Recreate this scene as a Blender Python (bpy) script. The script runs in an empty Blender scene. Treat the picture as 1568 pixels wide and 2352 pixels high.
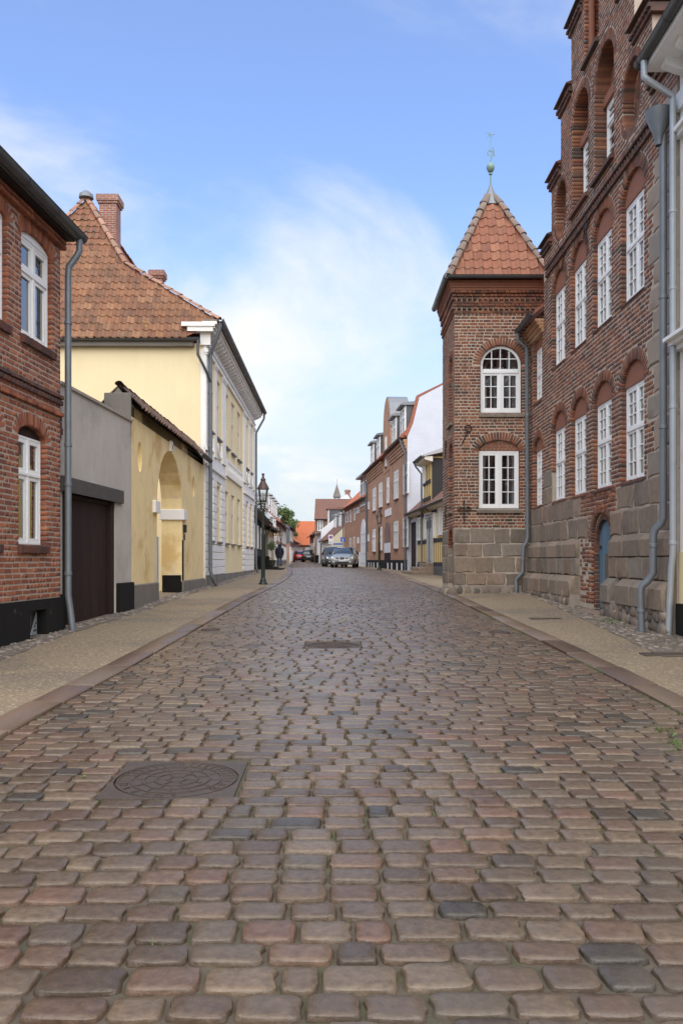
import bpy, math, random
import numpy as np
from mathutils import Matrix, Vector

# ------------------------------------------------------------------ camera, sky, sun, exposure
R = random.Random(11)
F, CU, CV, EYE = 1926.0, 784.0, 1287.0, 1.5      # survey constants: focal length and principal point in sighting units, eye height
SC = bpy.context.scene
COL = SC.collection
cam_data = bpy.data.cameras.new('camera')
cam = bpy.data.objects.new('camera', cam_data)
COL.objects.link(cam)
cam.location = (0, 0, EYE)
cam.rotation_euler = (math.radians(90), 0, 0)
cam_data.sensor_fit = 'VERTICAL'
cam_data.sensor_height = 36
cam_data.sensor_width = 24
cam_data.lens = 36 * F / 2352
cam_data.shift_y = (CV - 1176) / 2352
cam_data.clip_end = 4000
SC.camera = cam

SUN_EL, SUN_AZ = math.radians(52), math.radians(178)   # azimuth clockwise from +Y (street direction)
world = bpy.data.worlds.new('World')
SC.world = world
world.use_nodes = True
wn, wl = world.node_tree.nodes, world.node_tree.links
wn.clear()
def wnode(t, **kw):
    n = wn.new(t)
    for k, v in kw.items():
        setattr(n, k, v)
    return n
out = wnode('ShaderNodeOutputWorld')
bg = wnode('ShaderNodeBackground')
sky = wnode('ShaderNodeTexSky', sky_type='NISHITA', sun_disc=False, sun_elevation=SUN_EL, sun_rotation=SUN_AZ, air_density=1.0, dust_density=0.6, ozone_density=2.0)
geo = wnode('ShaderNodeTexCoord')
sep = wnode('ShaderNodeSeparateXYZ')
wl.new(geo.outputs['Generated'], sep.inputs[0])
def wmath(op, a, b=None, c=None, clamp=False):
    n = wnode('ShaderNodeMath', operation=op, use_clamp=clamp)
    for i, v in enumerate((a, b, c)):
        if v is None: continue
        if hasattr(v, 'links'): wl.new(v, n.inputs[i])
        else: n.inputs[i].default_value = v
    return n.outputs[0]
elev = sep.outputs['Z']
# clouds: project the direction on a flat layer so that streaks foreshorten towards the horizon
inv = wmath('DIVIDE', 1.0, wmath('ADD', wmath('MAXIMUM', elev, 0.0), 0.16))
cx = wmath('MULTIPLY', sep.outputs['X'], inv)
cy = wmath('MULTIPLY', sep.outputs['Y'], inv)
comb = wnode('ShaderNodeCombineXYZ')
wl.new(cx, comb.inputs[0]); wl.new(cy, comb.inputs[1])
mp = wnode('ShaderNodeMapping')
wl.new(comb.outputs[0], mp.inputs[0])
mp.inputs['Rotation'].default_value = (0, 0, math.radians(20))
mp.inputs['Scale'].default_value = (1.0, 0.75, 1)
mp.inputs['Location'].default_value = (2.66, 1.55, 0.0)
nz = wnode('ShaderNodeTexNoise')
nz.inputs['Scale'].default_value = 0.95
nz.inputs['Detail'].default_value = 9
nz.inputs['Roughness'].default_value = 0.56
nz.inputs['Distortion'].default_value = 0.55
wl.new(mp.outputs[0], nz.inputs['Vector'])
cl = wnode('ShaderNodeMapRange', interpolation_type='SMOOTHSTEP')
wl.new(nz.outputs['Fac'], cl.inputs[0])
cl.inputs[1].default_value = 0.46; cl.inputs[2].default_value = 0.69; cl.inputs[4].default_value = 1.0
# small cumulus low over the roofs
nz2 = wnode('ShaderNodeTexNoise')
nz2.inputs['Scale'].default_value = 3.2
nz2.inputs['Detail'].default_value = 7
nz2.inputs['Roughness'].default_value = 0.5
mp2 = wnode('ShaderNodeMapping')
mp2.inputs['Scale'].default_value = (1, 1, 2.6)
mp2.inputs['Location'].default_value = (0.3, 0.0, 0.2)
wl.new(geo.outputs['Generated'], mp2.inputs[0]); wl.new(mp2.outputs[0], nz2.inputs['Vector'])
cl2 = wnode('ShaderNodeMapRange', interpolation_type='SMOOTHSTEP')
wl.new(nz2.outputs['Fac'], cl2.inputs[0])
cl2.inputs[1].default_value = 0.44; cl2.inputs[2].default_value = 0.60
low = wnode('ShaderNodeMapRange', interpolation_type='SMOOTHSTEP')
wl.new(elev, low.inputs[0])
low.inputs[1].default_value = 0.05; low.inputs[2].default_value = 0.16
low.inputs[3].default_value = 0.85; low.inputs[4].default_value = 0.0
high = wnode('ShaderNodeMapRange', interpolation_type='SMOOTHSTEP')
wl.new(elev, high.inputs[0])
high.inputs[1].default_value = 0.30; high.inputs[2].default_value = 0.62
high.inputs[3].default_value = 1.0; high.inputs[4].default_value = 0.65
haze = wnode('ShaderNodeMapRange', interpolation_type='SMOOTHSTEP')
wl.new(elev, haze.inputs[0])
haze.inputs[1].default_value = 0.05; haze.inputs[2].default_value = 0.42
haze.inputs[3].default_value = 0.97; haze.inputs[4].default_value = 0.10
f1 = wmath('MULTIPLY', cl.outputs[0], high.outputs[0])
f2 = wmath('MULTIPLY', cl2.outputs[0], low.outputs[0])
fac = wmath('MAXIMUM', f1, f2, clamp=True)
gain = wnode('ShaderNodeMix', data_type='RGBA', blend_type='MULTIPLY')
gain.inputs['Factor'].default_value = 1.0
wl.new(sky.outputs[0], gain.inputs['A'])
gain.inputs['B'].default_value = (1.42, 1.57, 1.96, 1)
hz = wnode('ShaderNodeMix', data_type='RGBA')
wl.new(haze.outputs[0], hz.inputs['Factor'])
wl.new(gain.outputs['Result'], hz.inputs['A'])
hz.inputs['B'].default_value = (4.9, 5.45, 5.75, 1)
mix = wnode('ShaderNodeMix', data_type='RGBA')
wl.new(fac, mix.inputs['Factor'])
wl.new(hz.outputs['Result'], mix.inputs['A'])
mix.inputs['B'].default_value = (6.5, 6.55, 6.3, 1)
bg.inputs['Strength'].default_value = 0.102
wl.new(mix.outputs['Result'], bg.inputs[0])
wl.new(bg.outputs[0], out.inputs[0])

sun_d = bpy.data.lights.new('sun', 'SUN')
sun_d.energy = 3.0
sun_d.angle = math.radians(95)
sun_d.color = (1.0, 0.93, 0.73)
sun = bpy.data.objects.new('sun', sun_d)
COL.objects.link(sun)
sd = Vector((math.sin(SUN_AZ) * math.cos(SUN_EL), math.cos(SUN_AZ) * math.cos(SUN_EL), math.sin(SUN_EL)))
sun.rotation_euler = sd.to_track_quat('Z', 'Y').to_euler()
sun.location = sd * 60
SC.view_settings.view_transform = 'Standard'
SC.view_settings.look = 'None'
SC.view_settings.gamma = 1
SC.view_settings.use_curve_mapping = False
SC.view_settings.exposure = 0.62
SC.render.engine = 'CYCLES'
SC.cycles.use_denoising = True
SC.cycles.max_bounces = 6
SC.cycles.transparent_max_bounces = 8
SC.cycles.sample_clamp_indirect = 4

# ------------------------------------------------------------------ survey helpers
def U(u, X): return X * F / (u - CU)
def PX(u, Y): return (u - CU) / F * Y
def PZ(v, Y): return EYE - (v - CV) / F * Y
def interp(pts):
    xs = np.array([p[0] for p in pts], float); ys = np.array([p[1] for p in pts], float)
    h = np.diff(xs); d = np.diff(ys) / h
    m = np.zeros(len(xs)); m[0] = d[0]; m[-1] = d[-1]
    for i in range(1, len(xs) - 1):
        m[i] = 0 if d[i-1] * d[i] <= 0 else 2 / (1 / d[i-1] + 1 / d[i])
    def f(x):
        x = min(max(x, xs[0]), xs[-1])
        i = min(int(np.searchsorted(xs, x, 'right')) - 1, len(h) - 1); i = max(i, 0)
        t = (x - xs[i]) / h[i]
        return ((1 + 2*t) * (1-t)**2 * ys[i] + t * (1-t)**2 * h[i] * m[i] + t*t * (3 - 2*t) * ys[i+1] + t*t * (t-1) * h[i] * m[i+1])
    return f
gz = interp([(-30,-.9),(0,0),(10,.32),(16,.5),(20,.605),(27,.71),(35,.82),(45,.91),(60,.97),(75,1.0),(95,1.13),(110,1.24),(140,1.3),(400,1.3)])
XL = interp([(-10,-2.6),(6,-2.5),(10,-2.36),(20,-2.15),(28,-2.05),(35,-2.15),(41,-2.42),(56,-3.35),(67,-4.2),(80,-4.85),(95,-5.5),(110,-6.0),(135,-6.4)])
XR = interp([(-10,2.85),(7,2.82),(10,2.8),(18,2.64),(24,2.58),(32,2.43),(43,2.2),(50,1.8),(57,1.12),(63,.4),(70,-.4),(80,-1.35),(95,-2.35),(110,-3.1),(135,-3.7)])

# ------------------------------------------------------------------ materials
MATS = {}
def mat(name, cols, rough=.85, nscale=2.5, namt=.3, bscale=70, bstr=.25, metallic=0, spec=.5, streak=0, dirt=None, dirt2=None, jitter=.12, rvar=0, bdist=.01):
    m = bpy.data.materials.new(name); m.use_nodes = True
    nt = m.node_tree; N, L = nt.nodes, nt.links
    b = N['Principled BSDF']
    def mth(op, a, c=None, clamp=False):
        n = N.new('ShaderNodeMath'); n.operation = op; n.use_clamp = clamp
        for i, v in enumerate((a, c)):
            if v is None: continue
            if hasattr(v, 'links'): L.new(v, n.inputs[i])
            else: n.inputs[i].default_value = v
        return n.outputs[0]
    def noise(scale, detail=4, vec=None, rough=.55):
        n = N.new('ShaderNodeTexNoise'); n.inputs['Scale'].default_value = scale; n.inputs['Detail'].default_value = detail
        n.inputs['Roughness'].default_value = rough
        L.new(vec or pos, n.inputs['Vector']); return n.outputs['Fac']
    pos = N.new('ShaderNodeNewGeometry').outputs['Position']
    if isinstance(cols[0], (int, float)): cols = [cols]
    if len(cols) > 1:
        at = N.new('ShaderNodeAttribute'); at.attribute_name = 'rnd'
        oi = N.new('ShaderNodeObjectInfo')
        rnd = mth('FRACT', mth('ADD', at.outputs['Fac'], oi.outputs['Random']))
        rp = N.new('ShaderNodeValToRGB'); rp.color_ramp.interpolation = 'CONSTANT'
        e = rp.color_ramp.elements
        while len(e) < len(cols): e.new(.5)
        for i, c in enumerate(cols):
            e[i].position = i / len(cols); e[i].color = (*c, 1)
        L.new(rnd, rp.inputs[0]); col = rp.outputs[0]
        val = mth('ADD', 1 - jitter, mth('MULTIPLY', mth('FRACT', mth('MULTIPLY', rnd, 37.7)), 2 * jitter))
    else:
        rg = N.new('ShaderNodeRGB'); rg.outputs[0].default_value = (*cols[0], 1); col = rg.outputs[0]; val = None
    v = mth('ADD', 1 - namt, mth('MULTIPLY', noise(nscale, 6), 2 * namt))
    if val is not None: v = mth('MULTIPLY', v, val)
    if streak:
        mp = N.new('ShaderNodeMapping'); mp.inputs['Scale'].default_value = (5, 5, .45); L.new(pos, mp.inputs[0])
        s = noise(1.6, 5, mp.outputs[0])
        v = mth('MULTIPLY', v, mth('ADD', 1 - streak, mth('MULTIPLY', s, 2 * streak)))
    mx = N.new('ShaderNodeMix'); mx.data_type = 'RGBA'; mx.blend_type = 'MULTIPLY'; mx.inputs['Factor'].default_value = 1
    L.new(col, mx.inputs['A'])
    cb = N.new('ShaderNodeCombineColor')
    for i in range(3): L.new(v, cb.inputs[i])
    L.new(cb.outputs[0], mx.inputs['B']); col = mx.outputs['Result']
    for k, dd in enumerate((dirt, dirt2)):
        if not dd: continue
        dc, ds, lo, hi, amt = dd
        mr = N.new('ShaderNodeMapRange'); mr.interpolation_type = 'SMOOTHSTEP'
        mpn = N.new('ShaderNodeMapping'); mpn.inputs['Location'].default_value = (k * 7.3 + 3, 1.7, k * 2.9); L.new(pos, mpn.inputs[0])
        L.new(noise(ds, 6, mpn.outputs[0], .62), mr.inputs[0])
        mr.inputs[1].default_value = lo; mr.inputs[2].default_value = hi; mr.inputs[4].default_value = amt
        d2 = N.new('ShaderNodeMix'); d2.data_type = 'RGBA'; L.new(mr.outputs[0], d2.inputs['Factor'])
        L.new(col, d2.inputs['A']); d2.inputs['B'].default_value = (*dc, 1); col = d2.outputs['Result']
    L.new(col, b.inputs['Base Color'])
    b.inputs['Metallic'].default_value = metallic
    b.inputs['Specular IOR Level'].default_value = spec
    if rvar:
        L.new(mth('ADD', rough - rvar, mth('MULTIPLY', noise(.9, 5), 2 * rvar), True), b.inputs['Roughness'])
    else: b.inputs['Roughness'].default_value = rough
    if bstr:
        bp = N.new('ShaderNodeBump'); bp.inputs['Strength'].default_value = bstr; bp.inputs['Distance'].default_value = bdist
        L.new(noise(bscale, 5, None, .65), bp.inputs['Height']); L.new(bp.outputs[0], b.inputs['Normal'])
    MATS[name] = m
    return m
def brick_mat(name, c1, c2, cm, bw=.24, bh=.075, ms=.012, rough=.9, namt=.25, bump=.5, offset=.5, dirt=None):
    """courses too small to pick apart at their distance: pattern follows the wall in its own axes"""
    m = bpy.data.materials.new(name); m.use_nodes = True
    N, L = m.node_tree.nodes, m.node_tree.links; b = N['Principled BSDF']
    tc = N.new('ShaderNodeTexCoord'); sp = N.new('ShaderNodeSeparateXYZ'); L.new(tc.outputs['Object'], sp.inputs[0])
    ad = N.new('ShaderNodeMath'); ad.operation = 'ADD'; L.new(sp.outputs[0], ad.inputs[0]); L.new(sp.outputs[1], ad.inputs[1])
    cb = N.new('ShaderNodeCombineXYZ'); L.new(ad.outputs[0], cb.inputs[0]); L.new(sp.outputs[2], cb.inputs[1])
    br = N.new('ShaderNodeTexBrick'); L.new(cb.outputs[0], br.inputs['Vector'])
    br.offset = offset
    br.inputs['Color1'].default_value = (*c1, 1); br.inputs['Color2'].default_value = (*c2, 1); br.inputs['Mortar'].default_value = (*cm, 1)
    br.inputs['Scale'].default_value = 1; br.inputs['Brick Width'].default_value = bw; br.inputs['Row Height'].default_value = bh
    br.inputs['Mortar Size'].default_value = ms; br.inputs['Mortar Smooth'].default_value = .2
    nz = N.new('ShaderNodeTexNoise'); nz.inputs['Scale'].default_value = 1.3; nz.inputs['Detail'].default_value = 7; L.new(tc.outputs['Object'], nz.inputs['Vector'])
    mr = N.new('ShaderNodeMapRange'); L.new(nz.outputs['Fac'], mr.inputs[0]); mr.inputs[1].default_value = .25; mr.inputs[2].default_value = .75; mr.inputs[3].default_value = 1 - namt; mr.inputs[4].default_value = 1 + namt
    mx = N.new('ShaderNodeMix'); mx.data_type = 'RGBA'; mx.blend_type = 'MULTIPLY'; mx.inputs['Factor'].default_value = 1
    L.new(br.outputs['Color'], mx.inputs['A']); L.new(mr.outputs[0], mx.inputs['B']); L.new(mx.outputs['Result'], b.inputs['Base Color'])
    b.inputs['Roughness'].default_value = rough
    bp = N.new('ShaderNodeBump'); bp.inputs['Strength'].default_value = bump; bp.inputs['Distance'].default_value = .01; bp.invert = True
    L.new(br.outputs['Fac'], bp.inputs['Height']); L.new(bp.outputs[0], b.inputs['Normal'])
    MATS[name] = m; return m
def tile_mat(name, c1, c2, pw=.24, ph=.33, rough=.85):
    """roofs too far to pick the tiles apart: courses along the slope in the roof's own axes"""
    m = bpy.data.materials.new(name); m.use_nodes = True
    N, L = m.node_tree.nodes, m.node_tree.links; b = N['Principled BSDF']
    tc = N.new('ShaderNodeTexCoord'); sp = N.new('ShaderNodeSeparateXYZ'); L.new(tc.outputs['Object'], sp.inputs[0])
    def mm(op, a, c):
        n = N.new('ShaderNodeMath'); n.operation = op
        for i, v in enumerate((a, c)):
            if hasattr(v, 'links'): L.new(v, n.inputs[i])
            else: n.inputs[i].default_value = v
        return n.outputs[0]
    fx = mm('FRACT', mm('DIVIDE', sp.outputs[0], pw), 0); fz = mm('FRACT', mm('DIVIDE', sp.outputs[2], ph * .7), 0)
    hx = mm('SINE', mm('MULTIPLY', fx, 6.283), 0)
    h = mm('SUBTRACT', mm('MULTIPLY', hx, .35), fz)
    nz = N.new('ShaderNodeTexNoise'); nz.inputs['Scale'].default_value = 1.1; nz.inputs['Detail'].default_value = 8; L.new(tc.outputs['Object'], nz.inputs['Vector'])
    mx = N.new('ShaderNodeMix'); mx.data_type = 'RGBA'; L.new(nz.outputs['Fac'], mx.inputs['Factor'])
    mx.inputs['A'].default_value = (*c1, 1); mx.inputs['B'].default_value = (*c2, 1); L.new(mx.outputs['Result'], b.inputs['Base Color'])
    bp = N.new('ShaderNodeBump'); bp.inputs['Strength'].default_value = 1; bp.inputs['Distance'].default_value = .05
    L.new(h, bp.inputs['Height']); L.new(bp.outputs[0], b.inputs['Normal']); b.inputs['Roughness'].default_value = rough
    MATS[name] = m; return m
def glass_mat(name, tint=(.8,.83,.85), extra=.11, bump=.03):
    m = bpy.data.materials.new(name); m.use_nodes = True
    N, L = m.node_tree.nodes, m.node_tree.links
    N.remove(N['Principled BSDF']); o = N['Material Output']
    tr = N.new('ShaderNodeBsdfTransparent'); tr.inputs[0].default_value = (*tint, 1)
    gl = N.new('ShaderNodeBsdfGlossy'); gl.inputs['Roughness'].default_value = .02
    nz = N.new('ShaderNodeTexNoise'); nz.inputs['Scale'].default_value = 2.2
    bp = N.new('ShaderNodeBump'); bp.inputs['Strength'].default_value = bump; L.new(nz.outputs['Fac'], bp.inputs['Height'])
    L.new(bp.outputs[0], gl.inputs['Normal'])
    fr = N.new('ShaderNodeFresnel'); fr.inputs['IOR'].default_value = 1.52
    ad = N.new('ShaderNodeMath'); ad.use_clamp = True; ad.operation = 'MULTIPLY_ADD'; L.new(fr.outputs[0], ad.inputs[0]); ad.inputs[1].default_value = 1.7; ad.inputs[2].default_value = extra
    mx = N.new('ShaderNodeMixShader'); L.new(ad.outputs[0], mx.inputs[0]); L.new(tr.outputs[0], mx.inputs[1]); L.new(gl.outputs[0], mx.inputs[2])
    L.new(mx.outputs[0], o.inputs['Surface'])
    MATS[name] = m; return m

# ------------------------------------------------------------------ mesh helpers
class MB:
    def __init__(s): s.v = []; s.f = []; s.m = []; s.mi = 0
    def vs(s, pts):
        n = len(s.v); s.v.extend(tuple(p) for p in pts); return list(range(n, n + len(pts)))
    def face(s, pts): s.f.append(s.vs(pts)); s.m.append(s.mi)
    def idx(s, ids): s.f.append(list(ids)); s.m.append(s.mi)
    def box(s, x0, x1, y0, y1, z0, z1):
        i = s.vs([(x0,y0,z0),(x1,y0,z0),(x1,y1,z0),(x0,y1,z0),(x0,y0,z1),(x1,y0,z1),(x1,y1,z1),(x0,y1,z1)])
        for q in ((0,3,2,1),(4,5,6,7),(0,1,5,4),(1,2,6,5),(2,3,7,6),(3,0,4,7)): s.idx([i[k] for k in q])
        return s
    def bbox(s, x0, x1, y0, y1, z0, z1, c=.01):
        """box with chamfered vertical and top edges"""
        a = [(x0+c,y0),(x1-c,y0),(x1,y0+c),(x1,y1-c),(x1-c,y1),(x0+c,y1),(x0,y1-c),(x0,y0+c)]
        b = [(x0+2*c,y0+c),(x1-2*c,y0+c),(x1-c,y0+2*c),(x1-c,y1-2*c),(x1-2*c,y1-c),(x0+2*c,y1-c),(x0+c,y1-2*c),(x0+c,y0+2*c)]
        A = s.vs([(x,y,z0) for x,y in a]); B = s.vs([(x,y,z1-c) for x,y in a]); D = s.vs([(x,y,z1) for x,y in b])
        for k in range(8):
            j = (k+1) % 8
            s.idx([A[k],A[j],B[j],B[k]]); s.idx([B[k],B[j],D[j],D[k]])
        s.idx(D); s.idx(A[::-1]); return s
    def prism(s, poly, y0, y1, cap=True):
        """polygon in x,z pushed from y0 to y1"""
        n = len(poly); a = s.vs([(x,y0,z) for x,z in poly]); b = s.vs([(x,y1,z) for x,z in poly])
        for k in range(n):
            j = (k+1) % n; s.idx([a[k],a[j],b[j],b[k]])
        if cap: s.idx(a[::-1]); s.idx(b)
        return s
    def prismx(s, poly, x0, x1):
        """polygon in y,z pushed from x0 to x1"""
        n = len(poly); a = s.vs([(x0,y,z) for y,z in poly]); b = s.vs([(x1,y,z) for y,z in poly])
        for k in range(n):
            j = (k+1) % n; s.idx([a[k],b[k],b[j],a[j]])
        s.idx(a); s.idx(b[::-1]); return s
    def prismz(s, poly, z0, z1):
        n = len(poly); a = s.vs([(x,y,z0) for x,y in poly]); b = s.vs([(x,y,z1) for x,y in poly])
        for k in range(n):
            j = (k+1) % n; s.idx([a[k],a[j],b[j],b[k]])
        s.idx(a[::-1]); s.idx(b); return s
    def tube(s, pts, r, n=10, cap=True):
        pts = [Vector(p) for p in pts]; rs = r if isinstance(r, (list, tuple)) else [r] * len(pts)
        rings = []; up = None
        for i, p in enumerate(pts):
            t = (pts[min(i+1,len(pts)-1)] - pts[max(i-1,0)]).normalized()
            if up is None: up = Vector((0,0,1)) if abs(t.z) < .9 else Vector((0,1,0))
            a = t.cross(up)
            if a.length < 1e-4: a = t.cross(Vector((1,0,0)))
            a.normalize(); b = a.cross(t).normalized(); up = b
            rings.append(s.vs([p + (a * math.cos(2*math.pi*k/n) + b * math.sin(2*math.pi*k/n)) * rs[i] for k in range(n)]))
        for A, B in zip(rings, rings[1:]):
            for k in range(n):
                j = (k+1) % n; s.idx([A[k],A[j],B[j],B[k]])
        if cap: s.idx(rings[0][::-1]); s.idx(rings[-1])
        return s
    def lathe(s, prof, c=(0,0,0), n=16, cap=True, a0=0.0):
        rings = [s.vs([(c[0]+r*math.cos(a0+2*math.pi*k/n), c[1]+r*math.sin(a0+2*math.pi*k/n), c[2]+z) for k in range(n)]) for r, z in prof]
        for A, B in zip(rings, rings[1:]):
            for k in range(n):
                j = (k+1) % n; s.idx([A[k],A[j],B[j],B[k]])
        if cap: s.idx(rings[0][::-1]); s.idx(rings[-1])
        return s
    def loft(s, rings, cap=True):
        ids = [s.vs(r) for r in rings]; n = len(ids[0])
        for A, B in zip(ids, ids[1:]):
            for k in range(n):
                j = (k+1) % n; s.idx([A[k],A[j],B[j],B[k]])
        if cap: s.idx(ids[0][::-1]); s.idx(ids[-1])
        return s
    def mesh(s, name):
        me = bpy.data.meshes.new(name); me.from_pydata(s.v, [], s.f)
        if any(s.m): me.polygons.foreach_set('material_index', s.m)
        me.update(); return me
    def build(s, name, mats, parent=None, smooth=False, fix=True):
        me = s.mesh(name)
        if fix:
            import bmesh
            bm = bmesh.new(); bm.from_mesh(me); bmesh.ops.recalc_face_normals(bm, faces=bm.faces); bm.to_mesh(me); bm.free()
        return put(name, me, mats, parent, smooth)
ZOFF = {}
def put(name, me, mats, parent=None, smooth=False):
    for m in (mats if isinstance(mats, (list, tuple)) else [mats]):
        if len(me.materials) < (len(mats) if isinstance(mats, (list, tuple)) else 1): me.materials.append(MATS[m] if isinstance(m, str) else m)
    if smooth:
        me.polygons.foreach_set('use_smooth', [True] * len(me.polygons))
        if smooth != True: me.set_sharp_from_angle(angle=smooth)
    o = bpy.data.objects.new(name, me); COL.objects.link(o)
    if parent:
        o.parent = parent; o.location = (0, 0, -ZOFF.get(parent.name, 0))
    return o
def thing(name, label, cat, loc=(0,0,0), rz=0, group=None):
    o = bpy.data.objects.new(name, None); COL.objects.link(o); o.empty_display_size = .2
    o.location = loc; o.rotation_euler = (0, 0, rz); ZOFF[o.name] = loc[2]
    return tag(o, label, cat, group)
def tag(o, label, cat, group=None):
    o['label'] = label; o['category'] = cat
    if group: o['group'] = group
    return o
def struct(o, kind='structure'):
    o['kind'] = kind; return o
SHARP = math.radians(40)

# ------------------------------------------------------------------ pieces: bricks, stones, tiles ...
def world_of(parent):
    if parent is None: return np.eye(4)
    return np.array(Matrix.Translation(parent.location) @ parent.rotation_euler.to_matrix().to_4x4())
VARM = {}
def TRS(x, y, z, sx=1, sy=1, sz=1, rx=0, ry=0, rz=0):
    m = Matrix.Translation((x, y, z))
    if rx or ry or rz:
        from mathutils import Euler
        m = m @ Euler((rx, ry, rz)).to_matrix().to_4x4()
    return np.array(m) @ np.diag([sx, sy, sz, 1.0])
def emit(parent, name, variants, pieces, matname, limit=300, stuff=None, smooth=False, keep=None):
    """pieces: (4x4, variant, rnd). The ones that show largest become parts of their own, the rest one joined part."""
    if not pieces: return
    W = world_of(parent); zo = ZOFF.get(parent.name, 0) if parent else 0
    Ms = np.array([p[0] for p in pieces])
    if zo: Ms[:, 2, 3] -= zo
    Ws = W[None] @ Ms
    vi = np.array([p[1] % len(variants) for p in pieces]); rn = np.array([p[2] for p in pieces])
    ext = np.array([np.ptp(np.array(v[0]), axis=0) for v in variants])[vi]
    cen = np.array([(np.max(np.array(v[0]), axis=0) + np.min(np.array(v[0]), axis=0)) / 2 for v in variants])[vi]
    wc = (Ws @ np.concatenate([cen, np.ones((len(cen), 1))], 1)[:, :, None])[:, :3, 0]
    siz = np.sort(np.linalg.norm(Ws[:, :3, :3], axis=1) * ext, axis=1)
    Y = np.maximum(wc[:, 1], .01); u = CU + wc[:, 0] / Y * F; v = CV - (wc[:, 2] - EYE) / Y * F
    inside = (wc[:, 1] > .5) & (u > -40) & (u < 1610) & (v > -40) & (v < 2400)
    score = siz[:, 1] * siz[:, 2] / Y**2 * inside
    order = np.argsort(-score)
    single = set(int(i) for i in order[:limit] if score[i] > 0)
    mname = matname if isinstance(matname, str) else matname.name
    for i in single:
        key = (name, int(vi[i]), mname, id(variants))
        me = VARM.get(key)
        if me is None:
            vv, ff = variants[vi[i]]
            me = bpy.data.meshes.new(name); me.from_pydata([tuple(p) for p in vv], [], ff); me.materials.append(MATS[mname])
            if smooth:
                me.polygons.foreach_set('use_smooth', [True] * len(me.polygons))
                if smooth != True: me.set_sharp_from_angle(angle=smooth)
            VARM[key] = me
        o = bpy.data.objects.new(name, me); COL.objects.link(o); o.parent = parent
        o.matrix_local = Matrix(Ms[i].tolist())
    rest = [i for i in range(len(pieces)) if i not in single]
    if not rest: return
    V, Lp, S, Rn = [], [], [], []; base = 0; ls = 0
    for k, (vv, ff) in enumerate(variants):
        ids = [i for i in rest if vi[i] == k]
        if not ids: continue
        vv = np.array(vv, float); n = len(vv)
        A = Ms[ids]
        P = np.einsum('aij,vj->avi', A[:, :3, :3], vv) + A[:, None, :3, 3]
        V.append(P.reshape(-1, 3))
        flat = np.concatenate([np.array(f) for f in ff]); tot = np.array([len(f) for f in ff])
        st = np.concatenate([[0], np.cumsum(tot)[:-1]])
        m = len(ids)
        Lp.append((flat[None] + (base + np.arange(m) * n)[:, None]).ravel())
        S.append((st[None] + (ls + np.arange(m) * len(flat))[:, None]).ravel())
        Rn.append(np.repeat(rn[ids], len(ff)))
        base += m * n; ls += m * len(flat)
    V = np.concatenate(V); Lp = np.concatenate(Lp); S = np.concatenate(S); Rn = np.concatenate(Rn)
    me = bpy.data.meshes.new(stuff or name + 's')
    me.vertices.add(len(V)); me.vertices.foreach_set('co', V.ravel().astype(np.float32))
    me.loops.add(len(Lp)); me.loops.foreach_set('vertex_index', Lp.astype(np.int32))
    me.polygons.add(len(S)); me.polygons.foreach_set('loop_start', S.astype(np.int32))
    at = me.attributes.new('rnd', 'FLOAT', 'FACE'); at.data.foreach_set('value', Rn.astype(np.float32))
    me.update(calc_edges=True); me.validate()
    me.materials.append(MATS[mname])
    if smooth:
        me.polygons.foreach_set('use_smooth', [True] * len(me.polygons))
        if smooth != True: me.set_sharp_from_angle(angle=smooth)
    o = bpy.data.objects.new(stuff or name + 's', me); COL.objects.link(o); o.parent = parent; o['kind'] = 'stuff'
    return o

def brick_variants(n, cx, cz, jit, seed, back=1.0):
    r = random.Random(seed); out = []
    for _ in range(n):
        j = lambda a: r.uniform(-a, a)
        ring0 = [(-.5+cx+j(jit)*.5, 0, -.5+cz+j(jit)), (.5-cx+j(jit)*.5, 0, -.5+cz+j(jit)), (.5-cx+j(jit)*.5, 0, .5-cz+j(jit)), (-.5+cx+j(jit)*.5, 0, .5-cz+j(jit))]
        ring1 = [(-.5, .1, -.5), (.5, .1, -.5), (.5, .1, .5), (-.5, .1, .5)]
        ring2 = [(x, back, z) for x, _, z in ring1]
        v = ring0 + ring1 + ring2; f = [(0,1,2,3)]
        for a in (0, 4):
            for k in range(4):
                q = (k+1) % 4; f.append((a+k, a+4+k, a+4+q, a+q))
        out.append((v, f))
    return out
BRICK = brick_variants(8, .03, .09, .05, 3)
def block_variants(n, c, jit, seed, pil=.15):
    """hewn granite block, x,z in +-.5, front at y=0; pillowed uneven face"""
    r = random.Random(seed); out = []
    for _ in range(n):
        v, f = [], []
        xs = [-.5, -.5+c, -.17, .17, .5-c, .5]; zs = [-.5, -.5+c*1.3, 0, .5-c*1.3, .5]
        for z in zs:
            for x in xs:
                e = x in (-.5, .5) or z in (-.5, .5)
                v.append((x + (0 if e else r.uniform(-jit, jit)) + (r.uniform(-jit, jit) * .2 if e else 0), (pil * 1.0 if e else r.uniform(0, pil * .35)), z + r.uniform(-jit, jit) * (.25 if e else 1)))
        nx = len(xs)
        for b in range(len(zs)-1):
            for a in range(nx-1):
                i = b*nx+a; f.append((i, i+1, i+nx+1, i+nx))
        per = list(range(nx)) + [nx*(b+1)-1 for b in range(1, len(zs))] + [nx*(len(zs)-1)+a for a in range(nx-2, -1, -1)] + [nx*b for b in range(len(zs)-2, 0, -1)]
        n0 = len(v)
        for p in per: v.append((v[p][0], 1.0, v[p][2]))
        for k in range(len(per)):
            q = (k+1) % len(per); f.append((per[k], n0+k, n0+q, per[q]))
        out.append((v, f))
    return out
BLOCK = block_variants(10, .05, .06, 5, .12)

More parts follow.
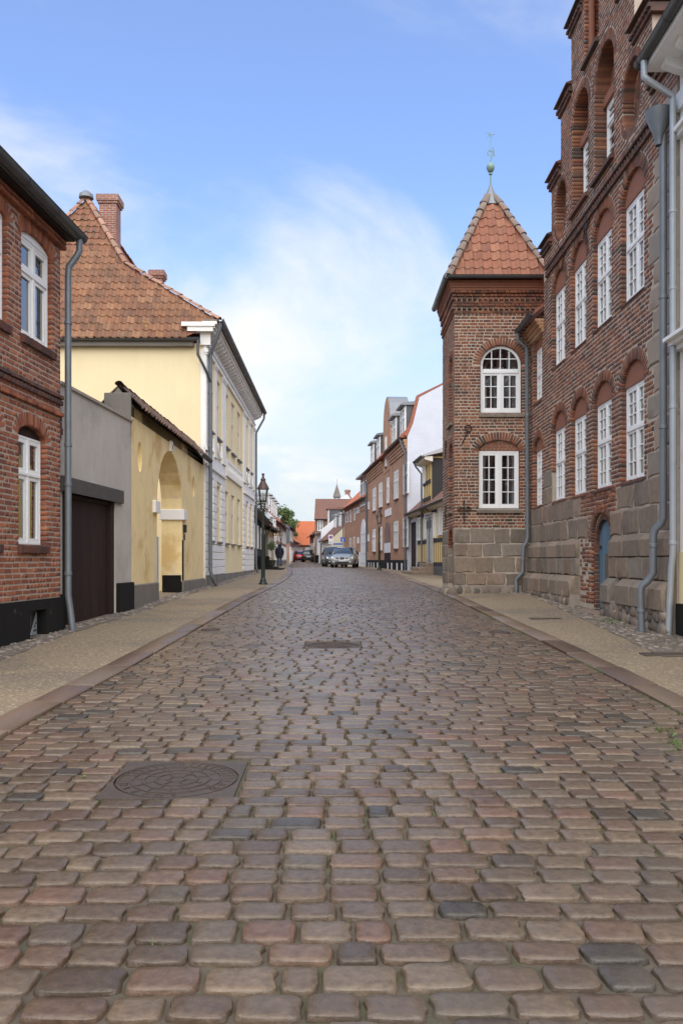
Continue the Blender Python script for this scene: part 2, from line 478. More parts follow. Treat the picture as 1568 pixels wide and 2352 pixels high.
# openings in walls: an outline in wall axes (u along, z up)
class Op:
    def __init__(s, u0, u1, z0, zs, rise=0, ring=0, fall=0, depth=.12):
        s.u0, s.u1, s.z0, s.zs, s.rise, s.ring, s.fall, s.depth = u0, u1, z0, zs, rise, ring, fall, depth
        s.c = (u0+u1)/2; s.a = (u1-u0)/2
    def top(s): return s.zs + s.rise
    def bot(s): return s.z0 - s.fall
    def span(s, z, m=0, ring=True):
        t = (s.ring if ring else 0) + m
        if s.zs < z:
            if s.rise + t <= 0 or z > s.zs + s.rise + t: return None
            if s.rise == 0: return (s.u0 - m, s.u1 + m) if z < s.zs + t else None
            k = 1 - ((z - s.zs) / (s.rise + t))**2
            w = (s.a + t) * math.sqrt(max(k, 0)); return (s.c - w, s.c + w)
        if z < s.z0:
            if s.fall == 0 or z < s.z0 - s.fall - t: return None
            k = 1 - ((s.z0 - z) / (s.fall + t))**2
            w = (s.a + t) * math.sqrt(max(k, 0)); return (s.c - w, s.c + w)
        return (s.u0 - m, s.u1 + m)
    def outline(s, m=0, n=12):
        p = []
        if s.fall: p += [(s.c - (s.a+m)*math.cos(t), s.z0 - (s.fall+m)*math.sin(t)) for t in [math.pi*k/n for k in range(n+1)]]
        else: p += [(s.u0-m, s.z0-m), (s.u1+m, s.z0-m)]
        if s.rise: p += [(s.c + (s.a+m)*math.cos(t), s.zs + (s.rise+m)*math.sin(t)) for t in [math.pi*k/n for k in range(n+1)]]
        else: p += [(s.u1+m, s.zs+m), (s.u0-m, s.zs+m)]
        return p
def backing(mb, us, zs, region, ops, y=.004, thick=.35, m=.02):
    """wall sheet with real openings and reveals"""
    us = sorted(set(us) | {x for o in ops for x in (o.u0-m, o.u1+m)}); zs = sorted(set(zs) | {z for o in ops for z in (o.bot()-m if o.fall else o.z0-m, o.z0, o.zs, o.top()+m)})
    bb = [(o.u0-m, o.u1+m, (o.bot() if o.fall else o.z0)-m, o.top()+m) for o in ops]
    for a, b in zip(us, us[1:]):
        for c, d in zip(zs, zs[1:]):
            u, z = (a+b)/2, (c+d)/2
            if b-a < 1e-6 or d-c < 1e-6 or not region(u, z): continue
            if any(q[0] < u < q[1] and q[2] < z < q[3] for q in bb): continue
            mb.face([(a,y,c),(b,y,c),(b,y,d),(a,y,d)])
            mb.face([(a,y+thick,d),(b,y+thick,d),(b,y+thick,c),(a,y+thick,c)])
            e = 1e-3
            if not region(a-e, z) : mb.face([(a,y+thick,c),(a,y,c),(a,y,d),(a,y+thick,d)])
            if not region(b+e, z) : mb.face([(b,y,c),(b,y+thick,c),(b,y+thick,d),(b,y,d)])
            if not region(u, d+e) : mb.face([(a,y,d),(b,y,d),(b,y+thick,d),(a,y+thick,d)])
    n = 12
    for o in ops:
        ol = o.outline(m, n)
        for k in range(len(ol)):
            p, q = ol[k], ol[(k+1) % len(ol)]
            mb.face([(p[0],y,p[1]),(q[0],y,q[1]),(q[0],y+o.depth,q[1]),(p[0],y+o.depth,p[1])])
        for sgn, zz, rr in ((1, o.zs, o.rise), (-1, o.z0, o.fall)):
            if not rr: continue
            A, Rr = o.a+m, rr+m
            for t in range(n):
                t0, t1 = math.pi*t/n, math.pi*(t+1)/n
                p = [(o.c+A*math.cos(t0), zz+sgn*Rr*math.sin(t0)), (o.c+A*math.cos(t1), zz+sgn*Rr*math.sin(t1))]
                zt = zz+sgn*Rr
                mb.face([(p[0][0],y,p[0][1]),(p[1][0],y,p[1][1]),(p[1][0],y,zt),(p[0][0],y,zt)])
    return mb
def courses(u0, u1, z0, z1, ops, ch=.08, bl=.235, jt=.012, depth=.12, limits=None, r=None, proud=.004, header=.5, skip=None, soft=0):
    """bond of stretchers and headers cut round the openings -> piece list"""
    r = r or R; out = []; n = max(1, round((z1-z0)/ch)); ch = (z1-z0)/n
    for k in range(n):
        z = z0 + (k+.5)*ch
        a, b = (u0, u1) if not limits else limits(z)
        iv = [(a, b)]
        for o in ops:
            s = o.span(z)
            if not s: continue
            nv = []
            for p, q in iv:
                if s[1] <= p or s[0] >= q: nv.append((p, q)); continue
                if s[0] > p: nv.append((p, s[0]))
                if s[1] < q: nv.append((s[1], q))
            iv = nv
        for p, q in iv:
            x = p; first = True
            while x < q - .02:
                hd = r.random() < header if soft else ((k % 2 == 0) ^ (r.random() < .12))
                L = bl * (.5 if hd else 1) * r.uniform(.94, 1.05)
                if first and k % 2 and not hd: L *= .75
                first = False
                if q - (x+L) < bl*.3: L = q - x
                w = L - jt
                cx = x + L/2
                if w > .015 and not (skip and skip(cx, z)):
                    pr = r.uniform(-proud, proud*.6)
                    out.append((TRS(cx, pr, z + r.uniform(-.003,.003), w, depth, (ch-jt)*r.uniform(.95,1.03), ry=r.gauss(0,.006), rz=r.gauss(0,.01)), r.randrange(8), r.random()))
                x += L
    return out
def arch_ring(o, t, depth=.12, y=0, jt=.01, bw=.075, below=False, r=None):
    r = r or R; out = []
    for sgn, zz, rr in ((1, o.zs, o.rise), (-1, o.z0, o.fall)):
        if not rr or (sgn < 0 and not below): continue
        a, b = o.a + t/2, rr + t/2
        L = 0; N = 60; pts = [(o.c + a*math.cos(math.pi*k/N), zz + sgn*b*math.sin(math.pi*k/N)) for k in range(N+1)]
        acc = [0]
        for p, q in zip(pts, pts[1:]): acc.append(acc[-1] + math.dist(p, q))
        m = max(3, round(acc[-1] / (bw+jt)))
        for k in range(m):
            s = (k+.5)/m*acc[-1]; i = min(int(np.searchsorted(acc, s)), N) or 1
            f = (s-acc[i-1])/(acc[i]-acc[i-1]); th = math.pi*(i-1+f)/N
            x, z = o.c + a*math.cos(th), zz + sgn*b*math.sin(th)
            nx, nz_ = math.cos(th)/a, sgn*math.sin(th)/b
            ang = math.atan2(nx, nz_)
            out.append((TRS(x, y + r.uniform(-.003,.001), z, acc[-1]/m - jt, depth, t*.985, ry=ang), r.randrange(8), r.random()))
    return out

PANE = {}
def rect_pane(m):
    if m not in PANE:
        PANE[m] = MB().box(-.5,.5,-.5,.5,-.5,.5).mesh('pane'); PANE[m].materials.append(MATS[m])
    return PANE[m]
def window(parent, u0, u1, z0, z1, y, cols=4, rows=(3, 3), split=None, frame='white_paint', fw=.055, sash=.045, bar=.022, rise=0, curtain=None, room=True, name='window', sill=None, glass=None, roomdepth=.6, mull=.05):
    """casement window: fixed frame, two casements per storey, glazing bars, each pane its own piece"""
    mb = MB(); d = .07; c = (u0+u1)/2; A = (u1-u0)/2; zs = z1
    B = lambda a, b, p, q, y0=0, y1=d: mb.box(a, b, y+y0, y+y1, p, q)
    B(u0, u0+fw, z0, zs); B(u1-fw, u1, z0, zs); B(u0+fw, u1-fw, z0, z0+fw, -.004, d)
    if not rise: B(u0+fw, u1-fw, zs-fw, zs)
    else:
        n = 14; P = lambda a, r_, k: (c + a*math.cos(math.pi*k/n), zs + r_*math.sin(math.pi*k/n))
        for k in range(n):
            q = [P(A,rise,k), P(A,rise,k+1), P(A-fw,rise-fw,k+1), P(A-fw,rise-fw,k)]
            mb.prism(q, y, y+d)
    panes = []
    levels = [(z0+fw, zs-(0 if rise else fw))] if split is None else [(z0+fw, split-mull/2), (split+mull/2, zs-(0 if rise else fw))]
    if split is not None: B(u0+fw, u1-fw, split-mull/2, split+mull/2, -.015, d)
    two = cols > 1
    for li, (a, b) in enumerate(levels):
        arch = rise and li == len(levels)-1
        top = zs + rise - fw if arch else b
        ncol = cols
        if two and not arch: B(c-mull/2, c+mull/2, a, b, -.008, d)
        halves = [(u0+fw, c-mull/2), (c+mull/2, u1-fw)] if (two and not arch) else [(u0+fw, u1-fw)]
        per = ncol // 2 if (two and not arch) else ncol
        for (p, q) in halves:
            if not arch:
                B(p, p+sash, a, b, .006, d-.01); B(q-sash, q, a, b, .006, d-.01); B(p+sash, q-sash, a, a+sash, .006, d-.01); B(p+sash, q-sash, b-sash, b, .006, d-.01)
                p2, q2, a2, b2 = p+sash, q-sash, a+sash, b-sash
            else: p2, q2, a2, b2 = p+.01, q-.01, a+sash, top
            nr = rows[min(li, len(rows)-1)]
            us = [p2+(q2-p2)*k/per for k in range(per+1)]; zz = [a2+(b2-a2)*k/nr for k in range(nr+1)]
            for x in us[1:-1]:
                tz = b2
                if arch: tz = zs + (rise-fw)*math.sqrt(max(0, 1-((x-c)/(A-fw))**2))
                B(x-bar/2, x+bar/2, a2, tz, .012, d-.02)
            for z in zz[1:-1]:
                xa, xb = p2, q2
                if arch and z > zs:
                    w = (A-fw)*math.sqrt(max(0, 1-((z-zs)/(rise-fw))**2)); xa, xb = max(p2, c-w), min(q2, c+w)
                B(xa, xb, z-bar/2, z+bar/2, .0135, d-.0215)
            if arch: B(p2, q2, a, a+sash, .006, d-.01)
            for i in range(per):
                for j in range(nr):
                    g = bar/2+.001
                    panes.append((us[i]+(g if i else 0), us[i+1]-(g if i < per-1 else 0), zz[j]+(g if j else 0), zz[j+1]-(g if j < nr-1 else 0), arch))
    w = mb.build(name, frame, parent, fix=False)
    gm = glass or 'glass'
    for (a, b, p, q, arch) in panes:
        if arch and q > zs:
            ts = [a+(b-a)*k/5 for k in range(6)]
            poly = [(a,p),(b,p)] + [(x, min(q, zs+(rise-fw-.002)*math.sqrt(max(0,1-((x-c)/(A-fw-.002))**2)))) for x in ts[::-1]]
            poly = [(x, max(z, p)) for x, z in poly]
            if max(z for _, z in poly) - p < .01: continue
            MB().prism(poly, y+.034, y+.038).build('pane', gm, w, fix=False)
        else:
            o = bpy.data.objects.new('pane', rect_pane(gm)); COL.objects.link(o); o.parent = w
            o.location = ((a+b)/2, y+.036, (p+q)/2); o.scale = (b-a, .004, q-p); o.rotation_euler = (R.gauss(0,.006), 0, R.gauss(0,.006))
    top = z1 + rise
    if curtain:
        cb = MB()
        for (f0, f1, h0, h1) in curtain:
            a, b = u0+fw+(u1-u0-2*fw)*f0, u0+fw+(u1-u0-2*fw)*f1; p, q = z0+(top-z0)*h0, z0+(top-z0)*h1
            n = max(4, int((b-a)/.035)); ys = [y+.14+.018*math.sin(k*1.7+a*9) for k in range(n+1)]
            for k in range(n):
                xa, xb = a+(b-a)*k/n, a+(b-a)*(k+1)/n
                cb.face([(xa,ys[k],p),(xb,ys[k+1],p),(xb,ys[k+1],q),(xa,ys[k],q)])
        cb.build('curtain', 'curtain', w, smooth=True, fix=False)
    if room:
        a, b, p, q = u0-.02, u1+.02, z0-.02, top+.02; e = y+d+.004; g = e+roomdepth
        rb = MB()
        rb.face([(a,g,p),(b,g,p),(b,g,q),(a,g,q)]); rb.face([(a,e,p),(a,g,p),(a,g,q),(a,e,q)]); rb.face([(b,g,p),(b,e,p),(b,e,q),(b,g,q)])
        rb.face([(a,e,q),(b,e,q),(b,g,q),(a,g,q)]); rb.face([(a,e,p),(b,e,p),(b,g,p),(a,g,p)])
        rb.build('room_lining', 'room', w, fix=False)
    return w
# ------------------------------------------------------------------ palette
mat('cobble', [(0.101,0.067,0.042),(0.120,0.081,0.051),(0.086,0.056,0.035),(0.132,0.090,0.056),(0.110,0.067,0.042),(0.095,0.070,0.046),(0.114,0.076,0.049),(0.126,0.077,0.049),(0.077,0.051,0.032),(0.123,0.087,0.056),(0.087,0.061,0.042),(0.107,0.071,0.046),(0.117,0.081,0.053),(0.098,0.061,0.039),(0.129,0.088,0.056),(0.052,0.041,0.030),(0.117,0.066,0.042),(0.111,0.076,0.049)], rough=.34, rvar=.13, nscale=30, namt=.62, bscale=42, bstr=.42, jitter=.2, dirt=((.10,.08,.062),1.3,.5,.72,.55), spec=.5, bdist=.012)
mat('joint', (.095,.075,.052), rough=.95, nscale=14, namt=.4, bscale=90, bstr=.6, dirt=((.055,.062,.022),2.2,.5,.66,.7), dirt2=((.045,.035,.026),.8,.5,.7,.5))
mat('moss', [(.06,.10,.02),(.08,.13,.03),(.05,.08,.02),(.10,.15,.03)], rough=.95, nscale=8, bstr=0)
mat('pavement', (.215,.160,.100), rough=.85, nscale=24, namt=.62, bscale=40, bstr=1.0, dirt=((.13,.106,.080),.6,.47,.66,.7), dirt2=((.42,.33,.22),26,.55,.64,.8))
mat('kerb', [(0.134,0.088,0.058),(0.167,0.114,0.076),(0.112,0.071,0.048),(0.194,0.136,0.093),(0.121,0.077,0.053),(0.176,0.114,0.071)], rough=.5, rvar=.15, nscale=30, namt=.25, bscale=110, bstr=.25)
mat('pebble', [(.19,.152,.12),(.23,.185,.148),(.15,.122,.10),(.21,.16,.122),(.175,.14,.112),(.11,.092,.078),(.25,.205,.165)], rough=.7, nscale=20, bscale=90, bstr=.3, jitter=.2)
mat('earth', (.14,.112,.085), rough=.95, nscale=6, namt=.4, bscale=50, bstr=.6, dirt=((.05,.055,.02),2.5,.5,.7,.5))
mat('iron_cover', (.085,.064,.050), rough=.55, rvar=.15, nscale=25, namt=.3, bscale=140, bstr=.35, metallic=.3, dirt=((.13,.085,.06),5,.5,.7,.5))
# left brick house
mat('brick_red', [(0.277,0.088,0.041),(0.236,0.072,0.036),(0.318,0.106,0.050),(0.200,0.060,0.034),(0.295,0.096,0.045),(0.259,0.082,0.040),(0.166,0.058,0.036),(0.342,0.124,0.059)], nscale=22, namt=.22, bscale=85, bstr=.4, jitter=.1, dirt=((.12,.045,.03),.7,.5,.75,.4))
mat('brick_dark', [(.10,.045,.034),(.075,.04,.034),(.13,.05,.035)], nscale=22, namt=.3, bscale=85, bstr=.4)
mat('mortar_red', (.38,.30,.24), rough=.95, nscale=9, namt=.2, bscale=110, bstr=.4, dirt=((.16,.10,.08),1.0,.5,.75,.4))
# old hall
mat('brick_old', [(0.216,0.073,0.036),(0.179,0.060,0.032),(0.253,0.092,0.045),(0.147,0.052,0.032),(0.234,0.079,0.037),(0.203,0.085,0.047),(0.110,0.048,0.032),(0.271,0.100,0.046),(0.192,0.065,0.033),(0.295,0.118,0.055),(0.161,0.064,0.037),(0.074,0.046,0.032)], nscale=20, namt=.28, bscale=80, bstr=.45, jitter=.14, dirt=((.085,.048,.036),.62,.47,.66,.68), dirt2=((.27,.125,.068),.5,.54,.70,.45))
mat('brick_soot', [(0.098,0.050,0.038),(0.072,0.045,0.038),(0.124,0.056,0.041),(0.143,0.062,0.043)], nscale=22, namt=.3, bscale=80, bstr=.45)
mat('mortar_old', (.44,.365,.29), rough=.95, nscale=8, namt=.2, bscale=110, bstr=.3, dirt=((.22,.15,.115),.8,.5,.72,.45))
mat('plaster_red', (.25,.10,.058), nscale=4, namt=.2, bscale=60, bstr=.3)
mat('granite', [(0.230,0.174,0.128),(0.207,0.164,0.124),(0.248,0.184,0.135),(0.196,0.157,0.120),(0.238,0.177,0.128),(0.217,0.169,0.128),(0.256,0.189,0.140),(0.225,0.160,0.115),(0.201,0.167,0.132),(0.183,0.145,0.110)], rough=.8, nscale=10, namt=.38, bscale=26, bstr=.9, streak=.14, jitter=.12, dirt=((.07,.06,.05),1.4,.5,.74,.55))
mat('granite_light', [(0.320,0.249,0.187),(0.294,0.237,0.181),(0.333,0.265,0.198),(0.304,0.240,0.181),(0.262,0.222,0.176)], rough=.8, nscale=6, namt=.22, bscale=70, bstr=.5, streak=.12, jitter=.1)
mat('boulder', [(0.169,0.138,0.109),(0.117,0.100,0.083),(0.208,0.163,0.127),(0.143,0.106,0.081),(0.260,0.200,0.149)], rough=.8, nscale=8, namt=.3, bscale=50, bstr=.5)
mat('ashlar_joint', (.30,.25,.205), rough=.95, nscale=6, namt=.25, bscale=90, bstr=.4, dirt=((.10,.085,.07),1.2,.48,.7,.6))
# plaster, paint, metal
mat('yellow_plaster', (.80,.655,.40), rough=.9, nscale=.9, namt=.09, bscale=40, bstr=.2, streak=.05, dirt=((.77,.61,.35),.5,.45,.7,.5))
mat('yellow_aged', (.86,.665,.345), rough=.9, nscale=2.0, namt=.12, bscale=35, bstr=.25, dirt=((.60,.38,.13),.9,.53,.68,.75), dirt2=((.72,.60,.40),1.6,.55,.70,.7), streak=.10)
mat('ochre_plaster', (.78,.56,.22), rough=.9, nscale=2, namt=.1, bscale=40, bstr=.2)
mat('cream_plaster', (.66,.58,.43), rough=.9, nscale=2, namt=.06, bscale=50, bstr=.15)
mat('white_plaster', (.80,.765,.72), rough=.9, nscale=1.5, namt=.08, bscale=40, bstr=.2, dirt=((.50,.455,.42),1.2,.55,.75,.45))
mat('white_wall', (.72,.73,.76), rough=.9, nscale=1.5, namt=.04, bscale=40, bstr=.12)
mat('grey_plaster', (.46,.415,.37), rough=.95, nscale=1.1, namt=.16, bscale=50, bstr=.25, streak=.12, dirt=((.30,.27,.24),.9,.5,.72,.65), dirt2=((.56,.53,.50),1.4,.55,.75,.5))
mat('plinth_grey', (.195,.17,.145), rough=.9, nscale=2, namt=.22, bscale=60, bstr=.35, streak=.1, dirt=((.11,.10,.075),1.2,.5,.7,.6))
mat('tar', (.010,.009,.008), rough=.9, nscale=5, namt=.4, bscale=60, bstr=.4, spec=.25, dirt=((.09,.075,.06),3.4,.66,.72,.7))
mat('white_paint', (.80,.79,.77), rough=.45, nscale=3, namt=.04, bstr=0, dirt=((.55,.52,.48),4,.6,.8,.4))
mat('cream_paint', (.66,.60,.50), rough=.5, nscale=3, namt=.06, bstr=0)
mat('zinc', (.165,.18,.195), rough=.5, rvar=.12, nscale=5, namt=.22, bscale=30, bstr=.08, metallic=.35, dirt=((.12,.13,.14),1.6,.5,.75,.6))
mat('zinc_pale', (.36,.385,.405), rough=.5, rvar=.1, nscale=5, namt=.15, bscale=30, bstr=.08, metallic=.3, dirt=((.22,.24,.25),1.5,.5,.75,.5))
mat('gutter_dark', (.09,.095,.10), rough=.5, rvar=.12, nscale=5, namt=.25, bscale=30, bstr=.08, metallic=.4)
mat('wood_black', [(0.026,0.013,0.011),(0.032,0.017,0.013),(0.022,0.013,0.010)], rough=.75, nscale=6, namt=.35, bscale=40, bstr=.3, streak=.2, spec=.25, dirt=((.07,.055,.045),5.5,.69,.74,.5))
mat('wood_beam', (.075,.065,.058), rough=.85, nscale=5, namt=.35, bscale=30, bstr=.5)
mat('timber', (.030,.028,.028), rough=.8, nscale=5, namt=.3, bscale=40, bstr=.3)
mat('blue_door', [(.085,.155,.215),(.095,.17,.23),(.078,.145,.205)], rough=.6, nscale=6, namt=.15, bscale=40, bstr=.2, streak=.08)
mat('grey_door', (.42,.42,.42), rough=.6, nscale=4, namt=.08, bstr=0)
mat('iron', (.035,.028,.024), rough=.75, nscale=20, namt=.4, bscale=90, bstr=.3, metallic=.3)
mat('lamp_green', (.012,.022,.017), rough=.4, nscale=8, namt=.3, bscale=60, bstr=.1)
mat('copper_brown', (.085,.05,.04), rough=.5, nscale=8, namt=.3, bscale=60, bstr=.1, metallic=.3)
mat('verdigris', (.20,.30,.25), rough=.6, nscale=12, namt=.25, bscale=60, bstr=.15, metallic=.2)
mat('lead', (.20,.21,.225), rough=.5, nscale=6, namt=.25, bscale=30, bstr=.1, metallic=.2)
# roofs
mat('pantile', [(0.221,0.098,0.049),(0.196,0.087,0.046),(0.245,0.114,0.056),(0.181,0.083,0.045),(0.230,0.104,0.053),(0.211,0.100,0.054),(0.162,0.080,0.047),(0.260,0.130,0.069)], rough=.85, nscale=9, namt=.25, bscale=60, bstr=.35, jitter=.12, dirt=((.10,.062,.042),1.1,.5,.74,.6), dirt2=((.42,.235,.035),2.4,.655,.70,.8))
mat('pantile_tower', [(.28,.112,.063),(.25,.10,.058),(.305,.130,.075),(.225,.094,.057),(.265,.108,.065)], rough=.85, nscale=9, namt=.22, bscale=60, bstr=.35, jitter=.12, dirt=((.22,.12,.085),1.4,.52,.75,.5))
mat('hiptile', [(.36,.19,.125),(.32,.155,.10),(.40,.22,.15),(.30,.17,.12)], rough=.85, nscale=9, namt=.25, bscale=60, bstr=.3, dirt=((.22,.18,.14),2.4,.5,.7,.6))
mat('hiptile_grey', [(.27,.19,.145),(.24,.175,.14),(.30,.20,.15),(.22,.165,.135)], rough=.9, nscale=9, namt=.25, bscale=60, bstr=.3, dirt=((.18,.155,.13),2.4,.45,.7,.6))
mat('coping_tile', [(.15,.085,.058),(.12,.072,.052),(.17,.10,.068),(.10,.065,.05)], rough=.9, nscale=9, namt=.3, bscale=60, bstr=.35)
mat('slate', (.085,.088,.095), rough=.6, nscale=4, namt=.2, bscale=30, bstr=.15)
tile_mat('roof_orange', (.50,.14,.055), (.42,.115,.045))
tile_mat('roof_red', (.33,.11,.06), (.26,.085,.05))
tile_mat('roof_brown', (.20,.095,.065), (.15,.075,.055))
tile_mat('roof_far_tile', (.26,.095,.052), (.20,.075,.045))
brick_mat('brick_mid', (.44,.205,.105), (.39,.18,.092), (.47,.33,.22), .24, .075, .012)
brick_mat('brick_mid2', (.41,.195,.105), (.37,.175,.094), (.43,.31,.21), .24, .075, .010)
brick_mat('brick_brown', (.24,.125,.085), (.20,.105,.075), (.26,.19,.15), .24, .075, .012)
brick_mat('brick_pink', (.32,.16,.12), (.28,.14,.10), (.36,.27,.22), .24, .075, .012)
brick_mat('brick_white', (.60,.62,.67), (.57,.59,.645), (.54,.56,.62), .24, .075, .008, bump=.25, namt=.05)
brick_mat('brick_chimney', (.30,.11,.075), (.25,.09,.06), (.40,.32,.27), .24, .075, .012)
# glass and interiors
glass_mat('glass')
glass_mat('lamp_glass', (.93,.94,.95), .02, .0)
mat('room', (.075,.07,.062), rough=1, nscale=2, namt=.3, bstr=0)
mat('curtain', (.62,.60,.57), rough=1, nscale=6, namt=.1, bstr=0)
mat('foliage', [(.08,.125,.04),(.10,.155,.05),(.13,.19,.065),(.09,.14,.045)], rough=.7, nscale=2, bstr=0, jitter=.25)
mat('foliage_dark', [(.03,.04,.02),(.045,.055,.025),(.04,.035,.025)], rough=.8, nscale=2, bstr=0, jitter=.25)
mat('bark', (.08,.06,.045), rough=.9, nscale=8, namt=.3, bscale=30, bstr=.4)
mat('grass', [(.05,.10,.015),(.08,.14,.03),(.10,.15,.04)], rough=.8, nscale=5, bstr=0, jitter=.2)
mat('dry_leaf', [(.25,.15,.04),(.30,.26,.08),(.12,.16,.04)], rough=.8, nscale=9, bstr=0)
# vehicles and people
def paint(name, c, rough=.22, metallic=.3, coat=.6):
    m = bpy.data.materials.new(name); m.use_nodes = True; b = m.node_tree.nodes['Principled BSDF']
    b.inputs['Base Color'].default_value = (*c, 1); b.inputs['Roughness'].default_value = rough; b.inputs['Metallic'].default_value = metallic; b.inputs['Coat Weight'].default_value = coat
    N, L = m.node_tree.nodes, m.node_tree.links
    nz = N.new('ShaderNodeTexNoise'); nz.inputs['Scale'].default_value = 1.5; mr = N.new('ShaderNodeMapRange'); L.new(nz.outputs['Fac'], mr.inputs[0])
    mr.inputs[3].default_value = rough * .8; mr.inputs[4].default_value = rough * 1.5; L.new(mr.outputs[0], b.inputs['Roughness'])
    MATS[name] = m
paint('car_grey', (.30,.315,.295), .25, .15); paint('car_dark', (.07,.073,.075)); paint('car_black', (.008,.008,.009), .3, 0, .3); paint('car_red', (.42,.015,.02))
paint('black_plastic', (.015,.015,.015), .55, 0, 0); paint('tyre', (.012,.012,.012), .85, 0, 0); paint('rim', (.30,.31,.32), .35, .7, 0)
paint('car_glass', (.03,.036,.038), .04, 0, .5); paint('far_glass', (.07,.08,.088), .4, 0, 0); MATS['far_glass'].node_tree.nodes['Principled BSDF'].inputs['Specular IOR Level'].default_value = .3; paint('head_lamp', (.62,.64,.66), .12, .2, .8); paint('tail_lamp', (.40,.012,.012), .2, 0, .6); paint('chrome', (.6,.6,.6), .2, .9, 0)
paint('plate_white', (.7,.7,.68), .5, 0, 0); paint('sign_white', (.75,.75,.75), .5, 0, 0); paint('sign_blue', (.02,.13,.48), .45, 0, 0); paint('sign_red', (.50,.02,.02), .45, 0, 0)
paint('sign_gold', (.55,.30,.04), .4, .3, 0); paint('ink', (.02,.02,.02), .6, 0, 0); paint('steel', (.33,.34,.35), .45, .6, 0)
mat('coat_navy', (.012,.015,.032), rough=.85, nscale=9, namt=.3, bscale=40, bstr=.3)
mat('jeans', (.045,.085,.17), rough=.9, nscale=12, namt=.3, bscale=80, bstr=.2)
mat('skin', (.48,.28,.20), rough=.6, nscale=9, namt=.1, bstr=0)
mat('shoe', (.03,.025,.022), rough=.7, nscale=9, namt=.2, bstr=0)
mat('pot', (.05,.055,.05), rough=.7, nscale=6, namt=.25, bstr=0)
# ------------------------------------------------------------------ ground, road, pavements
def crown(x, y):
    a, b = XL(y), XR(y); t = (2*x - a - b) / (b - a)
    return gz(y) + .045 * max(0, 1 - t*t)
FL = interp([(5,-4.75),(12.7,-4.25),(16.3,-4.07),(24.8,-4.05),(41,-4.15),(43,-4.7),(61,-5.5),(72,-5.6),(92,-6.05),(106,-6.4),(140,-6.8)])
FR = interp([(5,4.85),(21,4.85),(24,4.8),(30,4.5),(36,4.1),(44,3.5),(63,2.0),(80,.3),(92,-2.1),(104,-3.1),(140,-4.4)])
ys = [-25] + [-6 + k*1.0 for k in range(147)] + [160, 220, 400, 1500]
gm = MB()
xs = [-1500, -300, -60, -20, -8, -3, 0, 3, 8, 20, 60, 300, 1500]
rows_ = [gm.vs([(x, y, gz(y) - .11) for x in xs]) for y in ys]
for A, B in zip(rows_, rows_[1:]):
    for k in range(len(xs)-1): gm.idx([A[k], A[k+1], B[k+1], B[k]])
struct(gm.build('ground', 'earth', fix=False, smooth=True))
rm = MB(); ry = [-6 + k*.5 for k in range(284)]
rr = [rm.vs([(XL(y) + (XR(y)-XL(y))*t/8 , y, crown(XL(y) + (XR(y)-XL(y))*t/8, y) - .019) for t in range(9)]) for y in ry]
for A, B in zip(rr, rr[1:]):
    for k in range(8): rm.idx([A[k], A[k+1], B[k+1], B[k]])
road = struct(rm.build('road', 'joint', fix=False, smooth=True))
KW = .29
def pav_z(side, x, y):
    k = XL(y) - KW if side < 0 else XR(y) + KW
    return gz(y) + .012 + .018 * max(0, (x - k) * side)
PAV = {}
for side, fn in ((-1, 'pavement_left'), (1, 'pavement_right')):
    pm = MB(); rws = []
    for y in [-6 + k*.5 for k in range(284)]:
        k0 = XL(y) if side < 0 else XR(y)
        k1 = FL(y) - .7 if side < 0 else max(FR(y), XR(y) + .9) + .7
        pts = [k0 + side*KW*.5] + [k0 + side*KW + (k1 - k0 - side*KW) * t/5 for t in range(6)]
        rws.append(pm.vs([(x, y, (pav_z(side, x, y) if i else gz(y) - .05)) for i, x in enumerate(pts)]))
    for A, B in zip(rws, rws[1:]):
        for k in range(6): pm.idx([A[k], A[k+1], B[k+1], B[k]])
    PAV[side] = struct(pm.build(fn, 'pavement', fix=True, smooth=True))
    # kerb stones, one by one
    def kerb_var(sd):
        b = MB(); b.bbox(-.5, .5, -.5, .5, -.16, 0, .012); r_ = random.Random(sd)
        return ([(x + r_.uniform(-.004,.004), y + r_.uniform(-.02,.02), z + r_.uniform(-.004,.004)) for x, y, z in b.v], b.f)
    kv = [kerb_var(k) for k in range(6)]; pcs = []
    y = 1.0
    while y < 112:
        L = R.uniform(.75, 1.35) if y < 50 else 1.6
        ym = y + L/2; g = XL if side < 0 else XR
        xm = g(ym) + side*KW/2; dx = g(ym+.4) - g(ym-.4); dz = gz(ym+.4) - gz(ym-.4)
        pcs.append((TRS(xm, ym, gz(ym) + .016 + R.uniform(-.003,.003), L-.012, KW, 1, rx=0, ry=-math.atan2(dz,.8), rz=math.atan2(.8, dx)), R.randrange(6), R.random()))
        y += L
    emit(PAV[side], 'kerb_stone', kv, pcs, 'kerb', smooth=SHARP)
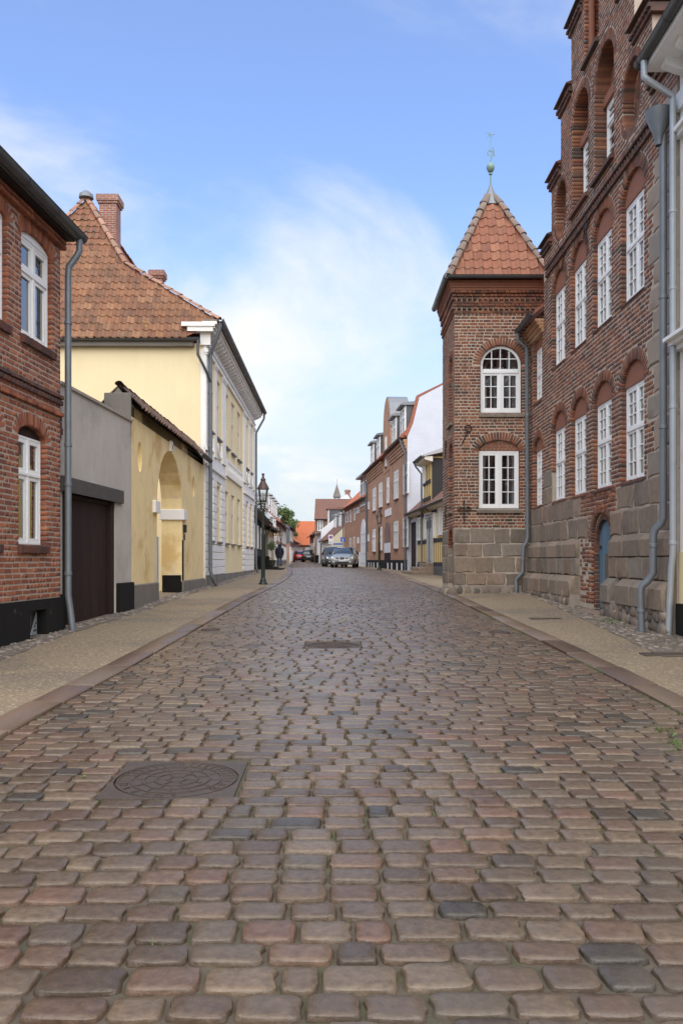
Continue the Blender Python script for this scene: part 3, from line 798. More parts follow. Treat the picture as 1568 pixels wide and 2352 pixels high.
# cobbles
def cob_var(sd, N, rings, jit=.045, pw=(4.2, 7)):
    r_ = random.Random(sd); p = r_.uniform(*pw); out = []
    ring = []
    if pw[0] >= 5:
        # worn rectangle: three points round each corner and a loose one between
        for q, (sx, sy) in enumerate(((1,1),(-1,1),(-1,-1),(1,-1))):
            rx, ry = r_.uniform(.08,.19), r_.uniform(.11,.26); cx_, cy_ = sx*(.5-rx), sy*(.5-ry)
            a0 = q*math.pi/2
            for e in (0, .5, 1): ring.append((cx_ + rx*math.cos(a0+e*math.pi/2) + r_.uniform(-jit,jit)*.3, cy_ + ry*math.sin(a0+e*math.pi/2) + r_.uniform(-jit,jit)*.3))
            m = ((0,.5),(-.5,0),(0,-.5),(.5,0))[q]
            ring.append((m[0] + (r_.uniform(-.15,.15) if m[0] == 0 else r_.uniform(-jit,jit)*.6), m[1] + (r_.uniform(-.15,.15) if m[1] == 0 else r_.uniform(-jit,jit)*.6)))
        N = 16
    else:
      for k in range(N):
        t = 2*math.pi*(k+.5)/N; c_, s_ = math.cos(t), math.sin(t)
        q = (abs(c_)**p + abs(s_)**p)**(-1/p)
        ring.append((.5*q*c_*(1+r_.uniform(-jit,jit)), .5*q*s_*(1+r_.uniform(-jit,jit))))
    v = [(0, 0, rings[0][1] + .0008)]; f = []
    for j, (sc, z, zj) in enumerate(rings):
        for x, y in ring: v.append((x*sc, y*sc, z + r_.uniform(-zj, zj)))
    for k in range(N): f.append((0, 1+k, 1+(k+1) % N))
    for j in range(len(rings)-1):
        for k in range(N):
            a, b = 1+j*N+k, 1+j*N+(k+1) % N; f.append((a, a+N, b+N, b))
    return (v, f)
CV1 = [cob_var(100+k, 16, [(.5,.0012,.0012),(.90,.0002,.0016),(.965,-.0046,.0014),(1.0,-.020,.002),(1.0,-.07,0)], .07, (6, 14)) for k in range(26)]
CV2 = [cob_var(200+k, 12, [(.89,0,.0015),(.965,-.005,.001),(1.0,-.045,0)], .05, (7, 14)) for k in range(14)]
CV3 = [([(-.5,-.5,-.03),(.5,-.5,-.03),(.5,.5,-.03),(-.5,.5,-.03),(-.46,-.44,0),(.46,-.44,0),(.46,.44,0),(-.46,.44,0)], [(4,5,6,7),(0,1,5,4),(1,2,6,5),(2,3,7,6),(3,0,4,7)])]
COVERS = [(-1.362, -.601, 4.63, 5.39), (-.465, .24, 10.6, 11.3)]
p1, p2, p3 = [], [], []
y = 1.7; row = 0
while y < 112:
    d = R.uniform(.148, .178) if y < 60 else .16
    ym = y + d/2; a, b = XL(ym) + .012, XR(ym) - .012
    iv = [(a, b)]
    for (c0, c1, e0, e1) in COVERS:
        if e0 - .055 < ym < e1 + .055:
            iv = [q for s_, t_ in iv for q in ((s_, c0 - .012), (c1 + .012, t_)) if q[1] - q[0] > .04]
    for s_, t_ in iv:
        x = s_; off = R.uniform(0, .1); first = True
        while x < t_ - .03:
            w = min(max(R.gauss(.208, .034), .13), .30)
            if first: w = max(.09, w - off); first = False
            if t_ - (x+w) < .10: w = t_ - x
            cx = x + w/2
            wy = ym + .016*math.sin(cx*1.3 + row*.11) + .005*math.sin(cx*3.1 + row*1.7) + R.gauss(0, .003)
            if any(c0 - .02 < cx < c1 + .02 for (c0, c1, e0, e1) in COVERS) or len(iv) > 1: wy = ym
            sl = math.atan2(gz(ym+.5) - gz(ym-.5), 1)
            zz = crown(cx, wy) + R.gauss(0, .0018)
            jx, jy = R.uniform(.008, .018), R.uniform(.016, .027)
            tr = (TRS(cx, wy, zz, w - jx, d - jy, 1, rx=sl + R.gauss(0, .007), ry=R.gauss(0, .006), rz=R.gauss(0, .013)), R.randrange(26), R.random())
            (p1 if y < 15 else p2 if y < 58 else p3).append(tr)
            x += w
    y += d; row += 1
emit(road, 'cobblestone', CV1, p1, 'cobble', stuff='cobblestones', smooth=math.radians(30))
emit(road, 'cobblestone', CV2, p2, 'cobble', limit=0, stuff='far_cobblestones', smooth=math.radians(30))
emit(road, 'cobblestone', CV3, p3, 'cobble', limit=0, stuff='farthest_cobblestones')
# rough pitched stones along the walls
def peb_var(sd):
    return cob_var(sd, 8, [(.5,-.004,.006),(.82,-.016,.006),(1.0,-.045,.004)], .16)
PV = [peb_var(300+k) for k in range(12)]
pl, pr = [], []
def strip(out, y0, y1, xa, xb, side, step=.105):
    y = y0
    while y < y1:
        a, b = xa(y), xb(y); x = min(a, b)
        while x < max(a, b):
            s = R.uniform(.75, 1.35)*step
            px, py = x + R.uniform(-.03,.03), y + R.uniform(-.03,.03)
            out.append((TRS(px, py, pav_z(side, px, py) + .016 + R.uniform(-.012,.008), s, s*R.uniform(.7,1.1), R.uniform(.7,1.3), rx=R.gauss(0,.12), ry=R.gauss(0,.12), rz=R.uniform(0,3.1)), R.randrange(12), R.random()))
            x += step*R.uniform(.85,1.15)
        y += step*.95
strip(pl, 8.5, 13.2, lambda y: FL(y)+.02, lambda y: FL(y)+.62-.03*(y-8.5)*3, -1)
strip(pl, 13.2, 42, lambda y: FL(y)+.02, lambda y: FL(y)+.30+.06*math.sin(y*1.7), -1, .125)
strip(pr, 10.5, 20.6, lambda y: 4.68 - max(0,.75-.07*(y-10.5)), lambda y: 4.72, 1)
strip(pr, 20.6, 21.5, lambda y: 4.3, lambda y: 4.75, 1)
emit(PAV[-1], 'pitching_stone', PV, pl, 'pebble', stuff='pitching_stones', smooth=True)
emit(PAV[1], 'pitching_stone', PV, pr, 'pebble', stuff='pitching_stones', smooth=True)
for side, pts in ((-1, [(8, lambda y: FL(y)-.05, lambda y: FL(y)+.55), (13.2,)]), ):
    pass
def bed(name, ya, yb, xa, xb, side, parent):
    b = MB(); rws = []
    n = int((yb-ya)/.4)
    for k in range(n+1):
        y = ya + (yb-ya)*k/n
        rws.append(b.vs([(x, y, pav_z(side, x, y) + .006) for x in (xa(y), (xa(y)+xb(y))/2, xb(y))]))
    for A, B in zip(rws, rws[1:]):
        for k in range(2): b.idx([A[k], A[k+1], B[k+1], B[k]])
    struct(b.build(name, 'earth', parent), 'stuff')
bed('earth_bed', 8, 42, lambda y: FL(y)-.1, lambda y: FL(y)+(.62-.09*(y-8.5) if y < 12 else .31)+.03*math.sin(y*5), -1, PAV[-1])
bed('earth_bed', 10, 21.4, lambda y: 4.62-max(0,.75-.07*(y-10.5))+.03*math.sin(y*6), lambda y: 4.9, 1, PAV[1])
# little grass in the gutter joint and between stones
gv = [([(-.004,0,0),(.004,0,0),(.012*sx,.01*sy,1)], [(0,1,2)]) for sx, sy in ((1,0),(-1,1),(0,-1),(1,1),(-1,-1))]
gp = []
def tuft(x, y, z, n, h, spr):
    for _ in range(n): gp.append((TRS(x+R.gauss(0,spr), y+R.gauss(0,spr*1.6), z, 1.2, 1.2, h*R.uniform(.5,1.3), rx=R.gauss(0,.5), ry=R.gauss(0,.5), rz=R.uniform(0,6)), R.randrange(5), R.random()))
for _ in range(300):
    y = R.uniform(6.5, 22); 
    if math.sin(y*2.1)+math.sin(y*.9+1) < .3: continue
    tuft(XR(y)-.01, y, gz(y)-.01, 10, .028, .024)
for _ in range(30):
    y = R.uniform(28, 45); tuft(XL(y)+.02, y, gz(y)-.01, 10, .03, .03)
for _ in range(22):
    y = R.uniform(6, 20); tuft(XL(y)+.02, y, gz(y)-.01, 8, .02, .02)
for _ in range(90):
    y = 3 + 9*R.random()**1.6; x = R.uniform(XL(y)+.2, XR(y)-.2); 
    if any(c0-.05 < x < c1+.05 and e0-.05 < y < e1+.05 for c0,c1,e0,e1 in COVERS): continue
    tuft(x, y, crown(x,y)-.022, 7, .024, .012)
for (c0, c1, e0, e1) in COVERS[:1]:
    for _ in range(7): tuft(R.uniform(c0,c1), e0-.02, crown(c0,e0)-.012, 9, .022, .012)
for (x, y) in ((4.42,13.5),(4.5,14.1),(4.35,13.9),(2.35,5.9),(2.42,6.3)): tuft(x, y, (pav_z(1,x,y) if x > 3 else crown(x,y)-.015)+.01, 40, .05, .06)
e_ = emit(None, 'grass', gv, gp, 'grass', limit=0, stuff='grass')
e_['label'] = 'small green grass tufts in the joints of the cobbled road'; e_['category'] = 'grass'

# ------------------------------------------------------------------ iron covers
def text_mesh(s, size, ext, shear=0):
    c = bpy.data.curves.new('txt', 'FONT'); c.body = s; c.size = size; c.extrude = ext; c.align_x = 'CENTER'; c.align_y = 'CENTER'; c.resolution_u = 2
    o = bpy.data.objects.new('txt', c); COL.objects.link(o)
    dg = bpy.context.evaluated_depsgraph_get(); me = bpy.data.meshes.new_from_object(o.evaluated_get(dg))
    bpy.data.objects.remove(o); return me
def letters(parent, chars, matname, fn, size, ext, name='letter'):
    for i, ch in enumerate(chars):
        if ch == ' ': continue
        me = text_mesh(ch, size, ext); me.materials.clear(); me.materials.append(MATS[matname]); o = bpy.data.objects.new(name, me); COL.objects.link(o); o.parent = parent
        o.matrix_local = fn(i)
def manhole(x0, x1, y0, y1, label, text=True):
    s = (x1-x0)/2; cx, cy = (x0+x1)/2, (y0+y1)/2
    t = thing('manhole_cover', label, 'manhole cover', (cx, cy, crown(cx, cy) - .006), 0, 'manhole covers')
    t.rotation_euler = (math.atan2(gz(cy+.4)-gz(cy-.4), .8), 0, 0); ZOFF[t.name] = 0
    fr = MB(); n = 40; ro = s*.965
    sq = []
    for k in range(n):
        a = 2*math.pi*k/n; c_, s_ = math.cos(a), math.sin(a); q = 1/max(abs(c_), abs(s_)); sq.append((s*q*c_, s*q*s_))
    T = fr.vs([(x, y, .004) for x, y in sq]); I = fr.vs([(ro*math.cos(2*math.pi*k/n), ro*math.sin(2*math.pi*k/n), .004) for k in range(n)])
    I2 = fr.vs([(ro*math.cos(2*math.pi*k/n), ro*math.sin(2*math.pi*k/n), -.01) for k in range(n)]); B = fr.vs([(x, y, -.05) for x, y in sq])
    for k in range(n):
        j = (k+1) % n; fr.idx([T[k],T[j],I[j],I[k]]); fr.idx([I[k],I[j],I2[j],I2[k]]); fr.idx([B[k],B[j],T[j],T[k]])
    for k in range(9):
        for sx in (-1,1):
            for sy in (-1,1):
                pass
    fr.build('frame', 'iron_cover', t, smooth=SHARP)
    lid = MB(); lid.lathe([(0.001,0),(ro-.012,0),(ro-.012,-.03)], (0,0,-.0015), n, cap=False)
    for r_ in (.16, .36, .55, .74, .97):
        a, b = ro*r_, ro*r_+.009
        lid.lathe([(a-.012,-.002),(a-.012,.0045),(b-.012,.0045),(b-.012,-.002)], (0,0,0), n, cap=False)
    for ring, (ra, rb, m) in enumerate(((.16,.36,6),(.36,.55,8),(.55,.74,12),(.76,.95,36))):
        for k in range(m):
            if ring == 3 and 20 <= k <= 34: continue
            a = 2*math.pi*(k+.5*(ring % 2))/m; c_, s_ = math.cos(a), math.sin(a); w = .0045
            p = lambda r_, e: (ro*r_*c_ - e*s_, ro*r_*s_ + e*c_)
            lid.prismz([p(ra,-w), p(rb,-w), p(rb,w), p(ra,w)], -.002, .004)
    ld = lid.build('lid', 'iron_cover', t, smooth=SHARP)
    if text:
        rr_ = ro*.845
        def fn(i):
            a = math.radians(-160 + i*15.5); return Matrix.Translation((rr_*math.cos(a), rr_*math.sin(a), .0005)) @ Matrix.Rotation(a + math.pi/2, 4, 'Z')
        letters(ld, 'ULEFOS  NV', 'iron_cover', fn, .062, .004)
    return t
manhole(*COVERS[0], 'large square rusty manhole cover with concentric rings, left foreground')
manhole(*COVERS[1], 'small grey manhole cover further up the middle of the road', False)
def valve(x, y, r, label, z, sq=False):
    t = thing('valve_cover', label, 'drain cover', (x, y, z), 0, 'small iron covers'); ZOFF[t.name] = 0
    t.rotation_euler = (.03, 0, 0)
    m = MB()
    if sq: m.bbox(-r*1.5, r*1.5, -r*.6, r*.6, -.03, .006, .004)
    else: m.lathe([(r,-.03),(r,.004),(r*.9,.008),(r*.84,.003),(.002,.003)], n=20, cap=False)
    m.build('plate', 'iron_cover', t, smooth=SHARP)
    k = MB()
    if sq: k.box(-r*.9, r*.9, -r*.2, r*.2, .004, .011)
    else: k.lathe([(r*.45,.002),(r*.45,.009),(.002,.009)], n=12, cap=False)
    k.build('boss', 'iron_cover', t)
valve(-2.02, 13.0, .15, 'round dark drain cover beside the left kerb', crown(-2.02,13.0)+.012)
valve(2.36, 12.6, .16, 'round dark drain cover beside the right kerb', crown(2.36,12.6)+.012)
valve(3.55, 14.6, .18, 'flat iron cover strip set in the right pavement near the blue door', pav_z(1,3.55,14.6)+.004, True)
valve(3.95, 10.2, .2, 'flat iron cover strip in the right pavement near the picture edge', pav_z(1,3.95,10.2)+.004, True)
# ------------------------------------------------------------------ shared roof and pipe pieces
def tile_var(sd, w=1.0):
    r_ = random.Random(sd)
    prof = [(0,.0),(.12,-.018),(.34,-.030),(.56,-.020),(.70,.006),(.84,.028),(.98,.016),(1.05,-.008)]
    prof = [(x, z + r_.uniform(-.002,.002)) for x, z in prof]; n = len(prof)
    v = [(x, 0 + r_.uniform(-.01,.01), z) for x, z in prof] + [(x, 1.12, z) for x, z in prof] + [(x, .004, z-.026) for x, z in prof]
    f = [(k, k+1, n+k+1, n+k) for k in range(n-1)] + [(2*n+k, 2*n+k+1, k+1, k) for k in range(n-1)]
    return (v, f)
TILE = [tile_var(400+k) for k in range(6)]
def frame_m(o, ux, vy, n): 
    m = np.eye(4); m[:3,0] = ux; m[:3,1] = vy; m[:3,2] = n; m[:3,3] = o; return m
def tile_field(origin, ux, up, rows, spans, tw=.245, tl=.31, lift=.045, r=R):
    """origin on the eave; spans(h) gives the range along ux at slope distance h"""
    ux = np.array(ux, float); up = np.array(up, float); ux /= np.linalg.norm(ux); up /= np.linalg.norm(up); n = np.cross(ux, up); out = []
    if n[2] < 0: n = -n
    for k in range(rows):
        h = k*tl; a, b = spans(h + tl*.5)
        if b - a < .1: continue
        c0 = math.floor(a/tw); c1 = math.ceil(b/tw)
        for c in range(c0, c1):
            x = c*tw
            if x + tw*.45 < a or x + tw*.6 > b: continue
            o = np.array(origin) + ux*(x + r.gauss(0,.004)) + up*(h - .05 + r.gauss(0,.006)) + n*(lift + r.gauss(0,.003))
            out.append((frame_m(o, ux*tw, up*tl - n*lift*.8, n), r.randrange(6), r.random()))
    return out
def hip_var(sd):
    n = 7; r_ = random.Random(sd); v, f = [], []
    for y, rad in ((0, .58), (.06, .60), (1.1, .46)):
        for k in range(n+1):
            a = math.pi*k/n; v.append((rad*math.cos(a), y, rad*math.sin(a)*.9))
    for j in range(2):
        for k in range(n): f.append((j*(n+1)+k, j*(n+1)+k+1, (j+1)*(n+1)+k+1, (j+1)*(n+1)+k))
    b = len(v); v += [(.50*math.cos(math.pi*k/n), 0.02, .50*math.sin(math.pi*k/n)*.9) for k in range(n+1)]
    for k in range(n): f.append((b+k, b+k+1, k+1, k))
    return (v, f)
HIP = [hip_var(k) for k in range(3)]
def hip_line(pts, w=.2, L=.38, r=R):
    out = []
    for p, q in zip(pts, pts[1:]):
        p, q = np.array(p, float), np.array(q, float); d = q-p; D = np.linalg.norm(d); d /= D; m = max(1, round(D/L)); l = D/m
        s = np.cross(d, (0,0,1)); s /= np.linalg.norm(s); n = np.cross(s, d)
        for k in range(m):
            out.append((frame_m(p + d*(l*k) + n*(.03 + r.gauss(0,.004)) + s*r.gauss(0,.006), s*w*.9, d*l - n*.02, n*w*.8), r.randrange(3), r.random()))
    return out
def gutter(mb, a, b, r=.065, n=8, lip=True):
    """half-round gutter from a to b"""
    a, b = Vector(a), Vector(b); t = (b-a).normalized(); s = t.cross(Vector((0,0,1))).normalized()
    prof = [(r*math.cos(math.pi + math.pi*k/n), r*math.sin(math.pi + math.pi*k/n)) for k in range(n+1)]
    prof = [(-r-.012, .012)] + prof + [(r+.012, .012)] + [(x*.9, z*.9+.004) for x, z in prof[::-1]]
    rings = [[p + s*x + Vector((0,0,z)) for x, z in prof] for p in (a, b)]
    mb.loft(rings)
    m = max(1, int((b-a).length/.9))
    for k in range(m+1):
        p = a + t*((b-a).length*(k+.1)/(m+.2)); mb.loft([[p + t*e + s*x*1.1 + Vector((0,0,z*1.1)) for x, z in prof[1:n+2]] for e in (-.018,.018)], cap=False)
    return mb
def pipe(parent, pts, r=.045, m='zinc', name='downpipe', collars=()):
    mb = MB(); mb.tube(pts, r, 12)
    o = mb.build(name, m, parent, smooth=SHARP)
    for p in collars:
        c = MB(); c.lathe([(r*1.02,-.03),(r*1.18,-.022),(r*1.18,.022),(r*1.02,.03)], p, 12, cap=False); c.build('pipe_collar', m, o, smooth=SHARP)
    return o
def anchor(parent, x, y, z, kind, T=None):
    """wrought iron wall anchor"""
    mb = MB()
    if kind == 'scroll':
        mb.tube([(x, y-.03, z-.32), (x, y-.03, z+.22)], [.012,.018], 6); mb.lathe([(.001,.28),(.03,.22),(.012,.2)], (x, y-.03, z), 6)
        for s in (-1, 1): mb.tube([(x + s*(.10 + (.085*(1-k/22))*math.cos(k*.55+ (0 if s > 0 else math.pi))*1.0)*1, y-.03, z+.02+.085*(1-k/22)*math.sin(k*.55)*1.0) for k in range(20)], .012, 6)
    else:
        mb.tube([(x-.11, y-.03, z-.30), (x+.02, y-.03, z), (x+.03, y-.03, z+.02)], .014, 6)
        mb.tube([(x+.05+.085*math.cos(k*.5), y-.03, z+.10+.085*math.sin(k*.5)) for k in range(13)], .014, 6)
        mb.tube([(x+.14, y-.03, z+.1), (x-.04, y-.03, z+.13)], .010, 6)
    o = mb.build('wall_anchor', 'iron', parent, smooth=SHARP)
    if T is not None: o.matrix_local = Matrix(T.tolist()) if not isinstance(T, Matrix) else T
    return o
def chamfer_var(sd, k=.28, e=.3):
    r_ = random.Random(sd); c = .03
    j = lambda a: r_.uniform(-a, a)
    P = [(0+j(.02),-.5+c),(0+j(.02),.5-k+j(.03)),(e,.5)]
    v = []; f = []
    for x in (-.5, -.5+c, .5-c, .5):
        edge = abs(x) == .5
        v += [(x, y + (.05 if edge else 0), z) for y, z in P] + [(1.0, .5) if False else (x, 1.0, .5), (x, 1.0, -.5), (x, .06, -.5)]
    v = [tuple(p) for p in v]; m = 6
    for a in range(3):
        for b in range(m):
            q = (b+1) % m; f.append((a*m+b, a*m+q, (a+1)*m+q, (a+1)*m+b))
    f.append(tuple(range(m))[::-1]); f.append(tuple(range(3*m, 4*m)))
    return (v, f)
CHAM = [chamfer_var(500+k) for k in range(6)]
def block_row(u0, u1, z0, z1, y, depth, widths, skip=None, jt=.007, r=R):
    out = []; x = u0
    while x < u1 - .05:
        w = r.uniform(*widths)
        if u1 - (x+w) < widths[0]*.6: w = u1 - x
        if not (skip and skip(x + w/2, (z0+z1)/2)):
            out.append((TRS(x+w/2, y + r.uniform(-.008,.004), (z0+z1)/2, w-jt, depth, z1-z0-jt), r.randrange(8), r.random()))
        x += w
    return out

# ------------------------------------------------------------------ the old brick hall with the stepped gable
HX, HY = 4.83, 20.05
hall = thing('gabled_hall', 'old red brick building with stepped gable, arched white windows and granite base', 'building', (HX, HY, gz(16)), -math.pi/2)
u = lambda Y: HY - Y
WC = [18.68, 17.12, 15.57, 13.95]
up_ops = [Op(u(c+.54), u(c-.54), 5.9, 7.56, .42, .23, depth=.11) for c in WC] + [Op(u(21.1), u(20.25), 5.42, 6.76, .3, .22, depth=.11)]
gr_ops = [Op(u(c+.54), u(c-.54), 2.84, 4.45, .37, .22, depth=.11) for c in WC] + [Op(u(21.1), u(20.25), 2.84, 4.22, .3, .22, depth=.11)]
niches = [Op(u(18.95), u(18.1), 9.16, 9.42, .43, .16, .43, depth=.2), Op(u(17.57), u(16.45), 8.8, 10.45, .56, .2, depth=.3), Op(u(16.03), u(14.91), 8.8, 10.45, .56, .2, depth=.3), Op(u(14.43), u(13.58), 9.16, 9.42, .43, .16, .43, depth=.2), Op(u(16.68), u(15.8), 11.42, 13.1, .44, .2, depth=.3)]
door_op = Op(u(16.25), u(15.1), .58, 1.86, .55, .2, depth=.09)
cellar_op = Op(u(14.48), u(14.22), .82, 1.16, depth=.3)
EDG = [(8.92, 20.05, 12.1), (10.18, 19.32, 13.06), (11.44, 18.5, 13.86), (12.7, 17.66, 14.7), (13.96, 16.86, 15.5)]
def hall_lim(z):
    if z < 7.3: return (u(21.56), u(12.1))
    for t, a, b in EDG:
        if z < t: return (u(a), u(b))
    return (0, 0)
def hall_reg(x, z):
    if z < .2 or z > 13.96: return False
    a, b = hall_lim(z); return a < x < b
wall = MB()
backing(wall, [u(21.56)] + [u(v) for e in EDG for v in e[1:]], [.2, 7.3] + [e[0] for e in EDG], hall_reg, up_ops + gr_ops + niches + [door_op, cellar_op], .004, .5)
wall.build('wall', 'mortar_old', hall, fix=False)
# granite base
gran, cham, light = [], [], []
rg = random.Random(21)
dz = lambda x, z: u(17.05) < x < u(14.98)
gran += block_row(u(21.56), u(12.13), 1.93, 2.37, -.012, .2, (.5,.85), lambda x, z: u(16.62) < x < u(14.95), r=rg)
gran += block_row(u(21.56), u(16.95), 2.37, 2.80, -.012, .2, (.42,.7), r=rg)
gran += block_row(u(14.78), u(12.13), 2.37, 2.80, -.012, .2, (.55,.9), r=rg)
gran += block_row(u(20.1), u(19.28), 2.80, 3.2, -.012, .2, (.42,.6), None, r=rg)
gran += block_row(u(20.1), u(19.3), 3.2, 3.62, -.012, .2, (.5,.8), None, r=rg)
GRAN_RECT = [(u(21.56), u(12.08), 0, 2.37), (u(21.56), u(16.95), 2.37, 2.80), (u(14.78), u(12.08), 2.37, 2.8), (u(20.1), u(19.28), 2.8, 3.62)]
for x0, x1 in ((u(21.56), u(17.05)), (u(14.97), u(12.13))):
    for p in block_row(x0, x1, 1.56, 1.93, -.085, .28, (.5,.95), r=rg): cham.append(p)
    gran += block_row(x0, x1, 1.19, 1.56, -.085, .28, (.42,.8), r=rg)
for x0, x1 in ((u(21.56), u(18.75)), (u(18.6), u(17.05)), (u(14.97), u(14.52)), (u(14.18), u(12.13))):
    for p in block_row(x0, x1, .76, 1.19, -.23, .45, (.48,.85), r=rg): cham.append(p)
# quoins at the near corner
zq = 2.80; k = 0
while zq < 7.45:
    h = rg.uniform(.36,.5); w = (1.12, .9)[k % 2] * rg.uniform(.95,1.05); x1 = u(12.1); x0 = x1 - w; GRAN_RECT.append((x0-.01, x1+.1, zq, zq+h))
    light += block_row(x0, x1, zq, zq+h, -.012, .25, (w*.42, w*.62), r=rg); zq += h; k += 1
emit(hall, 'granite_block', BLOCK, gran, 'granite', smooth=SHARP)
emit(hall, 'corner_stone', BLOCK, light, 'granite_light', smooth=SHARP)
emit(hall, 'ledge_stone', CHAM, cham, 'granite', smooth=SHARP)
skipg = lambda x, z: any(a < x < b and c < z < d for a, b, c, d in GRAN_RECT)
rb = random.Random(33)
B1 = courses(0, 1, 2.37, 8.14, up_ops + gr_ops, .081, .225, .014, .12, hall_lim, rb, skip=skipg)
B2 = courses(0, 1, 8.38, 13.96, niches, .081, .225, .014, .30, hall_lim, rb)
jam = Op(door_op.u0, door_op.u1, .58, 1.86, .55, .2)
B3 = courses(u(16.98), u(14.98), .66, 1.93, [jam], .081, .2, .014, .1, None, rb, proud=.012)
B3 += courses(u(16.62), u(14.95), 1.93, 2.37, [jam], .081, .2, .014, .1, None, rb)
B3 += courses(u(16.95), u(14.78), 2.37, 2.80, [jam], .081, .2, .014, .1, None, rb)
for o in up_ops + gr_ops: B1 += arch_ring(o, o.ring, .12, r=rb, bw=.06)
for o in niches: B2 += arch_ring(o, o.ring, .3, r=rb, bw=.062, below=True)
B3 += arch_ring(door_op, .2, .1, r=rb, bw=.06)
emit(hall, 'brick', BRICK, [b for b in B1 if True] + B2 + B3, 'brick_old', stuff='bricks')
# inner door order, plaster heads, herringbone niche backs
inn = Op(u(16.15), u(15.2), .58, 1.80, .46, .1, depth=.07)
ib = MB(); backing(ib, [u(16.3), u(15.05)], [.5, 2.45], lambda x, z: u(16.3) < x < u(15.05) and .5 < z < 2.45, [inn], .068, .06); ib.build('inner_arch_wall', 'mortar_old', hall, fix=False)
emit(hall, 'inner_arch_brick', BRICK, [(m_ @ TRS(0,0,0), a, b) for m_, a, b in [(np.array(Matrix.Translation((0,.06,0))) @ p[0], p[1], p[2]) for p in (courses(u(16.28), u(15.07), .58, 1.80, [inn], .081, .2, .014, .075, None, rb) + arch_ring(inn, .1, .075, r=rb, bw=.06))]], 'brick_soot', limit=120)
for o in up_ops + gr_ops:
    tm = MB(); n = 14
    pts = [(o.c + o.a*math.cos(math.pi*k/n), o.zs + o.rise*math.sin(math.pi*k/n)) for k in range(n+1)]
    tm.prism([(x, z) for x, z in pts], .062, .11); tm.build('arch_infill', 'plaster_red', hall)
for i, o in enumerate(niches):
    nb = MB(); nb.prism(o.outline(.004), o.depth-.002, o.depth + .03); nb.build('niche_back', 'plaster_red' if i in (1, 2, 4) else 'mortar_old', hall)
    if i in (0, 3):
        hb = []
        for kx in range(-6, 7):
            for kz in range(-3, 16):
                x, z = o.c + kx*.085, 8.7 + kz*.085
                s = o.span(z, -.04, False)
                if s and s[0] < x < s[1]: hb.append((TRS(x, o.depth-.014, z, .155, .02, .05, ry=math.radians(45 if kx % 2 else -45)), kx+kz+20, rb.random()))
        emit(hall, 'herringbone_brick', BRICK, hb, 'brick_old')
    if i in (1, 2):
        # recessed brick head over the gable window
        hd = MB(); hd.box(o.u0+.01, o.u1-.01, o.depth-.14, o.depth, 10.12, 10.3); hd.build('lintel', 'plaster_red', hall)
        window(hall, o.u0+.06, o.u1-.06, 8.95, 10.12, o.depth-.085, 2, (3, 2), 9.75, curtain=None)
# string course of tooth bricks
tooth = courses(u(19.75), u(12.9), 8.14, 8.20, [], .06, .2, .01, .2, None, rb); tooth = [(np.array(Matrix.Translation((0,-.05,0))) @ m_, a, b) for m_, a, b in tooth]
t2 = courses(u(19.75), u(12.9), 8.31, 8.38, [], .07, .2, .01, .2, None, rb); tooth += [(np.array(Matrix.Translation((0,-.06,0))) @ m_, a, b) for m_, a, b in t2]
x = u(19.72)
while x < u(12.92):
    tooth.append((TRS(x, -.02, 8.255, .075, .1, .085, rz=math.radians(45)), rb.randrange(8), rb.random())); x += .128
emit(hall, 'frieze_brick', BRICK, tooth, 'brick_soot', stuff='frieze_bricks')
# step caps
cap = []; tops = []
for i, (t, a, b) in enumerate(EDG):
    nxt = EDG[i+1] if i+1 < len(EDG) else (0, (a+b)/2, (a+b)/2)
    for s, (p, q) in enumerate(((a + .1, nxt[1] - .04), (nxt[2] + .04, b - .1))):
        x0, x1 = u(p), u(q)
        for row, (zz, pr) in enumerate(((t-.17, .05), (t-.09, .09), (t, .05))):
            x = x0 + (.02 if row != 1 else 0)
            while x < x1 - .03:
                w = .118 if row == 1 else .2
                if row == 1: cap.append((TRS(x+.05, -pr, zz+.03, .075, .6+2*pr, .075), rb.randrange(8), rb.random()))
                else: cap.append((TRS(min(x+w/2, x1-w/2), -pr, zz+.03, w-.01, .5+2*pr, .072), rb.randrange(8), rb.random()))
                x += w
        tops.append((x0, x1, t))
emit(hall, 'cap_brick', BRICK, cap, 'brick_soot')
for x0, x1, t in tops:
    c = MB(); c.prismx([(-.13, t+.065), (-.13, t+.09), (.25, t+.24), (.63, t+.09), (.63, t+.065)], x0-.03, x1+.03); c.build('cap_tile', 'brick_soot', hall)
# sloping dark sills under the gable niches
for o in (niches[1], niches[2], niches[4]):
    s = MB(); z = o.z0; s.prismx([(-.08, z-.16), (-.08, z-.09), (.3, z+.02), (.3, z-.16)], o.u0-.05, o.u1+.05); s.build('sill', 'brick_soot', hall)
for o in up_ops + gr_ops:
    s = MB(); z = o.z0; s.prismx([(-.015, z-.06), (-.015, z-.03), (.1, z-.002), (.1, z-.06)], o.u0-.01, o.u1+.01); s.build('sill', 'brick_soot', hall)
# roll moulding on the top niche
for s in (-1, 1):
    rm_ = MB(); x = (niches[4].u0+.07) if s < 0 else (niches[4].u1-.07)
    rm_.tube([(x, .12, 11.5 + k*.1) for k in range(17)], [.06 if k % 2 else .066 for k in range(17)], 10); rm_.build('roll_moulding', 'plaster_red', hall, smooth=True)
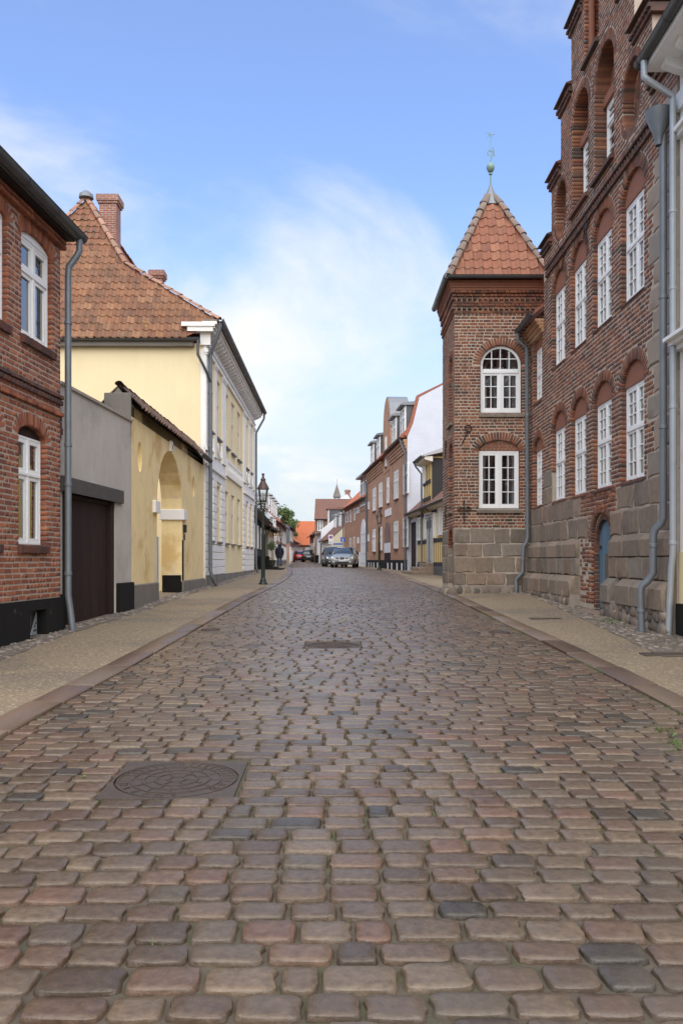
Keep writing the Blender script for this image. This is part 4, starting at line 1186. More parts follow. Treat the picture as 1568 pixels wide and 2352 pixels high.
# windows
CUR_UP = [(0,1,.0,1.0)]; CUR_SIDE = [(0,.13,0,1),(.87,1,0,1)]; CUR_MID = [(0,.3,0,1),(.62,1,0,1)]
for i, o in enumerate(up_ops):
    window(hall, o.u0, o.u1, o.z0, o.zs, .085, 4, (3, 3), o.z0 + .92 if i < 4 else 6.1, curtain=CUR_UP if i in (2, 3) else CUR_MID, fw=.05)
for i, o in enumerate(gr_ops):
    window(hall, o.u0, o.u1, o.z0, o.zs, .085, 4, (3, 3), o.z0 + .88 if i < 4 else 3.55, curtain=CUR_SIDE, fw=.05)
# blue door
dr = MB(); xa, xb = u(16.15), u(15.2); dr.prism(inn.outline(.03), .155, .18); door = dr.build('door', 'blue_door', hall)
for k in range(5):
    a = xa + (xb-xa)*k/5 + .004; b = xa + (xb-xa)*(k+1)/5 - .004
    zt = lambda x: 1.80 + .46*math.sqrt(max(0, 1-((x-inn.c)/inn.a)**2)) - .006
    ts = [a + (b-a)*j/4 for j in range(5)]
    MB().prism([(a,.585),(b,.585)] + [(x, zt(x)) for x in ts[::-1]], .13, .154).build('plank', 'blue_door', door)
MB().box(xa+.36, xa+.60, .124, .131, 1.05, 1.62).build('peephole_panel', 'car_dark', door)
MB().box(xa+.32, xa+.64, .10, .129, 1.0, 1.05).build('ledge', 'blue_door', door)
MB().bbox(xa+.05, xa+.16, .11, .129, 1.72, 1.78).build('hinge', 'iron', door)
MB().bbox(u(16.75), u(14.98), -.32, .12, .36, .56, .015).build('door_step', 'granite', hall)
cw = MB(); cw.box(u(14.48), u(14.43), .1, .16, .82, 1.16); cw.box(u(14.27), u(14.22), .1, .16, .82, 1.16); cw.box(u(14.43), u(14.27), .1, .16, 1.11, 1.16); cw.box(u(14.43), u(14.27), .1, .16, .82, .87); cw.box(u(14.36), u(14.34), .11, .15, .87, 1.11)
cwo = cw.build('cellar_window', 'blue_door', hall); MB().box(u(14.43), u(14.27), .13, .135, .87, 1.11).build('pane', 'car_glass', cwo)
# rubble foot
bv = [cob_var(700+k, 9, [(.5,-.03,.03),(.8,-.12,.05),(1.0,-.30,.05),(.95,-.6,0)], .2) for k in range(8)]
rub = []; rr_ = random.Random(5)
def rubble(x0, x1, zb, zt, y, s0, s1):
    x = x0
    while x < x1:
        z = zb(x)
        while z < zt:
            s = rr_.uniform(s0, s1)
            rub.append((TRS(x + rr_.uniform(-.04,.04), y + rr_.uniform(-.015,.01), z + rr_.uniform(-.02,.03), s, s*rr_.uniform(.7,1.1), .16, rx=math.pi/2, ry=rr_.uniform(0,3)), rr_.randrange(8), rr_.random())); z += s*.86
        x += (s0+s1)*.42
gh = lambda x: gz(HY - x) + .1
rubble(u(21.4), u(17.1), gh, .78, -.232, .14, .24)
rubble(u(14.95), u(12.15), gh, .76, -.215, .13, .26)
emit(hall, 'foundation_stone', bv, rub, 'boulder', smooth=True)
ft = MB(); ft.box(u(21.56), u(17.05), -.2, .1, .2, .8); ft.box(u(14.97), u(12.12), -.18, .1, .2, .80); ft.build('footing', 'ashlar_joint', hall)
# eave and roof of the low bay beside the tower
ev = MB(); 
for k, (zz, pr) in enumerate(((6.98,.05),(7.06,.10),(7.14,.15),(7.22,.2))): ev.box(u(21.56), u(20.07), -pr, .1, zz, zz+.075)
ev.build('eave_cornice', 'brick_mid', hall)
rf = MB(); rf.prismx([(-.34, 7.3), (-.34, 7.35), (2.2, 9.6), (2.2, 9.5)], u(21.6), u(20.07)); rf.build('bay_roof', 'roof_red', hall)
gutter(MB(), (u(21.35), -.36, 7.33), (u(19.7), -.36, 7.33), .07).build('gutter', 'gutter_dark', hall, smooth=SHARP)
pipe(hall, [(u(21.3), -.36, 7.27), (u(21.3), -.36, 7.1), (u(21.34), -.12, 6.9), (u(21.34), -.1, 1.55+.55), (u(21.34), -.12, 1.98), (u(21.36), -.2, 1.85), (u(21.36), -.22, 1.2), (u(21.38), -.38, 1.02), (u(21.38), -.38, .68)], .05, 'zinc', collars=[(u(21.34), -.1, 5.2), (u(21.34), -.1, 3.4), (u(21.36), -.22, 1.5)])
# hall roof behind the gable
hr = MB(); hr.prism([(u(19.7), 7.35), (u(16.18), 13.2), (u(12.67), 7.35)], .52, 9); hr.build('roof', 'roof_red', hall)
# near downpipe with hopper
pz_ = lambda: None
hp = MB(); hp.lathe([(.055,-.38),(.07,-.25),(.19,.04),(.20,.12),(.19,.12),(.17,.05)], (u(12.27), -.19, 7.95), 16, cap=False); hp.build('rain_hopper', 'zinc', hall, smooth=SHARP)
pipe(hall, [(u(12.27), -.13, 7.75), (u(12.27), -.13, 2.12), (u(12.30), -.15, 2.04), (u(12.35), -.22, 1.95), (u(12.37), -.24, 1.86), (u(12.37), -.24, 1.32), (u(12.40), -.30, 1.2), (u(12.44), -.38, 1.12), (u(12.45), -.40, 1.04), (u(12.45), -.38, .42)], .055, 'zinc', collars=[(u(12.27), -.13, 5.35), (u(12.27), -.13, 3.45), (u(12.37), -.24, 1.72), (u(12.45), -.39, .75)])
anchor(hall, u(16.55), 0, 8.18, 'curl'); anchor(hall, u(18.2), 0, 8.1, 'curl'); anchor(hall, u(16.5), 0, 8.05, 'scroll')

# ------------------------------------------------------------------ the stair tower
TX, TY, TW, TD = 2.89, 21.5, 2.3, 2.5
tower = thing('stair_tower', 'square brick tower with pyramid tile roof and weather vane beside the pavement', 'tower', (TX, TY, gz(TY)), 0)
tx = lambda X: X - TX
wo1 = Op(tx(3.52), tx(4.55), 2.84, 4.31, .26, .23, depth=.11); wo2 = Op(tx(3.565), tx(4.60), 5.3, 6.52, .49, .22, depth=.11)
lo1 = Op(1.35, 2.1, 2.85, 4.3, .3, .2, depth=.14); lo2 = Op(1.35, 2.1, 5.15, 6.55, .36, .2, depth=.14); lo3 = Op(1.25, 2.2, .72, 1.85, .45, .2, depth=.4)
TL = np.array(Matrix.Translation((0, TD, 0)) @ Matrix.Rotation(-math.pi/2, 4, 'Z'))
tw = MB(); backing(tw, [0.008, TW], [.3, 8.5], lambda x, z: .008 < x < TW and .3 < z < 8.5, [wo1, wo2], .004, .3)
tl = MB(); backing(tl, [0, TD-.008], [.3, 8.5], lambda x, z: 0 < x < TD-.008 and .3 < z < 8.5, [lo1, lo2, lo3], .004, .3)
for vtx in tl.v: pass
n0 = len(tw.v); tw.v += [tuple((TL @ np.array([*p, 1]))[:3]) for p in tl.v]; tw.f += [[i + n0 for i in f] for f in tl.f]; tw.m += tl.m
tw.face([(TW,0.01,.3),(TW,TD,.3),(TW,TD,8.5),(TW,0.01,8.5)]); tw.face([(0.01,TD,.3),(TW,TD,.3),(TW,TD,8.5),(0.01,TD,8.5)])
tw.build('wall', 'mortar_old', tower, fix=False)
rt = random.Random(77)
def toL(ps): return [(TL @ m_, a, b) for m_, a, b in ps]
tb = courses(0, TW, 2.33, 7.84, [wo1, wo2], .08, .215, .014, .12, None, rt)
tb += arch_ring(wo1, .23, .12, r=rt, bw=.062) + arch_ring(wo2, .22, .12, r=rt, bw=.062)
tb += toL(courses(0, TD, 2.33, 7.84, [lo1, lo2, lo3], .08, .215, .014, .12, None, rt) + arch_ring(lo1, .2, .12, r=rt, bw=.062) + arch_ring(lo2, .2, .12, r=rt, bw=.062) + arch_ring(lo3, .2, .12, r=rt, bw=.062))
emit(tower, 'brick', BRICK, tb, 'brick_old', stuff='bricks')
# infill over the lower window
ifl = courses(wo1.u0, wo1.u1, 4.31, 4.55, [], .08, .2, .012, .03, None, rt)
emit(tower, 'infill_brick', BRICK, [(np.array(Matrix.Translation((0,.06,0))) @ m_, a, b) for m_, a, b in ifl if abs(m_[0,3]-wo1.c) < wo1.a*math.sqrt(max(0,1-((m_[2,3]-4.31)/.26)**2))], 'plaster_red')
MB().prism([(wo1.c + wo1.a*math.cos(math.pi*k/14), 4.31 + .26*math.sin(math.pi*k/14)) for k in range(15)], .075, .11).build('arch_infill', 'mortar_old', tower)
# cornice
co = []
for (zz, pr, st) in ((7.87,.03,0),(7.955,.07,1),(8.04,.05,0),(8.12,.03,0),(8.20,.07,1),(8.285,.06,0),(8.365,.10,0)):
    if st:
        x = -pr
        while x < TW: co.append((TRS(x+.05, -pr, zz, .09, .2, .07), rt.randrange(8), rt.random())); co += toL([(TRS(x+.15, -pr, zz, .09, .2, .07), rt.randrange(8), rt.random())]) if x < TD-.1 else []; x += .135
    else:
        co += [(np.array(Matrix.Translation((0,-pr,0))) @ m_, a, b) for m_, a, b in courses(-pr, TW, zz-.04, zz+.04, [], .08, .215, .011, .2, None, rt)]
        co += toL([(np.array(Matrix.Translation((0,-pr,0))) @ m_, a, b) for m_, a, b in courses(0, TD, zz-.04, zz+.04, [], .08, .215, .011, .2, None, rt)])
emit(tower, 'cornice_brick', BRICK, co, 'brick_old', stuff='cornice_bricks')
cv = MB()
for k in range(4): cv.box(-.1-.022*k, TW, -.1-.022*k, TD, 8.40+.06*k, 8.455+.06*k)
cv.build('cove', 'plaster_red', tower)
# ashlar from the survey of the joints
ash = []
zr = [2.32, 1.93, 1.59, 1.18, .86]
rowsx = [[0,.40,1.03,1.42,1.94], [0,.32,.72,1.21,1.94], [0,.52,1.0,1.57,1.94], [.0,.30,.82,1.30,1.94]]
for i, row in enumerate(rowsx):
    for a, b in zip(row, row[1:]):
        ash.append((TRS((a+b)/2, -.014 + rt.uniform(-.006,.004), (zr[i]+zr[i+1])/2 + rt.uniform(-.008,.008), b-a-.008, .22, zr[i]-zr[i+1]-.008), rt.randrange(8), rt.random()))
    for a, b in ((0,.6),(.6,1.24),(2.21,2.5)):
        ash += toL([(TRS((a+b)/2, -.014, (zr[i]+zr[i+1])/2, b-a-.008, .22, zr[i]-zr[i+1]-.008), rt.randrange(8), rt.random())])
emit(tower, 'granite_block', BLOCK, ash, 'granite', smooth=SHARP)
rub = []
x = .05
while x < 1.95:
    s = rt.uniform(.2,.34); rub.append((TRS(x+s/2, -.03, .72+rt.uniform(-.03,.04), s, .3, .2, rx=math.pi/2, ry=rt.uniform(-.3,.3)), rt.randrange(8), rt.random())); x += s*.9
for (x, y, s) in ((-.06,-.10,.3),(-.12,.1,.3),(-.14,.5,.34),(-.1,.9,.3)): rub.append((TRS(x, y, gz(TY)+.17, s, s*.9, .5), rt.randrange(8), rt.random()))
emit(tower, 'foundation_stone', bv, rub, 'boulder', smooth=True)
MB().box(.0, TW, -.015, .2, .3, .86).build('footing', 'ashlar_joint', tower)
for o in (wo1, wo2):
    z = o.z0; MB().prismx([(-.06, z-.13), (-.06, z-.06), (.1, z-.002), (.1, z-.13)], o.u0-.06, o.u1+.06).build('sill', 'granite', tower)
window(tower, wo1.u0, wo1.u1, wo1.z0, wo1.zs, .075, 4, (4,), None, fw=.05, sash=.06, bar=.02, curtain=[(.02,.16,0,1),(.42,.50,.0,1),(.55,.64,0,1),(.9,.98,0,1)])
window(tower, wo2.u0, wo2.u1, wo2.z0, wo2.zs, .075, 4, (3, 2), 6.34, fw=.06, sash=.06, bar=.02, rise=.49, curtain=[(.04,.14,0,.7),(.34,.5,0,.7),(.55,.62,0,.7),(.86,.97,0,.7)])
for o in (lo1, lo2):
    w_ = window(tower, o.u0, o.u1, o.z0, o.zs, .10, 2, (4,), None, fw=.05, rise=o.rise)
    w_.matrix_local = Matrix.Translation((0,0,-gz(TY))) @ Matrix(TL.tolist())
    s_ = MB(); z = o.z0; s_.prismx([(-.07, z-.12), (-.07, z-.05), (.1, z-.002), (.1, z-.12)], o.u0-.06, o.u1+.06); s_ = s_.build('sill', 'granite', tower); s_.matrix_local = Matrix.Translation((0,0,-gz(TY))) @ Matrix(TL.tolist())
d_ = MB(); d_.prism(lo3.outline(0), .36, .40); d_ = d_.build('side_door', 'wood_black', tower); d_.matrix_local = Matrix.Translation((0,0,-gz(TY))) @ Matrix(TL.tolist())
ZT = Matrix.Translation((0,0,-gz(TY)))
anchor(tower, .30, 0, 4.78, 'curl'); anchor(tower, .24, 0, 2.78, 'scroll')
for uu, zz, kd in ((.9, 4.6, 'curl'), (.9, 2.75, 'scroll')): anchor(tower, uu, 0, zz, kd, ZT @ Matrix(TL.tolist()))
# pyramid roof
EZ = 8.70; ex0, ex1, ey0, ey1 = 2.72-TX, 5.30-TX, 21.25-TY, 24.05-TY; ap = (4.02-TX, 22.65-TY, 11.45)
py = MB(); c4 = [(ex0,ey0,EZ),(ex1,ey0,EZ),(ex1,ey1,EZ),(ex0,ey1,EZ)]
for k in range(4): py.face([c4[k], c4[(k+1) % 4], ap])
py.face(c4[::-1]); py.build('roof', 'roof_red', tower)
slope = Vector((0, ap[1]-ey0, ap[2]-EZ)); SL = slope.length
tiles = tile_field((0, ey0, EZ), (1,0,0), tuple(slope), 11, lambda h: (ex0 + (ap[0]-ex0)*h/SL, ex1 + (ap[0]-ex1)*h/SL), .235, .3, r=rt)
sl2 = Vector((ap[0]-ex0, 0, ap[2]-EZ)); tiles += tile_field((ex0, ey1, EZ), (0,-1,0), tuple(sl2), 11, lambda h: ((ey1-ey0)*.5*h/SL, (ey1-ey0)*(1-.5*h/SL)), .235, .3, r=rt)
emit(tower, 'roof_tile', TILE, tiles, 'pantile_tower', smooth=SHARP)
A3 = lambda p, t: tuple(p[i] + (ap[i]-p[i])*t for i in range(3))
hp_ = []
for c in c4: hp_ += hip_line([A3(c, -.01), A3(c, .93)], .23, .30, rt)
emit(tower, 'hip_tile', HIP, hp_, 'hiptile_grey', smooth=SHARP)
lc = MB(); lc.lathe([(.30,-.42),(.20,-.2),(.10,0),(.05,.12),(.03,.2)], ap, 12); lc.build('lead_cap', 'lead', tower, smooth=SHARP)
fin = MB(); fin.lathe([(.02,0),(.02,.45),(.05,.47),(.05,.50),(.02,.52)], ap, 10); fin.lathe([(.01,.52),(.07,.55),(.105,.62),(.11,.66),(.105,.70),(.07,.76),(.02,.80)], ap, 16); fin.lathe([(.008,.8),(.006,1.62)], ap, 6)
fin.build('finial', 'verdigris', tower, smooth=SHARP)
vn = MB()
vn.tube([(ap[0]+.02+.1*math.cos(k*.5+2.5), ap[1], ap[2]+.98+.14*math.sin(k*.45)) for k in range(8)], .014, 6)
vn.tube([(ap[0], ap[1], ap[2]+.85), (ap[0]+.09, ap[1], ap[2]+1.1), (ap[0]+.05, ap[1], ap[2]+1.2)], .016, 6)
for a in range(5):
    t = a*1.2566; vn.prism([(ap[0] + .02*math.cos(t+.6), ap[2]+1.55 + .02*math.sin(t+.6)), (ap[0] + .115*math.cos(t), ap[2]+1.55 + .1*math.sin(t)), (ap[0] + .02*math.cos(t-.6), ap[2]+1.55 + .02*math.sin(t-.6))], ap[1]-.008, ap[1]+.008)
vn.build('weather_vane', 'verdigris', tower)
g = MB(); gutter(g, (ex0-.05, ey0-.07, EZ-.01), (ex1, ey0-.07, EZ-.01), .065); g.build('gutter', 'gutter_dark', tower, smooth=SHARP)
g = MB(); gutter(g, (ex0-.07, ey1, EZ-.01), (ex0-.07, ey0-.1, EZ-.01), .065); g.build('gutter', 'zinc', tower, smooth=SHARP)

# ------------------------------------------------------------------ cream and yellow house at the right edge
edge = thing('corner_house', 'white and yellow plastered house with dentilled eave at the right picture edge', 'house', (4.83, 12.06, gz(12)), -math.pi/2)
EU = lambda Y: 12.06 - Y
b = MB(); b.box(0, 7, .03, 5, 1.62, 8.55); b.build('wall', 'white_plaster', edge)
MB().box(0, 7, .02, 5, .88, 1.62).build('yellow_dado', 'yellow_plaster', edge)
MB().box(0, 7, -.03, 5, .2, .88).build('plinth', 'tar', edge)
MB().box(.35, 7, .015, .2, 5.2, 7.55).build('yellow_panel', 'yellow_plaster', edge)
for (z, pr, h) in ((4.5,.06,.07),(4.57,.14,.06),(4.63,.22,.05),(7.55,.05,.06),(7.61,.1,.06)):
    MB().box(-.0, 7, -pr, .1, z, z+h).build('cornice', 'white_paint', edge)
MB().box(-.05, 7, -.46, .1, 8.55, 8.65).build('eave_soffit', 'white_paint', edge)
for k in range(8):
    m_ = MB(); m_.prismx([(-.30,8.47),(-.30,8.55),(.02,8.55),(.02,8.36),(-.12,8.40)], .16+k*.5, .30+k*.5); m_.build('eave_bracket', 'white_paint', edge)
MB().box(-.02, 7, -.02, .1, 7.95, 8.2).build('frieze', 'white_paint', edge)
r_ = MB(); r_.prismx([(-.5,8.65),(-.5,8.71),(2.5,11.2),(5,8.7),(5,8.65)], -.05, 7); r_.build('roof', 'roof_red', edge)
gutter(MB(), (-.12, -.52, 8.69), (7, -.52, 8.69), .075).build('gutter', 'gutter_dark', edge, smooth=SHARP)
pipe(edge, [(.1, -.52, 8.62), (.1, -.52, 8.4), (.12, -.46, 8.33), (.06, -.10, 8.15), (.05, -.09, 8.05), (.05, -.09, 1.6), (.02, -.1, 1.4), (-.02, -.13, .4)], .047, 'zinc_pale', collars=[(.05,-.09,6.5),(.05,-.09,5.4),(.05,-.09,3.7),(.05,-.09,1.75)])
# ------------------------------------------------------------------ left: red brick house
LX, LYc, LA = -4.25, 12.7, math.atan2(.0644, 1)
def left_root(name, label, cat, x, y, ang=0):      # wall axes: x along the street away from the camera, y into the house
    return thing(name, label, cat, (x, y, gz(y)), math.pi/2 - ang)
bh = left_root('brick_house', 'red brick house with white casement windows and black tarred plinth', 'house', LX, LYc, LA)
rl = random.Random(9)
lu = lambda Y: (Y - LYc) / math.cos(LA)
o_up = [Op(lu(11.38), lu(12.38), 4.58, 5.95, .11, .22, depth=.11), Op(lu(9.95), lu(10.95), 4.58, 5.95, .11, .22, depth=.11), Op(lu(8.5), lu(9.5), 4.58, 5.95, .11, .22, depth=.11)]
o_lo = [Op(lu(11.30), lu(12.17), 1.72, 3.22, .15, .2, depth=.13), Op(lu(9.85), lu(10.72), 1.72, 3.22, .15, .2, depth=.13), Op(lu(8.4), lu(9.27), 1.72, 3.22, .15, .2, depth=.13)]
cel = Op(lu(11.55), lu(12.1), .42, .80, depth=.2)
wl_ = MB(); backing(wl_, [lu(7), 0], [.945, 6.35], lambda x, z: lu(7) < x < 0 and .945 < z < 6.35, o_up + o_lo, .004, .35); wl_.box(lu(7), -.0, .4, 6, .2, 6.35); wl_.build('wall', 'mortar_red', bh, fix=False)
pb = courses(lu(7), 0, .95, 6.32, o_up + o_lo, .0745, .228, .015, .12, None, rl, proud=.003, soft=1, header=.45)
for o in o_up + o_lo: pb += arch_ring(o, o.ring, .12, r=rl, bw=.06)
emit(bh, 'brick', BRICK, pb, 'brick_red', stuff='bricks')
band = []
def shift(ps, dy): return [(np.array(Matrix.Translation((0,dy,0))) @ m_, a, b) for m_, a, b in ps]
band += shift(courses(lu(7), .02, 3.92, 3.995, [], .075, .228, .012, .14, None, rl), -.05)
x = lu(7)
while x < .0:
    band.append((TRS(x+.05, -.045, 3.875, .075, .14, .07), rl.randrange(8), rl.random())); x += .115
emit(bh, 'band_brick', BRICK, band, 'brick_dark')
emit(bh, 'string_brick', BRICK, shift(courses(lu(7), .03, 3.66, 3.735, [], .075, .228, .012, .14, None, rl), -.045) + shift(courses(lu(7), .05, 6.2, 6.34, [], .07, .228, .012, .2, None, rl), -.08), 'brick_red', limit=120)
sb = []
for o in o_up + o_lo:
    x = o.u0 - .04
    while x < o.u1 + .02: sb.append((TRS(x+.03, -.06, o.z0-.07, .062, .2, .115, rx=.12), rl.randrange(8), rl.random())); x += .073
emit(bh, 'sill_brick', BRICK, sb, 'brick_dark')
for i, o in enumerate(o_up): window(bh, o.u0+.01, o.u1-.01, o.z0, o.zs+.02, .06, 2, (1, 1), o.z0+.93, fw=.05, sash=.055, mull=.06, rise=0, curtain=[(0,.16,0,1),(.62,.78,0,1)])
for o in o_up: MB().prism([(o.c + o.a*math.cos(math.pi*k/10), o.zs + .01 + (o.rise)*math.sin(math.pi*k/10)) for k in range(11)], .05, .10).build('arch_infill', 'white_paint', bh)
for i, o in enumerate(o_lo): window(bh, o.u0+.015, o.u1-.015, o.z0, o.zs, .075, 2, (1, 1), o.z0+.98, fw=.03, sash=.06, mull=.035, curtain=[(.06,.42,0,1),(.6,.93,0,1)])
for o in o_lo: MB().prism([(o.c + o.a*math.cos(math.pi*k/10), o.zs + o.rise*math.sin(math.pi*k/10)) for k in range(11)], .09, .13).build('arch_infill', 'wood_black', bh)
pm_ = MB(); backing(pm_, [lu(7), .03], [.15, .945], lambda x, z: lu(7) < x < .03 and .15 < z < .945, [cel], -.045, .4, .0); pm_.build('plinth', 'tar', bh, fix=False)
MB().box(cel.u0, cel.u1, .12, .16, .40, .82).build('cellar_board', 'wood_beam', bh)
gr = MB(); gr.prism([(cel.u0+.30, .44), (cel.u0+.50, .44), (cel.u0+.50, .76)], .08, .095); gr = gr.build('iron_grille', 'zinc_pale', bh)
for (dx, dz) in ((.40,.50),(.455,.50),(.455,.60),(.42,.56)): MB().lathe([(.018,0),(.018,.006)], (0,0,0), 8).build('grille_hole', 'ink', gr).matrix_local = Matrix.Translation((cel.u0+dx, .079, dz)) @ Matrix.Rotation(math.pi/2, 4, 'X')
MB().bbox(cel.u0-.08, cel.u1+.06, -.07, .1, .34, .42, .01).build('cellar_sill', 'wood_black', bh)
rfm = MB(); rfm.prismx([(-.22,6.36),(-.24,6.42),(3,9.6),(6.2,6.42),(6.2,6.36)], lu(7), .1); rfm.build('roof', 'slate', bh)
gutter(MB(), (lu(7), -.27, 6.44), (.2, -.27, 6.44), .08).build('gutter', 'gutter_dark', bh, smooth=SHARP)
MB().box(lu(7), .06, -.2, .0, 6.34, 6.40).build('eave_board', 'wood_black', bh)
pipe(bh, [(.06, -.27, 6.37), (.06, -.27, 6.2), (.05, -.22, 6.1), (.02, -.12, 5.95), (.02, -.11, 5.8), (.02, -.11, .98), (.01, -.14, .8), (.0, -.19, .43)], .05, 'zinc', collars=[(.02,-.11,5.1),(.02,-.11,3.25),(.02,-.11,2.65),(.02,-.11,1.3)])

# ------------------------------------------------------------------ grey rendered wall with the black gate
gw = left_root('grey_gate_wall', 'grey rendered wall with dark plank gate under a weathered beam', 'wall', -4.29, 12.76, math.atan2(.0605, 1))
GL = 3.56
gate = Op(.12, 2.62, .35, 2.56, depth=.3)
w_ = MB(); backing(w_, [0, GL], [.2, 4.19], lambda x, z: 0 < x < GL and .2 < z < 4.19, [gate], 0, .3, 0); w_.build('wall', 'grey_plaster', gw, fix=False)
cp = MB(); cp.prismx([(-.035,4.19),(-.045,4.23),(.15,4.27),(.34,4.23),(.33,4.19)], -.0, GL); cp.build('coping', 'grey_plaster', gw)
bm_ = MB(); bm_.bbox(.02, 2.95, -.05, .14, 2.56, 2.80, .012); bm_.build('beam', 'wood_beam', gw)
for k in range(9):
    a = .60 + k*.222
    MB().bbox(a+.004, a+.216, .10, .14, .46, 2.5, .006).build('gate_plank', 'wood_black', gw)
MB().bbox(2.45, 2.62, .03, .2, .45, 2.56, .01).build('gate_post', 'wood_black', gw)
MB().bbox(.12, .26, .03, .2, .45, 2.56, .01).build('gate_post', 'wood_black', gw)
MB().box(.1, 2.6, .06, .12, 2.49, 2.555).build('gate_rail', 'wood_black', gw)
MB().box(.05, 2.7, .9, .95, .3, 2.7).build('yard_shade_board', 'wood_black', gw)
pl_ = MB(); pl_.bbox(2.64, GL-.005, -.06, .2, .2, 1.08, .015); pl_.build('plinth', 'tar', gw)
MB().bbox(.0, .14, -.05, .15, .2, .98, .01).build('plinth', 'tar', gw)
for k, (a, z0_, z1_) in enumerate(((.02,3.62,3.70),(.02,3.52,3.60),(.06,3.42,3.52),(.0,3.34,3.42))): MB().bbox(-.02, .02+a, -.03, .1, z0_, z1_, .005).build('toothing_brick', 'brick_dark', gw)

# ------------------------------------------------------------------ yellow portal wall
pw = left_root('yellow_portal_wall', 'weathered yellow wall with arched gateway, oval niches and tiled coping', 'wall', -4.075, 16.3, -.0)
PY = 16.3; pu = lambda Y: Y - PY; PLn = pu(24.78)
arch = Op(pu(18.55), pu(21.45), .3, 2.72, 1.38, depth=.52)
ov1 = Op(pu(16.78), pu(17.16), 3.58, 3.6, .3, 0, .3, depth=.1); ov2 = Op(pu(22.95), pu(23.3), 3.52, 3.54, .28, 0, .28, depth=.12)
w_ = MB(); backing(w_, [0, PLn], [.2, 4.5], lambda x, z: 0 < x < PLn and .2 < z < 4.5, [arch, ov1, ov2], 0, .52, 0); w_.build('wall', 'yellow_aged', pw, fix=False)
for o in (ov1, ov2): MB().prism(o.outline(.002), o.depth-.004, o.depth+.02).build('niche_back', 'yellow_aged' if o is ov1 else 'plinth_grey', pw)
MB().prismx([(0.0,4.3),(0,4.52),(.26,4.86),(.52,4.52),(.52,4.3)], -.02, PLn-.02).build('coping_core', 'plinth_grey', pw)
MB().bbox(-.06, .0, .0, .52, 3.9, 4.75, .01).build('end_cap', 'plinth_grey', pw)
ct = []
for side, (ya, yb) in enumerate(((-.14,.26),(.66,.26))):
    o0 = (0, ya, 4.50) ; up_ = (0, yb-ya, .42)
    ct += tile_field(o0 if side == 0 else (PLn, ya, 4.50), (1,0,0) if side == 0 else (-1,0,0), up_, 2, lambda h: (0, PLn-.05), .245, .29, r=rl)
emit(pw, 'coping_tile', TILE, ct, 'coping_tile', smooth=SHARP)
emit(pw, 'ridge_tile', HIP, hip_line([(0,.26,4.90),(PLn-.05,.26,4.90)], .15, .36, rl), 'coping_tile', smooth=SHARP)
for a, b in ((0, arch.u0), (arch.u1, PLn)):
    MB().bbox(a+(.0 if a else -.01), b, -.05, .3, .2, 1.02 if a == 0 else .98, .02).build('plinth', 'plinth_grey', pw)
MB().box(arch.u1-.02, arch.u1, .02, .5, .35, 1.12).build('tar_base', 'tar', pw)
MB().bbox(arch.u0-.42, arch.u0+.05, -.07, .56, 2.54, 2.80, .012).build('impost', 'white_plaster', pw)
MB().bbox(arch.u1-.06, arch.u1+.42, -.07, .56, 2.54, 2.80, .012).build('impost', 'white_plaster', pw)
pq = MB(); pq.bbox(arch.c-.10, arch.c+.10, -.05, .02, 4.10, 4.34, .008); pq = pq.build('number_plaque', 'white_plaster', pw)
MB().box(arch.c-.035, arch.c+.035, -.053, -.05, 4.14, 4.24).build('numeral', 'ink', pq)
for x in (arch.u0-.10, arch.u1+.02):
    MB().box(x, x+.10, -.035, .0, .75, 2.02).build('corner_guard', 'zinc_pale', pw)
    MB().box(x + (.098 if x < arch.c else 0), x + (.103 if x < arch.c else .005), -.035, .09, .75, 2.02).build('corner_guard', 'zinc_pale', pw)
pipe(pw, [(arch.u0+.09, .12, 3.7), (arch.u0+.09, .12, 1.0), (arch.u0+.07, .05, .8), (arch.u0+.07, .0, .66)], .045, 'zinc', collars=[(arch.u0+.09,.12,2.9),(arch.u0+.09,.12,1.35)])
lb = MB(); lb.bbox(arch.u1+.14, arch.u1+.36, -.06, .0, 2.22, 2.42, .01); lb.build('letter_box', 'black_plastic', pw)
MB().bbox(arch.u1+.2, arch.u1+.29, -.03, .0, 2.02, 2.18, .008).build('door_bell', 'black_plastic', pw)
MB().box(arch.u0-.0, arch.u1, 2.6, 2.7, .3, 4.2).build('yard_wall', 'yellow_aged', pw)
gutter(MB(), (pu(23.2), -.2, 4.46), (PLn+.05, -.2, 4.44), .07).build('gutter', 'gutter_dark', pw, smooth=SHARP)

# ------------------------------------------------------------------ big yellow house with the hipped roof
YX, Y0 = -4.06, 24.84
yh = left_root('yellow_house', 'large yellow plastered house with white pilasters, cornice and hipped red tile roof', 'house', YX, Y0, -.0078)
YL = 15.0; YD = 8.7; kk = .9667
zk = lambda Z: 1.5 + kk*(Z-1.5)
yu = lambda Y42: Y42*kk - Y0            # survey distances taken for a wall 4.2 m away
MB_ = MB
gb = [(yu(26.3),yu(27.4)),(yu(28.15),yu(29.25))]; gc = [(yu(30.5),yu(31.5)),(yu(32.4),yu(33.45)),(yu(34.4),yu(35.5))]; gf = [(yu(37.4),yu(38.5)),(yu(39.3),yu(40.3))]
z_g0, z_g1, z_u0, z_u1 = zk(2.14), zk(4.04), zk(5.66), zk(7.63); zpl = zk(1.02); zst = zk(4.42); zar = zk(7.97); zgut = zk(8.8)
wops = [Op(a, b, z_g0, z_g1, depth=.14) for a, b in gb + gc + gf] + [Op(a, b, z_u0, z_u1, depth=.14) for a, b in gb + gc + gf]
w_ = MB(); backing(w_, [0, YL], [.4, zar], lambda x, z: 0 < x < YL and .4 < z < zar, wops, 0, .4, 0)
w_.box(.0, YL, .401, YD, .4, zk(8.15)); w_.build('wall', 'yellow_plaster', yh, fix=False)
MB().box(-.004, -.0, .0, YD, .4, zk(8.15)).build('end_wall', 'yellow_plaster', yh)
